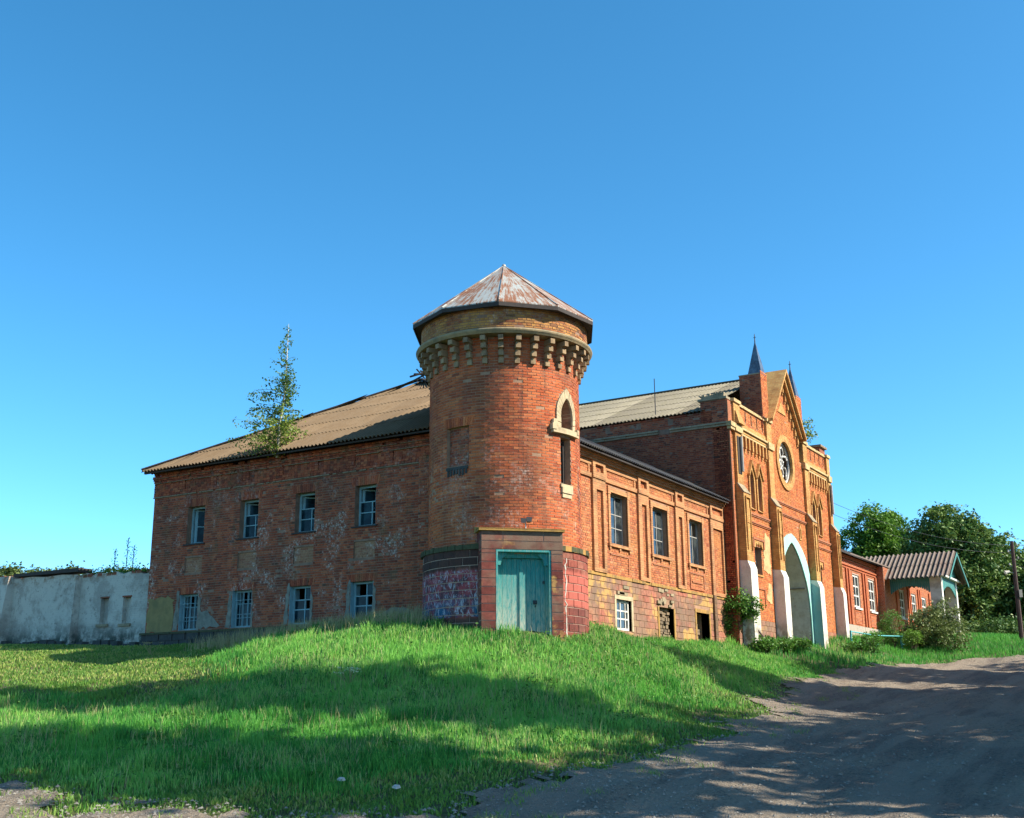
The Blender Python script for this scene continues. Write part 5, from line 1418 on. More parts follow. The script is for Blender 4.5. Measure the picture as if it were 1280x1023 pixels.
# turrets and spires
for si, (a, b_) in enumerate(((47.25, 48.10), (52.22, 53.05))):
    y0, y1 = -.62, .13
    m_ = MB(); fbox(m_, G, a + .012, b_ - .012, 13.605, 15.55, -.88, .10); m_.build('turret', M['mortar_dark'], gate)
    Ft = Fr((0, GY - .10, 0), (1, 0, 0), (0, -1, 0)); Fs = Fr((a + .012, 0, 0), (0, 1, 0), (-1, 0, 0)); Fe = Fr((b_ - .012, 0, 0), (0, 1, 0), (1, 0, 0))
    m_ = MB(); courses(m_, Ft, a + .01, b_ - .01, 13.61, 15.72); m_.build('turret_front', M['brick_gate'], gate, kind='stuff')
    m_ = MB(); courses(m_, Fs, GY - .10, GY + .88, 13.1, 15.55, worn=lambda u, z: .25); courses(m_, Fe, GY - .10, GY + .88, 13.61, 15.55); m_.build('turret_sides', M['brick_gate_side'], gate, kind='stuff')
    m_ = MB(); fbox(m_, G, a, b_, 15.553, 15.60, -.9, .05); m_.build('turret_cap', M['stone_grey'], gate)
    cx, cy = (a + b_) / 2 + .02, GY + .20
    m_ = MB(); n = 4; rb = .44; zb, zt = 15.605, 17.25
    vs_ = [Vector((cx + rb * math.cos(R(45 + 90 * k)), cy + rb * math.sin(R(45 + 90 * k)), zb)) for k in range(n)]
    T = Vector((cx, cy, zt))
    for k in range(n):
        A, B_ = vs_[k], vs_[(k + 1) % n]; m_.hexa([A, B_, T.lerp(B_, .06), T.lerp(A, .06), A.lerp(Vector((cx, cy, zb)), .1), B_.lerp(Vector((cx, cy, zb)), .1), T, T])
    sp = m_.build('spire', M['tin'], gate)
    m_ = MB(); m_.tube([(cx, cy, 17.15), (cx, cy, 17.55)], [.03, .012], 6); m_.tube([(cx - .07, cy, 17.44), (cx + .07, cy, 17.44)], .012, 5); m_.tube([(cx, cy - .07, 17.38), (cx, cy + .07, 17.38)], .012, 5); m_.build('finial', M['iron'], sp)
# raking coping, stepped pendants under it
for s_ in (-1, 1):
    A = (GC + s_ * 2.42, 13.55); B_ = (GC, 16.32)
    Pq = G.P
    m_ = MB(); m_.hexa([Pq(A[0], .26, A[1]), Pq(B_[0], .26, B_[1]), Pq(B_[0], .26, B_[1] - .34), Pq(A[0] - s_ * .26, .26, A[1] - .0), Pq(A[0], -.66, A[1]), Pq(B_[0], -.66, B_[1]), Pq(B_[0], -.66, B_[1] - .34), Pq(A[0] - s_ * .26, -.66, A[1])]); m_.build('raking_cornice', M['ochre_gate'], gate)
    m_ = MB(); m_.hexa([Pq(A[0], .40, A[1] + .06), Pq(B_[0], .40, B_[1] + .10), Pq(B_[0], .40, B_[1] - .04), Pq(A[0], .40, A[1] - .08), Pq(A[0], -.70, A[1] + .06), Pq(B_[0], -.70, B_[1] + .10), Pq(B_[0], -.70, B_[1] - .04), Pq(A[0], -.70, A[1] - .08)]); m_.build('raking_coping', M['ochre_gate'], gate)
    for k in range(7):
        f_ = .09 + k * .135; xx = GC + s_ * 2.25 * f_; zt = 16.28 - 2.6 * f_ - .16
        m_ = MB(); w_ = .065
        fbox(m_, G, xx - w_, xx + w_, zt - .50, zt, -.01, .11); fbox(m_, G, xx - w_ * .8, xx + w_ * .8, zt - .62, zt - .503, -.01, .07); m_.build('pendant', M['ochre_gate'], gate)
m_ = MB(); fprism(m_, G, [(GC - .55, 14.35), (GC + .55, 14.35), (GC, 14.95)], -.01, .05); m_.build('gable_panel', M['ochre_gate'], gate)
# main roof, ridge runs back from the gable
GEX, GEZ, GRZ = 42.98, 13.10, 16.18
gl = math.hypot(GC - GEX, GRZ - GEZ)
for s_ in (-1, 1):
    sv_ = Vector((-s_ * (GC - GEX), 0, GRZ - GEZ)) / gl; nv_ = Vector((s_ * sv_.z, 0, abs(sv_.x)))
    x_ = GC + s_ * (GC - GEX)
    Pg = lambda s, t_, h, sv_=sv_, nv_=nv_, x_=x_: Vector((x_, s, GEZ)) + sv_ * t_ + nv_ * h
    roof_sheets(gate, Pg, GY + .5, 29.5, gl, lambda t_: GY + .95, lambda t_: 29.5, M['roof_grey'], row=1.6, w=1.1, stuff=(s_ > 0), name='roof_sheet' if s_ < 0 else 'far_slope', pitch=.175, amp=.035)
m_ = MB(); m_.hexa([(GC - .12, GY + .3, GRZ + .02), (GC + .12, GY + .3, GRZ + .02), (GC + .12, GY + .3, GRZ + .07), (GC - .12, GY + .3, GRZ + .07), (GC - .12, 29.5, GRZ + .02), (GC + .12, 29.5, GRZ + .02), (GC + .12, 29.5, GRZ + .07), (GC - .12, 29.5, GRZ + .07)]); m_.build('ridge_cap', M['roof_grey'], gate)
mb = MB(); mb.hexa([(GX1 - .3, GY + .66, 2.6), (GX1, GY + .66, 2.6), (GX1, 30, 2.6), (GX1 - .3, 30, 2.6), (GX1 - .3, GY + .66, 13.0), (GX1, GY + .66, 13.0), (GX1, 30, 13.0), (GX1 - .3, 30, 13.0)])
fbox(mb, G, GX + .5, GX1 - .3, 2.6, 13.0, -14.2, -13.9); mb.build('back_wall', M['mortar_dark'], gate)
mb = MB(); fbox(mb, G, GX + .5, GX1 - .3, 12.6, 12.7, -13.9, -.66); fbox(mb, G, GX + .5, GX1 - .3, 9.0, 9.1, -13.9, -.66); mb.build('inner_floor', M['interior'], gate)
# lightning rod on the roof slope
m_ = MB(); m_.tube([(GX + .3, 19.1, 13.2), (GX + .3, 19.1, 14.9)], .02, 5); rod = m_.build('antenna_mast', M['iron'], None, loc=(GX + .3, 19.1, 13.2)); tag(rod, 'thin dark rod standing at the eave of the gatehouse roof', 'mast')

# ================================================================== WHITE GARDEN WALL (left)
ww = thing('boundary_wall', 'whitewashed plastered wall with two blind niches at the left end of the brick building', 'wall', (27.4, 35, 3.6))
W1 = Fr((27.38, 0, 0), (0, 1, 0), (-1, 0, 0))
nich = [rect(32.93, 33.33, 4.30, 5.20), rect(31.80, 32.20, 4.28, 5.18)]
top = [(30.59, 2.8), (34.45, 2.8), (34.45, 6.10), (34.2, 6.14), (33.9, 6.02), (33.6, 6.12), (33.1, 6.06), (32.7, 6.11), (32.3, 5.98), (32.0, 6.05), (31.6, 6.04), (31.2, 5.92), (30.9, 5.99), (30.59, 5.95)]
wall(W1, top, nich, .5).build('wall_section', M['whitewash'], ww)
for h in nich:
    m_ = MB(); fbox(m_, W1, h[0][0] - .02, h[1][0] + .02, h[0][1], h[2][1] + .02, -.30, -.17); m_.build('niche_back', M['whitewash'], ww)
    m_ = MB(); fbox(m_, W1, h[0][0] - .07, h[1][0] + .10, h[0][1] - .09, h[0][1] - .002, -.16, .07); m_.build('niche_sill', M['stone_grey'], ww)
    m_ = MB(); fbox(m_, W1, h[0][0] - .03, h[1][0] + .03, h[2][1], h[2][1] + .05, -.16, .02); m_.build('niche_lintel', M['red_shade'], ww)
W2 = Fr((27.20, 0, 0), (0, 1, 0), (-1, 0, 0))
wall(W2, [(34.46, 2.8), (38.05, 2.8), (38.05, 6.12), (37.0, 6.16), (36.2, 6.10), (35.3, 6.13), (34.46, 6.08)], [], .6).build('wall_section', M['whitewash'], ww)
wall(W1, [(38.05, 2.8), (60, 2.8), (60, 6.2), (50, 6.1), (45, 6.22), (41, 6.05), (39.9, 6.2), (38.05, 6.14)], [], .5).build('wall_section', M['whitewash'], ww)
W3 = Fr((26.75, 0, 0), (0, 1, 0), (-1, 0, 0))
m_ = MB(); P = W2.P; m_.hexa([P(38.0, .62, 2.8), P(38.7, .62, 2.8), P(38.6, .22, 6.22), P(38.0, .22, 6.22), P(38.0, -.3, 2.8), P(38.7, -.3, 2.8), P(38.6, -.3, 6.22), P(38.0, -.3, 6.22)]); m_.build('buttress', M['whitewash'], ww)
m_ = MB(); P = W2.P; m_.hexa([P(34.42, .20, 2.8), P(34.95, .20, 2.8), P(34.85, .02, 6.05), P(34.5, .02, 6.05), P(34.42, -.1, 2.8), P(34.95, -.1, 2.8), P(34.85, -.1, 6.05), P(34.5, -.1, 6.05)]); m_.build('buttress', M['whitewash'], ww)
m_ = MB(); m_.hexa([W2.P(34.3, .12, 6.17), W2.P(37.9, .12, 6.19), W2.P(37.9, .12, 6.30), W2.P(34.3, .12, 6.31), W2.P(34.3, -.5, 6.17), W2.P(37.9, -.5, 6.19), W2.P(37.9, -.5, 6.30), W2.P(34.3, -.5, 6.31)]); m_.build('coping_beam', M['dark_wood'], ww)
m_ = MB(); u = 38.2
while u < 52: fbox(m_, W1, u, u + .24, 6.2, 6.26 + random.random() * .05, -.45, .05 + random.random() * .04); u += .26
m_.build('top_course', M['red_shade'], ww, kind='stuff')
m_ = MB(); u = 30.65
while u < 34.4:
    if random.random() < .6: fbox(m_, W1, u, u + .22, 5.98, 6.06 + random.random() * .05, -.4, .01)
    u += .25
m_.build('broken_top_course', M['red_shade'], ww, kind='stuff')
m_ = MB()
for k in range(46):
    y = 31 + k * .45 + random.uniform(-.1, .1); w_ = random.uniform(.25, .42); z0 = h1(26.9, y) - .08
    fbox(m_, W2, y, y + w_, z0, z0 + random.uniform(.15, .30), -.1, random.uniform(.25, .38) if y > 34.4 else random.uniform(.05, .18))
m_.build('footing_stones', M['plinth'], ww, kind='stuff')

# ================================================================== RED BRICK HOUSE WITH PORCH (right)
hs_ = thing('brick_house', 'low orange brick house with white windows and a turquoise-trimmed porch', 'house', (66, 16.3, 4.9))
HX0, HX1 = GX1 + .01, 67.0
Hf = Fr((0, 16.3, 0), (1, 0, 0), (0, -1, 0))
hw = [rect(c - .64, c + .64, 6.42, 8.17) for c in (59.45, 62.70, 65.90)]
wall(Hf, rect(HX0, HX1, 3.4, 9.0), hw, .4).build('wall', M['mortar_light'], hs_)
mb = MB(); courses(mb, Hf, HX0 + .01, HX1 - .01, 5.45, 8.98, hw, dep=(.006, .010), miss=0); mb.build('brickwork', M['brick_house'], hs_, kind='stuff')
for k, h in enumerate(hw):
    window(hs_, Hf, h[0][0], h[1][0], 6.42, 8.17, .05, M['white'], M['glass'], rows=(.34, .67), cross=(.5,), fw_=.11, bar=.075, sill=(M['white'], .10, .06, .09))
    a = h[0][0]
    m_ = MB(); 
    for q in ((a - .1, a - .02, 5.6, 6.2), (a + 1.3, a + 1.38, 5.6, 6.2), (a - .1, a + 1.38, 6.2, 6.26), (a - .1, a + 1.38, 5.54, 5.6)): fbox(m_, Hf, *q, -.01, .03)
    m_.build('apron_panel', M['red_house'], hs_)
for x in (57.75, 60.75, 61.25, 64.0, 64.5, 66.75):
    m_ = MB(); fbox(m_, Hf, x - .11, x + .11, 5.46, 8.36, -.01, .085); m_.build('pilaster', M['red_house'], hs_)
m_ = MB()
for zz, d in ((8.37, .05), (8.50, .09), (8.75, .07), (8.86, .13), (8.94, .18)): fbox(m_, Hf, HX0, HX1, zz, zz + .07, -.01, d)
m_.build('cornice', M['red_house'], hs_)
m_ = MB(); x = HX0
while x < HX1 - .1: fbox(m_, Hf, x + .006, min(x + .8, HX1) - .006, 3.4, 5.44, -.01, .10 + random.uniform(-.01, .01)); x += .8
m_.build('plinth', M['grey_plinth'], hs_)
# projecting part behind the porch
H2 = Fr((0, 15.85, 0), (1, 0, 0), (0, -1, 0)); H2s = Fr((67.0, 0, 0), (0, 1, 0), (-1, 0, 0))
hw2 = [rect(c - .62, c + .62, 6.35, 8.0) for c in (71.1, 74.2, 77.1)]
wall(H2, rect(67.0, 84, 3.4, 9.0), hw2, .4).build('wall', M['mortar_light'], hs_)
mb = MB(); courses(mb, H2, 67.01, 84, 4.7, 8.98, hw2, dep=(.006, .010), miss=0); courses(mb, H2s, 15.86, 16.29, 4.7, 8.98, dep=(.006, .01)); mb.build('brickwork', M['brick_house'], hs_, kind='stuff')
for h in hw2: window(hs_, H2, h[0][0], h[1][0], 6.35, 8.0, .05, M['white'], M['glass'], rows=(.34, .67), cross=(.5,), fw_=.11, bar=.075, sill=(M['white'], .10, .06, .09))
for x in (69.6, 72.6, 73.1, 75.4, 75.9, 78.6):
    m_ = MB(); fbox(m_, H2, x - .11, x + .11, 4.8, 8.36, -.01, .085); m_.build('pilaster', M['red_house'], hs_)
m_ = MB(); fbox(m_, H2s, 15.86, 16.28, 3.4, 8.99, -.3, -.005); m_.build('return_core', M['mortar_dark'], hs_)
# main roof (low metal slope)
m_ = MB(); m_.hexa([(GX1 + .02, 15.95, 9.03), (84.5, 15.55, 9.03), (84.5, 23, 11.2), (GX1 + .02, 23, 11.2), (GX1 + .02, 15.95, 9.10), (84.5, 15.55, 9.10), (84.5, 23, 11.27), (GX1 + .02, 23, 11.27)])
m_.build('roof', M['roof_porch'], hs_)
m_ = MB(); m_.hexa([(GX1 + .02, 15.90, 8.98), (67.4, 15.90, 8.98), (67.4, 15.94, 8.98), (GX1 + .02, 15.94, 8.98), (GX1 + .02, 15.90, 9.12), (67.4, 15.90, 9.12), (67.4, 15.94, 9.12), (GX1 + .02, 15.94, 9.12)]); m_.build('fascia', M['dark_wood'], hs_)
m_ = MB(); m_.hexa([(84, 15.85, 3.4), (84.3, 15.85, 3.4), (84.3, 23, 3.4), (84, 23, 3.4), (84, 15.85, 9.0), (84.3, 15.85, 9.0), (84.3, 23, 9.0), (84, 23, 9.0)]); m_.hexa([(57.1, 22.7, 3.4), (84, 22.7, 3.4), (84, 23, 3.4), (57.1, 23, 3.4), (57.1, 22.7, 11), (84, 22.7, 11), (84, 23, 11), (57.1, 23, 11)]); m_.build('back_wall', M['interior'], hs_)
# porch
PX0, PX1, PY0, PY1 = 67.75, 72.3, 12.90, 15.72
PRX, PEZ, PRZ = (PX0 + PX1) / 2, 8.50, 10.0
for (x, y, w_, d_) in ((PX0, PY0, .40, .62), (PX1 - .40, PY0, .40, .62)):
    m_ = MB(); m_.hexa([(x, y, 4.4), (x + w_, y, 4.4), (x + w_, y, 8.42), (x, y, 8.42), (x, y + d_, 4.4), (x + w_, y + d_, 4.4), (x + w_, y + d_, 8.42), (x, y + d_, 8.42)]); m_.build('porch_column', M['white'], hs_)
# scalloped boarding between the columns: boards with an arched lower edge
def valance(F, u0, u1, ztop, zspring, zarch, bw=.115):
    u = u0
    while u < u1 - .02:
        e = min(u + bw, u1); f_ = ((u + e) / 2 - u0) / (u1 - u0); zb = zspring + (zarch - zspring) * math.sin(math.pi * f_) ** .8
        m_ = MB(); fprism(m_, F, [(u + .006, zb + .06), ((u + e) / 2, zb), (e - .006, zb + .06), (e - .006, ztop), (u + .006, ztop)], -.015, .02 + random.uniform(0, .006)); m_.build('valance_board', M['teal_porch'], hs_); u = e
    m_ = MB(); fbox(m_, F, u0, u1, ztop - .10, ztop, -.05, -.018); fbox(m_, F, u0, u1, (ztop+zarch)/2, (ztop+zarch)/2 + .06, -.05, -.018); m_.build('valance_rail', M['teal_porch'], hs_)
valance(Fr((PX0 + .06, 0, 0), (0, 1, 0), (-1, 0, 0)), PY0 + .63, PY1, 8.40, 7.42, 7.86)
valance(Fr((0, PY0 + .06, 0), (1, 0, 0), (0, -1, 0)), PX0 + .41, PX1 - .41, 8.38, 7.40, 7.92)
# gable boards
Fg = Fr((0, PY0 - .02, 0), (1, 0, 0), (0, -1, 0)); n = 30
for k in range(n):
    x0 = PX0 - .15 + (PX1 - PX0 + .3) * k / n; x1 = PX0 - .15 + (PX1 - PX0 + .3) * (k + 1) / n
    zt = lambda x: PEZ - .17 + (PRZ - PEZ) * (1 - abs(x - PRX) / (PRX - PX0 + .4))
    m_ = MB(); fprism(m_, Fg, [(x0 + .005, 8.47), (x1 - .005, 8.47), (x1 - .005, zt(x1)), (x0 + .005, zt(x0))], -.02, .012 + random.uniform(0, .006)); m_.build('gable_board', M['teal_porch'], hs_)
m_ = MB(); fbox(m_, Fg, PX0 - .3, PX1 + .3, 8.36, 8.46, -.05, .16); m_.build('gable_beam', M['white'], hs_)
for s_ in (-1, 1):
    e = PRX + s_ * (PRX - PX0 + .55); P = Fg.P
    m_ = MB(); m_.hexa([P(e, .57, PEZ - .30), P(PRX, .57, PRZ - .10), P(PRX, .57, PRZ - .28), P(e, .57, PEZ - .46), P(e, .53, PEZ - .30), P(PRX, .53, PRZ - .10), P(PRX, .53, PRZ - .28), P(e, .53, PEZ - .46)]); m_.build('barge_board', M['teal_porch'], hs_)
    ps = math.hypot(PRX - PX0 + .55, PRZ - PEZ + .2); sv_ = Vector((-s_ * (PRX - PX0 + .55), 0, PRZ - PEZ + .2)) / ps; nv_ = Vector((s_ * sv_.z, 0, abs(sv_.x)))
    Pp = lambda s, t_, h, sv_=sv_, nv_=nv_, e=e: Vector((e, s, PEZ - .2)) + sv_ * t_ + nv_ * h
    roof_sheets(hs_, Pp, PY0 - .6, 19.5, ps, lambda t_: PY0 - .6, lambda t_: 19.5, M['roof_porch'], row=1.6, w=1.04, pitch=.26, amp=.06, stuff=(s_ > 0), name='roof_sheet' if s_ < 0 else 'far_slope')
m_ = MB(); m_.hexa([(PX0, PY0, 8.425), (PX1, PY0, 8.425), (PX1, PY1, 8.425), (PX0, PY1, 8.425), (PX0, PY0, 8.46), (PX1, PY0, 8.46), (PX1, PY1, 8.46), (PX0, PY1, 8.46)]); m_.build('porch_ceiling', M['grey_wood'], hs_)
m_ = MB(); m_.hexa([(PX0 - .1, PY0 - .1, 4.3), (PX1 + .1, PY0 - .1, 4.3), (PX1 + .1, PY1, 4.3), (PX0 - .1, PY1, 4.3), (PX0 - .1, PY0 - .1, 5.3), (PX1 + .1, PY0 - .1, 5.3), (PX1 + .1, PY1, 5.3), (PX0 - .1, PY1, 5.3)]); m_.build('porch_floor', M['grey_plinth'], hs_)

# ================================================================== LOW TURQUOISE FENCE
fc = thing('low_fence', 'low turquoise metal fence with zigzag bars in the grass before the porch', 'fence', (60.5, 13.7, h1(60.5, 13.7)))
pA, pB, pC = Vector((56.0, 15.0, 0)), Vector((60.5, 13.7, 0)), Vector((63.1, 12.7, 0))
def gz(p, h): return Vector((p.x, p.y, h1(p.x, p.y) + h))
for p in (pA, pA.lerp(pB, .5), pB, pC):
    m_ = MB(); g0 = gz(p, -.1); m_.hexa([g0 + Vector((-.04, -.04, 0)), g0 + Vector((.04, -.04, 0)), g0 + Vector((.04, -.04, .75)), g0 + Vector((-.04, -.04, .75)), g0 + Vector((-.04, .04, 0)), g0 + Vector((.04, .04, 0)), g0 + Vector((.04, .04, .75)), g0 + Vector((-.04, .04, .75))]); m_.build('post', M['teal_fence'], fc)
for a, b_, hs2 in ((pA, pB, (.60,)), (pB, pC, (.60, .18))):
    for h_ in hs2:
        m_ = MB(); m_.tube([gz(a, h_), gz(a.lerp(b_, .5), h_), gz(b_, h_)], .03, 6); m_.build('rail', M['teal_fence'], fc)
n = 12
for k in range(n):
    a = pB.lerp(pC, (k + .15) / n); c_ = pB.lerp(pC, (k + .85) / n)
    if k % 2: a, c_ = c_, a
    m_ = MB(); m_.tube([gz(a, .20), gz(c_, .58)], .02, 4); m_.build('bar', M['teal_fence'], fc)

# ================================================================== UTILITY POLE AND WIRES
PPx, PPy = 66.9, 8.96
pz = h1(PPx, PPy)
pole = thing('utility_pole', 'dark wooden utility pole with lamp and insulators at the road end', 'pole', (PPx, PPy, pz))
ptop = Vector((PPx - .05, PPy - .06, 9.9))
m_ = MB(); m_.tube([(PPx, PPy, pz - .3), ptop], [.13, .09], 8); m_.build('shaft', M['pole_wood'], pole)
side = Vector((rt.x, rt.y, 0)).normalized()
for k, (h_, s_) in enumerate(((9.6, 1), (9.25, -1), (8.9, 1), (8.55, -1))):
    m_ = MB(); c = Vector((ptop.x, ptop.y, h_)); m_.tube([c, c + side * s_ * .22, c + side * s_ * .24 + Vector((0, 0, .08))], .014, 5)
    m_.tube([c + side * s_ * .24 + Vector((0, 0, .06)), c + side * s_ * .24 + Vector((0, 0, .17))], [.045, .035], 8); m_.build('insulator', M['white'] if k % 2 else M['grey_wood'], pole)
m_ = MB(); c = Vector((ptop.x, ptop.y, 8.15)); m_.tube([c, c - side * .35 + Vector((0, 0, .12))], .02, 5); m_.tube([c - side * .30 + Vector((0, 0, .12)), c - side * .55 + Vector((0, 0, .06))], [.05, .11], 8); m_.build('lamp_head', M['white'], pole)
m_ = MB(); fbox(m_, Fr((ptop.x, ptop.y, 0), tuple(side), tuple(-side.cross(Vector((0, 0, 1))))), .05, .22, 6.9, 7.3, -.1, .1); m_.build('junction_box', M['grey_wood'], pole)
def wire(a, b_, sag, label):
    a, b_ = Vector(a), Vector(b_)
    pts = [a.lerp(b_, i / 16) - Vector((0, 0, sag * 4 * (i / 16) * (1 - i / 16))) for i in range(17)]
    m_ = MB(); m_.tube(pts, .011, 4); o = m_.build('overhead_wire', M['iron'], None, loc=a); tag(o, label, 'wire', 'wires at the utility pole')
wire((PPx - .1, PPy + .3, 9.7), (GX1 + .1, 16.0, 11.4), .5, 'upper overhead wire running from the pole top to the gatehouse corner')
wire((PPx - .1, PPy + .3, 9.3), (GX1 + .1, 16.0, 10.8), .5, 'lower overhead wire running from the pole to the gatehouse corner')
wire((PPx + .1, PPy - .2, 9.65), (80, -16, 11.5), .6, 'overhead wire leaving the pole top towards the right edge')
wire((PPx + .1, PPy - .2, 8.95), (80, -16, 10.6), .6, 'second overhead wire leaving the pole below the top one')
wire((PPx + .1, PPy - .2, 8.6), (74, 2.0, 5.4), .1, 'slack cable slanting down from the pole to the right')

# ================================================================== VEGETATION
def leaf_mesh(name, cen, size, rnd_, mat, parent=None, kind=None, up_bias=0.3, aspect=0.55, droop=0.0):
    """leaf-sized pointed faces, one per centre"""
    n = len(cen); size = np.broadcast_to(size, (n,))
    nrm = rng.normal(size=(n, 3)); nrm[:, 2] = np.abs(nrm[:, 2]) + up_bias; nrm /= np.linalg.norm(nrm, axis=1)[:, None]
    a = rng.normal(size=(n, 3)); a[:, 2] -= droop; a -= (a * nrm).sum(1)[:, None] * nrm; a /= np.linalg.norm(a, axis=1)[:, None]
    b = np.cross(nrm, a)
    s = size[:, None]
    v = np.stack([cen - a * s * .5, cen + b * s * aspect * .5 + nrm * s * .06, cen + a * s * .5, cen - b * s * aspect * .5 + nrm * s * .06], 1).reshape(-1, 3)
    L_ = np.array(parent_root(parent).location) if parent else np.zeros(3)
    me = bpy.data.meshes.new(name); me.vertices.add(4 * n); me.vertices.foreach_set('co', (v - L_).ravel())
    me.loops.add(4 * n); me.loops.foreach_set('vertex_index', np.arange(4 * n)); me.polygons.add(n)
    me.polygons.foreach_set('loop_start', np.arange(0, 4 * n, 4)); me.polygons.foreach_set('loop_total', np.full(n, 4))
    at = me.attributes.new('rnd', 'FLOAT', 'FACE'); at.data.foreach_set('value', np.clip(rnd_, 0, 1) * .98)
    me.update(calc_edges=True); me.materials.append(mat)
    o = bpy.data.objects.new(name, me); scene.collection.objects.link(o)
    if parent: o.parent = parent
    if kind: o['kind'] = kind
    return o
def crown_points(ells, n_clump, per, clump_r, shell=.55):
    """clumps near the surface of ellipsoids (x,y,z,rx,ry,rz)"""
    C_, T_ = [], []
    w = np.array([e[3] * e[4] * e[5] for e in ells]) ** (2/3); w = w / w.sum()
    for e, k in zip(ells, rng.multinomial(n_clump, w)):
        d = rng.normal(size=(k, 3)); d /= np.linalg.norm(d, axis=1)[:, None]
        rr = shell + (1.04 - shell) * rng.random(k) ** .6
        C_.append(np.array(e[:3]) + d * rr[:, None] * np.array(e[3:]))
    C_ = np.concatenate(C_); t_ = rng.random(len(C_))
    sz = clump_r * (0.6 + .8 * rng.random(len(C_)))
    off = rng.normal(size=(len(C_), per, 3)) * sz[:, None, None] * np.array([.5, .5, .36])
    pts = (C_[:, None] + off).reshape(-1, 3)
    tone = (t_[:, None] * .6 + rng.random((len(C_), per)) * .4).ravel()
    return pts, tone, C_
def tree(name, label, cat, base, ells, n_clump, per, clump_r, leaf, mat, trunk_r=.25, bark='bark', group=None, limbs=10, droop=0, trunk_to=None):
    x, y = base[:2]; z = base[2] if len(base) > 2 else h1(x, y)
    t_ = thing(name, label, cat, (x, y, z), group)
    top_ = max(e[2] + e[5] * .7 for e in ells); e0 = ells[0]
    tt = Vector(trunk_to) if trunk_to else Vector((e0[0], e0[1], top_ * .9 + z * .1))
    m_ = MB(); b0 = Vector((x, y, z - .2)); pts = [b0.lerp(tt, f) + Vector((math.sin(f * 5 + x) * .12, math.cos(f * 4 + y) * .12, 0)) * (1 if 0 < f < 1 else 0) for f in (0, .08, .25, .5, .75, 1)]
    m_.tube(pts, [trunk_r * q for q in (1.35, 1, .85, .6, .35, .1)], 8); m_.build('trunk', M[bark], t_, smooth=True)
    P_, tone, C_ = crown_points(ells, n_clump, per, clump_r)
    for k in range(limbs):
        c = Vector(C_[rng.integers(len(C_))]); f = min(.85, max(.15, (c.z - z) / (tt.z - z) - .25)); s0 = b0.lerp(tt, f)
        m_ = MB(); mid = s0.lerp(c, .5) + Vector((0, 0, .15 * (c - s0).length)); m_.tube([s0, mid, c], [trunk_r * .35, trunk_r * .2, trunk_r * .06], 5); m_.build('limb', M[bark], t_)
    leaf_mesh('crown', P_, leaf * (.7 + .6 * rng.random(len(P_))), tone, M[mat], t_, droop=droop)
    return t_
def E(px, py, D, rx, rz, ry=None):
    """crown ellipsoid placed by direction and distance"""
    u_ = (px - 640) / 1438.3; v_ = (511.5 - py) / 1438.3
    d = rt * u_ + up * v_ + fw; s = D / math.hypot(d.x, d.y)
    return (d.x * s, d.y * s, CZ + d.z * s, rx, ry or rx, rz)
# trees behind the house
def ground_at(px, D):
    e = E(px, 790, D, 1, 1); return (e[0], e[1], h1(e[0], e[1]))
tree('leafy_tree', 'bright green tree behind the porch roof, nearest the gatehouse', 'tree', ground_at(1082, 92), [E(1088, 668, 92, 1.7, 2.2), E(1066, 690, 92, 1.6, 1.9), E(1102, 690, 92, 1.7, 2.4), E(1085, 730, 92, 2.4, 2.6)], 340, 70, .50, .24, 'leaf_bright', .22)
tree('leafy_tree', 'bright green rounder tree between the gatehouse tree and the big dark tree', 'tree', ground_at(1122, 94), [E(1113, 668, 94, 1.4, 1.7), E(1118, 694, 94, 1.5, 2.0), E(1108, 712, 94, 1.8, 2.6)], 260, 70, .50, .24, 'leaf_bright', .2)
tree('chestnut_tree', 'tallest domed dark green tree right of the porch roof', 'tree', ground_at(1190, 88), [E(1183, 678, 88, 2.5, 2.5, 2.6), E(1202, 702, 88, 2.7, 2.9, 2.6), E(1170, 712, 89, 1.9, 3.0, 2.4), E(1212, 735, 87, 2.3, 2.2), E(1186, 745, 88, 2.6, 2.2), E(1210, 768, 86, 1.6, 1.2)], 900, 70, .52, .26, 'leaf_dark', .32)
tree('leafy_tree', 'dark tree crowding the utility pole on its left', 'tree', ground_at(1245, 90), [E(1242, 705, 90, 2.0, 2.2), E(1252, 735, 90, 2.6, 2.6), E(1236, 760, 90, 1.8, 1.8)], 460, 70, .52, .26, 'leaf_dark', .28)
tree('leafy_tree', 'low dark tree cut by the right edge of the picture', 'tree', ground_at(1300, 86), [E(1290, 765, 88, 2.6, 1.7), E(1312, 750, 88, 2.6, 2.2), E(1340, 740, 88, 3.0, 2.6)], 420, 60, .52, .26, 'leaf_dark', .25)
# undergrowth at the trees' feet
uc_, ut_ = [], []
P_, tone, _ = crown_points([E(x, 792 + rng.uniform(-6, 4), D, 1.3, .9) for x, D in ((1215, 80), (1235, 82), (1258, 80), (1250, 76), (1282, 78), (1300, 74), (1228, 86), (1272, 86), (1200, 84))], 260, 45, .4, .5)
leaf_mesh('undergrowth', P_, .20, tone, M['leaf_dark'], None, 'stuff')
# distant wood behind the white wall
P_, tone, _ = crown_points([E(x, 722, 70, 1.2, .55) for x in (-20, 5, 22)] + [E(x, 721, 74, 1.1, .5) for x in (60, 76, 92)] + [E(x, 722, 72, 1.3, .6) for x in (150, 170, 186)], 240, 30, .35, .4)
leaf_mesh('woodland', P_, .22, tone, M['leaf_olive'], None, 'stuff')
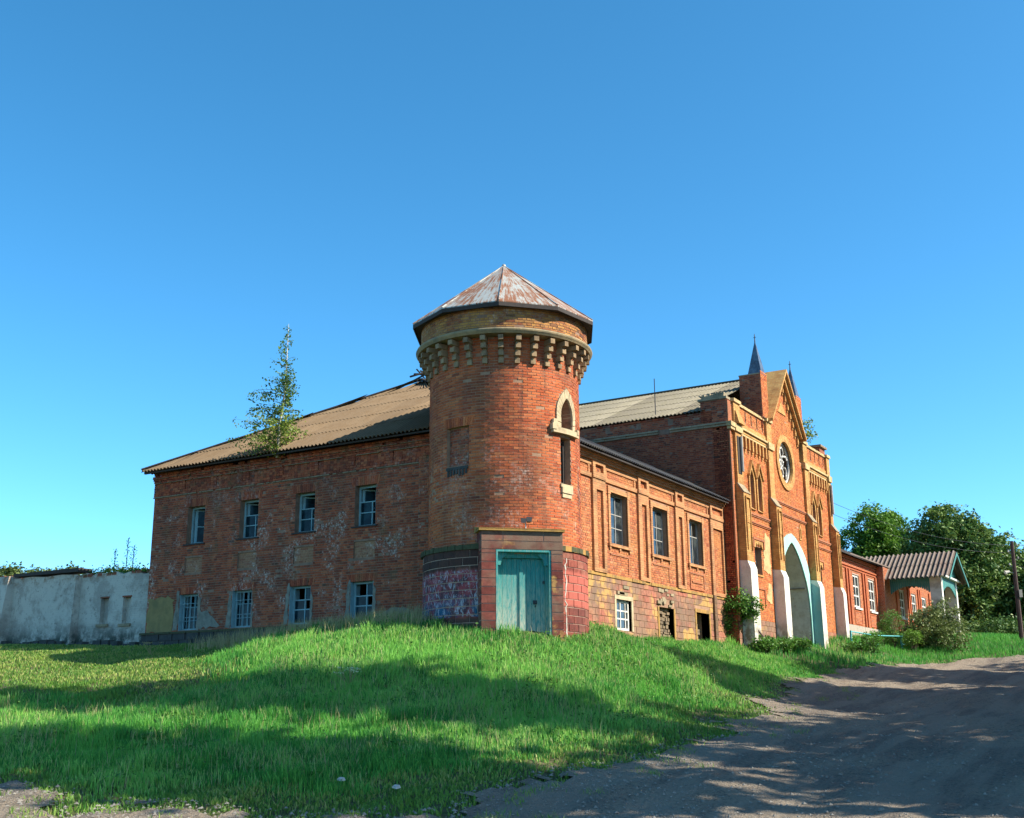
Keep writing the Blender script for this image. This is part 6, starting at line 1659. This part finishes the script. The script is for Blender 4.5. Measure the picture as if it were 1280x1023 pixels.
# shade trees standing beside the camera, right of the road; only their shadows reach the picture
def shade(rgt, fwd_, top_, rad, lo, label, dens=1.0):
    f2 = Vector((fw.x, fw.y, 0)).normalized(); r2 = Vector((rt.x, rt.y, 0)).normalized(); p = r2 * rgt + f2 * fwd_; z = h1(p.x, p.y)
    c = lambda dx, dy, zz, r, rz: (p.x + dx, p.y + dy, z + zz, r, r, rz)
    tree('roadside_tree', label, 'tree', (p.x, p.y, z), [c(0, 0, (top_ + lo) / 2, rad, (top_ - lo) / 2), c(rad * .5, rad * .3, lo + (top_ - lo) * .35, rad * .8, (top_ - lo) * .3), c(-rad * .5, -rad * .3, lo + (top_ - lo) * .4, rad * .75, (top_ - lo) * .3)], int(330 * dens), 34, 1.0, .62, 'leaf_dark', .4, group='tall roadside trees', limbs=6)
shade(14.2, 19.7, 24.0, 1.35, 9, 'tall slim roadside tree nearest the right edge of the view, outside the picture', .45)
shade(13.6, 13.9, 23.0, 1.35, 9, 'tall slim roadside tree nearest the camera, outside the picture', .4)
shade(20.0, 15.6, 15.5, 3.0, 3, 'shorter full roadside tree beside the camera, outside the picture', .8)
shade(25, 19.5, 19.0, 3.7, 3, 'broad roadside tree at the road bend, outside the picture', .8)
shade(24, 29.5, 18.0, 3.6, 2, 'roadside tree closest to the road before the gatehouse, outside the picture', 1.0)
shade(30, 11.5, 20.0, 3.4, 3, 'roadside tree behind the others beside the camera, outside the picture', .5)
shade(29.5, 40, 16.0, 3.8, 2, 'roadside tree facing the gatehouse across the road, outside the picture', 1.0)
shade(31, 24, 19.0, 4.6, 3, 'roadside tree in the second row, outside the picture', 1.0)
shade(36, 34, 17.0, 4.6, 2, 'roadside tree farther up the road, outside the picture', 1.0)
shade(40, 47, 15.0, 5.0, 2, 'roadside tree at the top of the road, outside the picture', 1.0)

# birch growing out of the eave
bx, by, bz = 26.75, 24.84, 9.30
bi = thing('birch_tree', 'slender young birch growing out of the roof eave', 'tree', (bx, by, bz))
tp = Vector((bx - .05, by - .30, bz + 4.25))
trunk = [Vector((bx, by, bz - .15)), Vector((bx + .02, by - .05, bz + .9)), Vector((bx, by - .22, bz + 2.0)), Vector((bx, by - .24, bz + 3.0)), tp]
m_ = MB(); m_.tube(trunk, [.045, .038, .028, .016, .005], 7); m_.build('trunk', M['birch_bark'], bi, smooth=True)
def on_trunk(f):
    g = f * 4; i = min(3, int(g)); return trunk[i].lerp(trunk[i + 1], g - i)
pts, m_ = [], MB()
for k in range(190):
    f = .03 + .95 * (k / 190) ** 1.12 + random.uniform(-.01, .01); f = min(f, .99)
    env = 1.42 - f * 1.45 if f < .66 else .46 - (f - .66) * .85
    if f > .64 and k % 3: continue
    az_ = random.uniform(0, 6.283); ln = env * random.uniform(.3, 1.1) * (1 + .28 * math.cos(az_ - 1.2 - 3 * f)) * (.72 + .5 * float(vnoise(az_ * 1.2, f * 9, 6))); s0 = on_trunk(f)
    d = Vector((math.cos(az_), math.sin(az_), random.uniform(.25, .7))); e = s0 + d * ln; e.z -= ln * ln * .28
    mid = s0.lerp(e, .5) + Vector((0, 0, .06 * ln)); m_.tube([s0, mid, e], [.010, .006, .002], 4)
    nl = int((58 if f < .35 else 40) * ln) + 6
    for q in range(nl):
        g = random.uniform(.25, 1.08); c = (s0.lerp(mid, g * 2) if g < .5 else mid.lerp(e, (g - .5) * 2)); dn = random.random() ** 2 * .26
        pts.append((c.x + random.gauss(0, .05), c.y + random.gauss(0, .05), c.z - dn + random.gauss(0, .03)))
m_.build('branches', M['bark'], bi, kind='stuff')
pts = np.array(pts); tone = np.clip(rng.random(len(pts)) * .55 + .45 * (pts[:, 2] < bz + 1.2), 0, 1)
leaf_mesh('crown', pts, .080 * (.7 + .6 * rng.random(len(pts))), tone, M['leaf_birch'], bi, droop=.8, aspect=.7)
# sprig behind the gatehouse
sp_ = tree('birch_sapling', 'thin sapling leaning out behind the right parapet of the gatehouse', 'tree', (56.9, 20.5, 13.3), [E(1007, 531, 59.5, .45, .3, .4), E(1012, 542, 59.5, .5, .25, .4), E(1003, 546, 59.5, .3, .3, .3)], 26, 14, .26, .14, 'leaf_birch', .03, limbs=10, trunk_to=E(1004, 533, 59.5, 1, 1)[:3])
# elder bush against the gatehouse corner
eb = E(922, 762, 47, 1, 1)
tree('elder_bush', 'leafy elder bush on a bare stem against the first white buttress', 'bush', (44.35, 14.95, h1(44.35, 14.95)), [E(921, 757, 46.2, .62, .62), E(938, 760, 46.2, .42, .4), E(908, 772, 46.2, .42, .7), E(911, 790, 46.4, .4, .55)], 150, 26, .22, .12, 'weed', .055, limbs=8)
# shrubs before the porch
def bush(name, label, ells, n, per, cr, leaf, mat, group=None):
    e = ells[0]; z = h1(e[0], e[1]); t_ = thing(name, label, 'bush', (e[0], e[1], z), group)
    P_, tone, C_ = crown_points(ells, n, per, cr, .35)
    m_ = MB()
    for k in range(12):
        c = Vector(C_[rng.integers(len(C_))]); m_.tube([(e[0] + random.uniform(-.1, .1), e[1] + random.uniform(-.1, .1), z - .05), Vector((e[0], e[1], z)).lerp(c, .5) + Vector((0, 0, .1)), c], [.03, .02, .006], 4)
    m_.build('stems', M['bark'], t_); leaf_mesh('foliage', P_, leaf * (.7 + .6 * rng.random(len(P_))), tone, M[mat], t_)
    return t_
bush('porch_bush', 'large grey-green bush in front of the porch columns', [E(1163, 783, 63.5, 1.35, 1.05, 1.0), E(1180, 772, 63.5, 1.0, .9, .9), E(1150, 790, 63.0, 1.1, .8, .9), E(1190, 795, 62.5, .8, .7)], 260, 34, .30, .13, 'leaf_olive')
bush('feathery_bush', 'feathery light green bush at the corner of the house', [E(1117, 785, 62, .65, .85, .6), E(1110, 792, 62, .6, .6, .5)], 110, 34, .2, .07, 'weed')
bush('yellow_bush', 'small yellow-green bush between the feathery bush and the porch bush', [E(1140, 797, 61.5, .6, .4, .5)], 50, 30, .18, .08, 'leaf_bright')
bush('broad_leaf_weed', 'clump of broad leaves below the mint archway', [E(985, 806, 47.5, .5, .26, .4), E(1000, 807, 48, .5, .22, .4)], 46, 18, .2, .15, 'weed', 'weed clumps along the gatehouse foot')
bush('broad_leaf_weed', 'clump of broad leaves between the first and second buttress', [E(958, 806, 46, .6, .24, .4)], 40, 18, .2, .14, 'weed', 'weed clumps along the gatehouse foot')
bush('broad_leaf_weed', 'dark clump of weeds behind the low fence beside the fourth buttress', [E(1090, 803, 56.5, .75, .4, .4), E(1070, 806, 56, .6, .3)], 60, 18, .22, .13, 'weed', 'weed clumps along the gatehouse foot')
# tall weeds on the white wall
for (px, top_, lab) in ((142, 684, 'leftmost tall mullein stalk on top of the white wall'), (157, 672, 'tallest mullein stalk on top of the white wall'), (165, 682, 'mullein stalk right of the tallest on the white wall')):
    b0 = E(px, 716, 42.5, 1, 1); t0_ = E(px + 1, top_, 42.5, 1, 1); tr_ = thing('mullein_stalk', lab, 'plant', (27.6, b0[1] + (27.6 - b0[0]) * b0[1] / b0[0], 6.0), 'stalks on the white wall')
    bl = Vector(tr_.location); tl = Vector((bl.x, bl.y - .02, 6.05 + (b0[2] and (t0_[2] - b0[2]))))
    m_ = MB(); m_.tube([bl, tl], [.018, .008], 5); m_.build('stem', M['weed'], tr_)
    hgt = tl.z - bl.z; cc = []
    for k in range(16):
        f = .2 + .8 * k / 16; a = k * 2.4; ln = .17 * (1.15 - f) + .03; c = bl.lerp(tl, f) + Vector((math.cos(a) * ln, math.sin(a) * ln, ln * .8))
        for q in range(7): cc.append(tuple(bl.lerp(tl, f).lerp(c, random.random()) + Vector((random.gauss(0, .015), random.gauss(0, .015), random.gauss(0, .02)))))
    leaf_mesh('leaves', np.array(cc), .055, rng.random(len(cc)), M['weed'], tr_)
yy = rng.uniform(30.6, 34.5, 900)
P_ = np.c_[27.6 + rng.normal(0, .12, 900), yy, 6.02 + np.abs(rng.normal(0, .10, 900)) * (fbm(yy * 1.5, yy * 0, 4, 3) * 2.2)]
leaf_mesh('wall_top_weeds', P_, .10, rng.random(900), M['weed'], None, 'stuff')
yy = rng.uniform(34.6, 42, 500)
leaf_mesh('wall_top_moss', np.c_[27.5 + rng.normal(0, .1, 500), yy, 6.22 + np.abs(rng.normal(0, .05, 500))], .07, rng.random(500), M['leaf_olive'], None, 'stuff')

# ------------------------------------------------------------------ grass
def blades(name, X, Y, hgt, width, tone, mat, lean=.35, n3=True):
    n = len(X); Z = H(X, Y) + relief(X, Y) - .01
    a = rng.random(n) * 6.283; l = rng.random(n) * lean * hgt
    dx, dy = np.cos(a) * l, np.sin(a) * l
    b = rng.random(n) * 6.283; wx, wy = np.cos(b) * width * .5, np.sin(b) * width * .5
    base = np.stack([X, Y, Z], 1); w = np.stack([wx, wy, np.zeros(n)], 1); z1 = np.stack([dx * .35, dy * .35, hgt * .58], 1); z2 = np.stack([dx * 1.2, dy * 1.2, hgt * .96], 1)
    v = np.stack([base - w, base + w, base + z1 + w * .75, base + z1 - w * .75, base + z2], 1).reshape(-1, 3)
    o5 = np.arange(n)[:, None] * 5
    li = np.concatenate([o5 + np.array([[0, 1, 2, 3]]), o5 + np.array([[3, 2, 4]])], 1).ravel()
    me = bpy.data.meshes.new(name); me.vertices.add(5 * n); me.vertices.foreach_set('co', v.ravel())
    me.loops.add(7 * n); me.loops.foreach_set('vertex_index', li); me.polygons.add(2 * n)
    ls = (np.arange(n)[:, None] * 7 + np.array([[0, 4]])).ravel(); lt = np.tile([4, 3], n)
    me.polygons.foreach_set('loop_start', ls); me.polygons.foreach_set('loop_total', lt)
    at = me.attributes.new('rnd', 'FLOAT', 'FACE'); at.data.foreach_set('value', np.repeat(np.clip(tone, 0, .985), 2))
    me.update(calc_edges=True); me.materials.append(mat)
    o = bpy.data.objects.new(name, me); scene.collection.objects.link(o); o['kind'] = 'stuff'
    return o
f2 = np.array([fw.x, fw.y]); f2 /= np.linalg.norm(f2); r2 = np.array([f2[1], -f2[0]])
def sector(n, d0, d1, pw=1.0, a0=-27, a1=27):
    d = d0 + (d1 - d0) * rng.random(n) ** pw; a = np.radians(rng.uniform(a0, a1, n))
    P_ = np.outer(d * np.cos(a), f2) + np.outer(d * np.sin(a), r2); return P_[:, 0], P_[:, 1], d
def inside_build(x, y):
    q = ((x > 26.8) & (y > 16.2)) | ((x - TX) ** 2 + (y - TY) ** 2 < 2.3 ** 2) | ((x > GX) & (y > 15.8))
    rel_x = (x - DB.O.x) * bt.x + (y - DB.O.y) * bt.y; rel_n = (x - DB.O.x) * bn.x + (y - DB.O.y) * bn.y
    return q | ((np.abs(rel_x) < 1.05) & (rel_n < .0) & (rel_n > -1.5))
def lawn_w(x, y):
    """1 on the short lawn at the left, 0 in the long grass"""
    d = (x * f2[0] + y * f2[1]); r = (x * r2[0] + y * r2[1])
    s = (-r - 5.2 + (d - 27) * -.05 + (fbm(x * .5, y * .5, 31, 3) - .45) * 3) / 2.2
    t_ = np.clip(s, 0, 1) * np.clip((d - 24.2 + (fbm(x * .4, y * .4, 32, 3) - .45) * 4) / 2.2, 0, 1)
    e_ = np.clip((road_sd(x, y) + 1.9 + (fbm(x * .8, y * .8, 33, 3) - .45) * 1.6) / 1.2, 0, 1) * np.clip((34 - d) / 6, 0, 1)
    return np.maximum(t_, e_)
x, y, d = sector(760000, 15.5, 46, 1.15)
sd_ = road_sd(x, y)
dens = np.clip((-sd_ + .1) / 1.6, 0, 1) * np.clip(.35 + fbm(x * 1.3, y * 1.3, 2, 4) * 1.3, 0, 1)
lw = lawn_w(x, y)
keep = (~inside_build(x, y)) & (rng.random(len(x)) < dens) & (lw < rng.random(len(x)))
x, y, d, sd_ = x[keep], y[keep], d[keep], sd_[keep]
n = len(x)
tall = fbm(x * .55, y * .55, 12, 4); clump = fbm(x * 2.6, y * 2.6, 14, 3)
tuft = np.clip((fbm(x * 1.7, y * 1.7, 71, 3) - .52) * 5, 0, 1)
hg = (.07 + .16 * np.clip(tall * 1.5 - .25, 0, 1) + .09 * clump + .15 * tuft) * np.clip((-sd_ + .25) / 2.0, .22, 1) * (.65 + .7 * rng.random(n))
patchy = fbm(x * .35, y * .35, 17, 4)
tone = .10 + .55 * rng.random(n) * (.4 + 1.2 * clump) + (patchy - .42) * 1.5 + (fbm(x * 1.1, y * 1.1, 73, 3) - .45) * .7 - .12 * tuft
tone = np.clip(tone, 0, .89)
dry = rng.random(n) < np.maximum(np.clip((1.5 + sd_) * .38, 0.03, .5), .45 * (fbm(x * .7, y * .7, 81, 4) > .56)); tone = np.where(dry, .90 + rng.random(n) * .1, tone)
blades('grass', x, y, hg, .010 + .00042 * d, tone, M['grass'])
# short lawn
x, y, d = sector(560000, 15, 46, 1.0, -27, 20)
lw = lawn_w(x, y); sd_ = road_sd(x, y); keep = (~inside_build(x, y)) & (rng.random(len(x)) < lw * np.clip((.15 - sd_) / 1.4, 0, 1) * np.clip(fbm(x * 1.2, y * 1.2, 39, 3) * 2.2 - .1, .1, 1))
x, y, d, sd_ = x[keep], y[keep], d[keep], sd_[keep]; n = len(x)
blades('lawn_grass', x, y, .045 + .06 * rng.random(n) * (.6 + fbm(x, y, 19, 3)), .016 + .0005 * d, .1 + .5 * rng.random(n) + (fbm(x * .5, y * .5, 23, 4) - .45) * 1.1 + .35 * np.clip(1.2 + sd_, 0, 1), M['lawn'], .6)
# verge along the buildings and beyond
x, y, d = sector(190000, 40, 80, .8, -2, 27)
sd_ = road_sd(x, y); keep = (~inside_build(x, y)) & (sd_ < .05) & (rng.random(len(x)) < np.clip(.3 + fbm(x, y, 2, 3), 0, 1))
x, y, d, sd_ = x[keep], y[keep], d[keep], sd_[keep]; n = len(x)
blades('verge_grass', x, y, (.12 + .24 * fbm(x * .6, y * .6, 41, 3)) * (.6 + .8 * rng.random(n)) * np.clip((-sd_ + .3), .35, 1), .03, .3 + .4 * rng.random(n) + (fbm(x * .3, y * .3, 43, 3) - .45) * .9, M['grass'])
# tall seeded stems on the crest before the walls
x = rng.uniform(24.3, 26.7, 6000); y = rng.uniform(17.5, 26, 6000); k = (~inside_build(x, y)) & (rng.random(6000) < fbm(x * 1.2, y * 1.2, 8, 3))
blades('tall_stems', x[k], y[k], .30 + .25 * rng.random(k.sum()), .014, rng.random(k.sum()), M['dry'], .3)
x, y, d = sector(30000, 17, 36, 1); k = (~inside_build(x, y)) & (road_sd(x, y) < -.4) & (lawn_w(x, y) < .3) & (rng.random(30000) < np.clip(fbm(x * .8, y * .8, 51, 3) - .2, 0, 1))
blades('seeded_stems', x[k], y[k], .28 + .2 * rng.random(k.sum()), .009, rng.random(k.sum()), M['dry'], .35)
# small weeds among the grass, thicker right of the door
x, y, d = sector(52000, 17, 44, 1)
r_ = x * r2[0] + y * r2[1]
pr = .16 + .7 * ((r_ > .3) & (r_ < 5.5) & (d > 26)) + .35 * (fbm(x * .5, y * .5, 61, 3) > .56)
k = (~inside_build(x, y)) & (road_sd(x, y) < -.3) & (lawn_w(x, y) < .4) & (rng.random(52000) < pr * np.clip(fbm(x * 1.1, y * 1.1, 62, 3) * 2 - .5, 0, 1)); x, y = x[k], y[k]
n = len(x); pp = np.repeat(np.c_[x, y, H(x, y) + relief(x, y)], 9, 0) + np.c_[rng.normal(0, .07, n * 9), rng.normal(0, .07, n * 9), np.abs(rng.normal(.08, .09, n * 9))]
leaf_mesh('weeds', pp, np.repeat(.04 + .06 * rng.random(n) ** 2, 9), rng.random(n * 9), M['weed'], None, 'stuff')
# pale flowering umbels
for (px, py, D, lab) in ((437, 862, 26.2, 'pale flowering weed in the sunlit grass above the shadow'), (188, 822, 36.0, 'dry pale weed at the edge of the building shadow on the lawn')):
    e = E(px, py, D, 1, 1); z = h1(e[0], e[1]); t_ = thing('flowering_weed', lab, 'plant', (e[0], e[1], z))
    m_ = MB(); cc = []
    for k in range(9):
        q = Vector((e[0] + random.uniform(-.28, .28), e[1] + random.uniform(-.28, .28), z + random.uniform(.22, .42))); m_.tube([(e[0], e[1], z), q], [.008, .004], 4)
        for j_ in range(16): cc.append((q.x + random.gauss(0, .05), q.y + random.gauss(0, .05), q.z + random.gauss(0, .012)))
    m_.build('stems', M['dry'], t_); leaf_mesh('flowers', np.array(cc), .035, rng.random(len(cc)), M['leaf_white' if D < 30 else 'dry'], t_)
# loose stones on the dirt
vsm = MB()
x, y, d = sector(34000, 15.5, 40, 1.4, -24, 26); s_ = road_sd(x, y); k = (s_ > -.5) & (rng.random(34000) < np.clip(1.0 - s_ * .16, .2, 1)); x, y, d = x[k], y[k], d[k]; n = len(x)
Z = H(x, y) + relief(x, y) + .04; s = .012 + .03 * rng.random(n) ** 4
oct_ = np.array([(1, 0, 0), (0, 1, 0), (-1, 0, 0), (0, -1, 0), (0, 0, .7)]); jit = 1 + rng.normal(0, .22, (n, 5, 3))
v = (np.stack([x, y, Z], 1)[:, None] + oct_[None] * jit * s[:, None, None]).reshape(-1, 3)
fi = (np.arange(n)[:, None, None] * 5 + np.array([(0, 1, 4), (1, 2, 4), (2, 3, 4), (3, 0, 4)])[None]).reshape(-1, 3)
me = bpy.data.meshes.new('gravel'); me.from_pydata(v.tolist(), [], fi.tolist()); me.materials.append(simple('gravel_stone', (0.27, 0.24, 0.20), .9, 3, .6)); o = bpy.data.objects.new('gravel', me); scene.collection.objects.link(o); o['kind'] = 'stuff'
# stray tufts on the dirt near the grass edge
tx_, ty_, td_ = sector(2600, 16, 45, 1.2, -24, 26); q = road_sd(tx_, ty_); k = (q > -.1) & (q < 1.6) & (rng.random(2600) < .28 * np.clip(1.5 - q, 0, 1)); tx_, ty_ = np.repeat(tx_[k], 34), np.repeat(ty_[k], 34); n = len(tx_)
tx_ = tx_ + rng.normal(0, .10, n); ty_ = ty_ + rng.normal(0, .10, n)
blades('edge_tufts', tx_, ty_, .05 + .11 * rng.random(n), .014, .3 + .6 * rng.random(n), M['lawn'], .8)
# two bits of litter at the grass edge
for (px, py, D, lab) in ((426, 983, 18.3, 'small white scrap of litter in the grass by the road edge'), (495, 993, 17.8, 'larger pale scrap of litter lying near the road edge')):
    e = E(px, py, D, 1, 1); z = h1(e[0], e[1]) + .07
    e = (e[0], e[1]); z -= .03; m_ = MB(); m_.hexa([(e[0] - .05, e[1] - .04, z), (e[0] + .05, e[1] - .05, z + .01), (e[0] + .04, e[1] + .05, z + .03), (e[0] - .05, e[1] + .04, z + .015), (e[0] - .04, e[1] - .04, z + .03), (e[0] + .05, e[1] - .03, z + .05), (e[0] + .03, e[1] + .04, z + .06), (e[0] - .05, e[1] + .03, z + .04)])
    o = m_.build('litter_scrap', M['plaster_grey'], None, loc=(e[0], e[1], z)); tag(o, lab, 'litter')
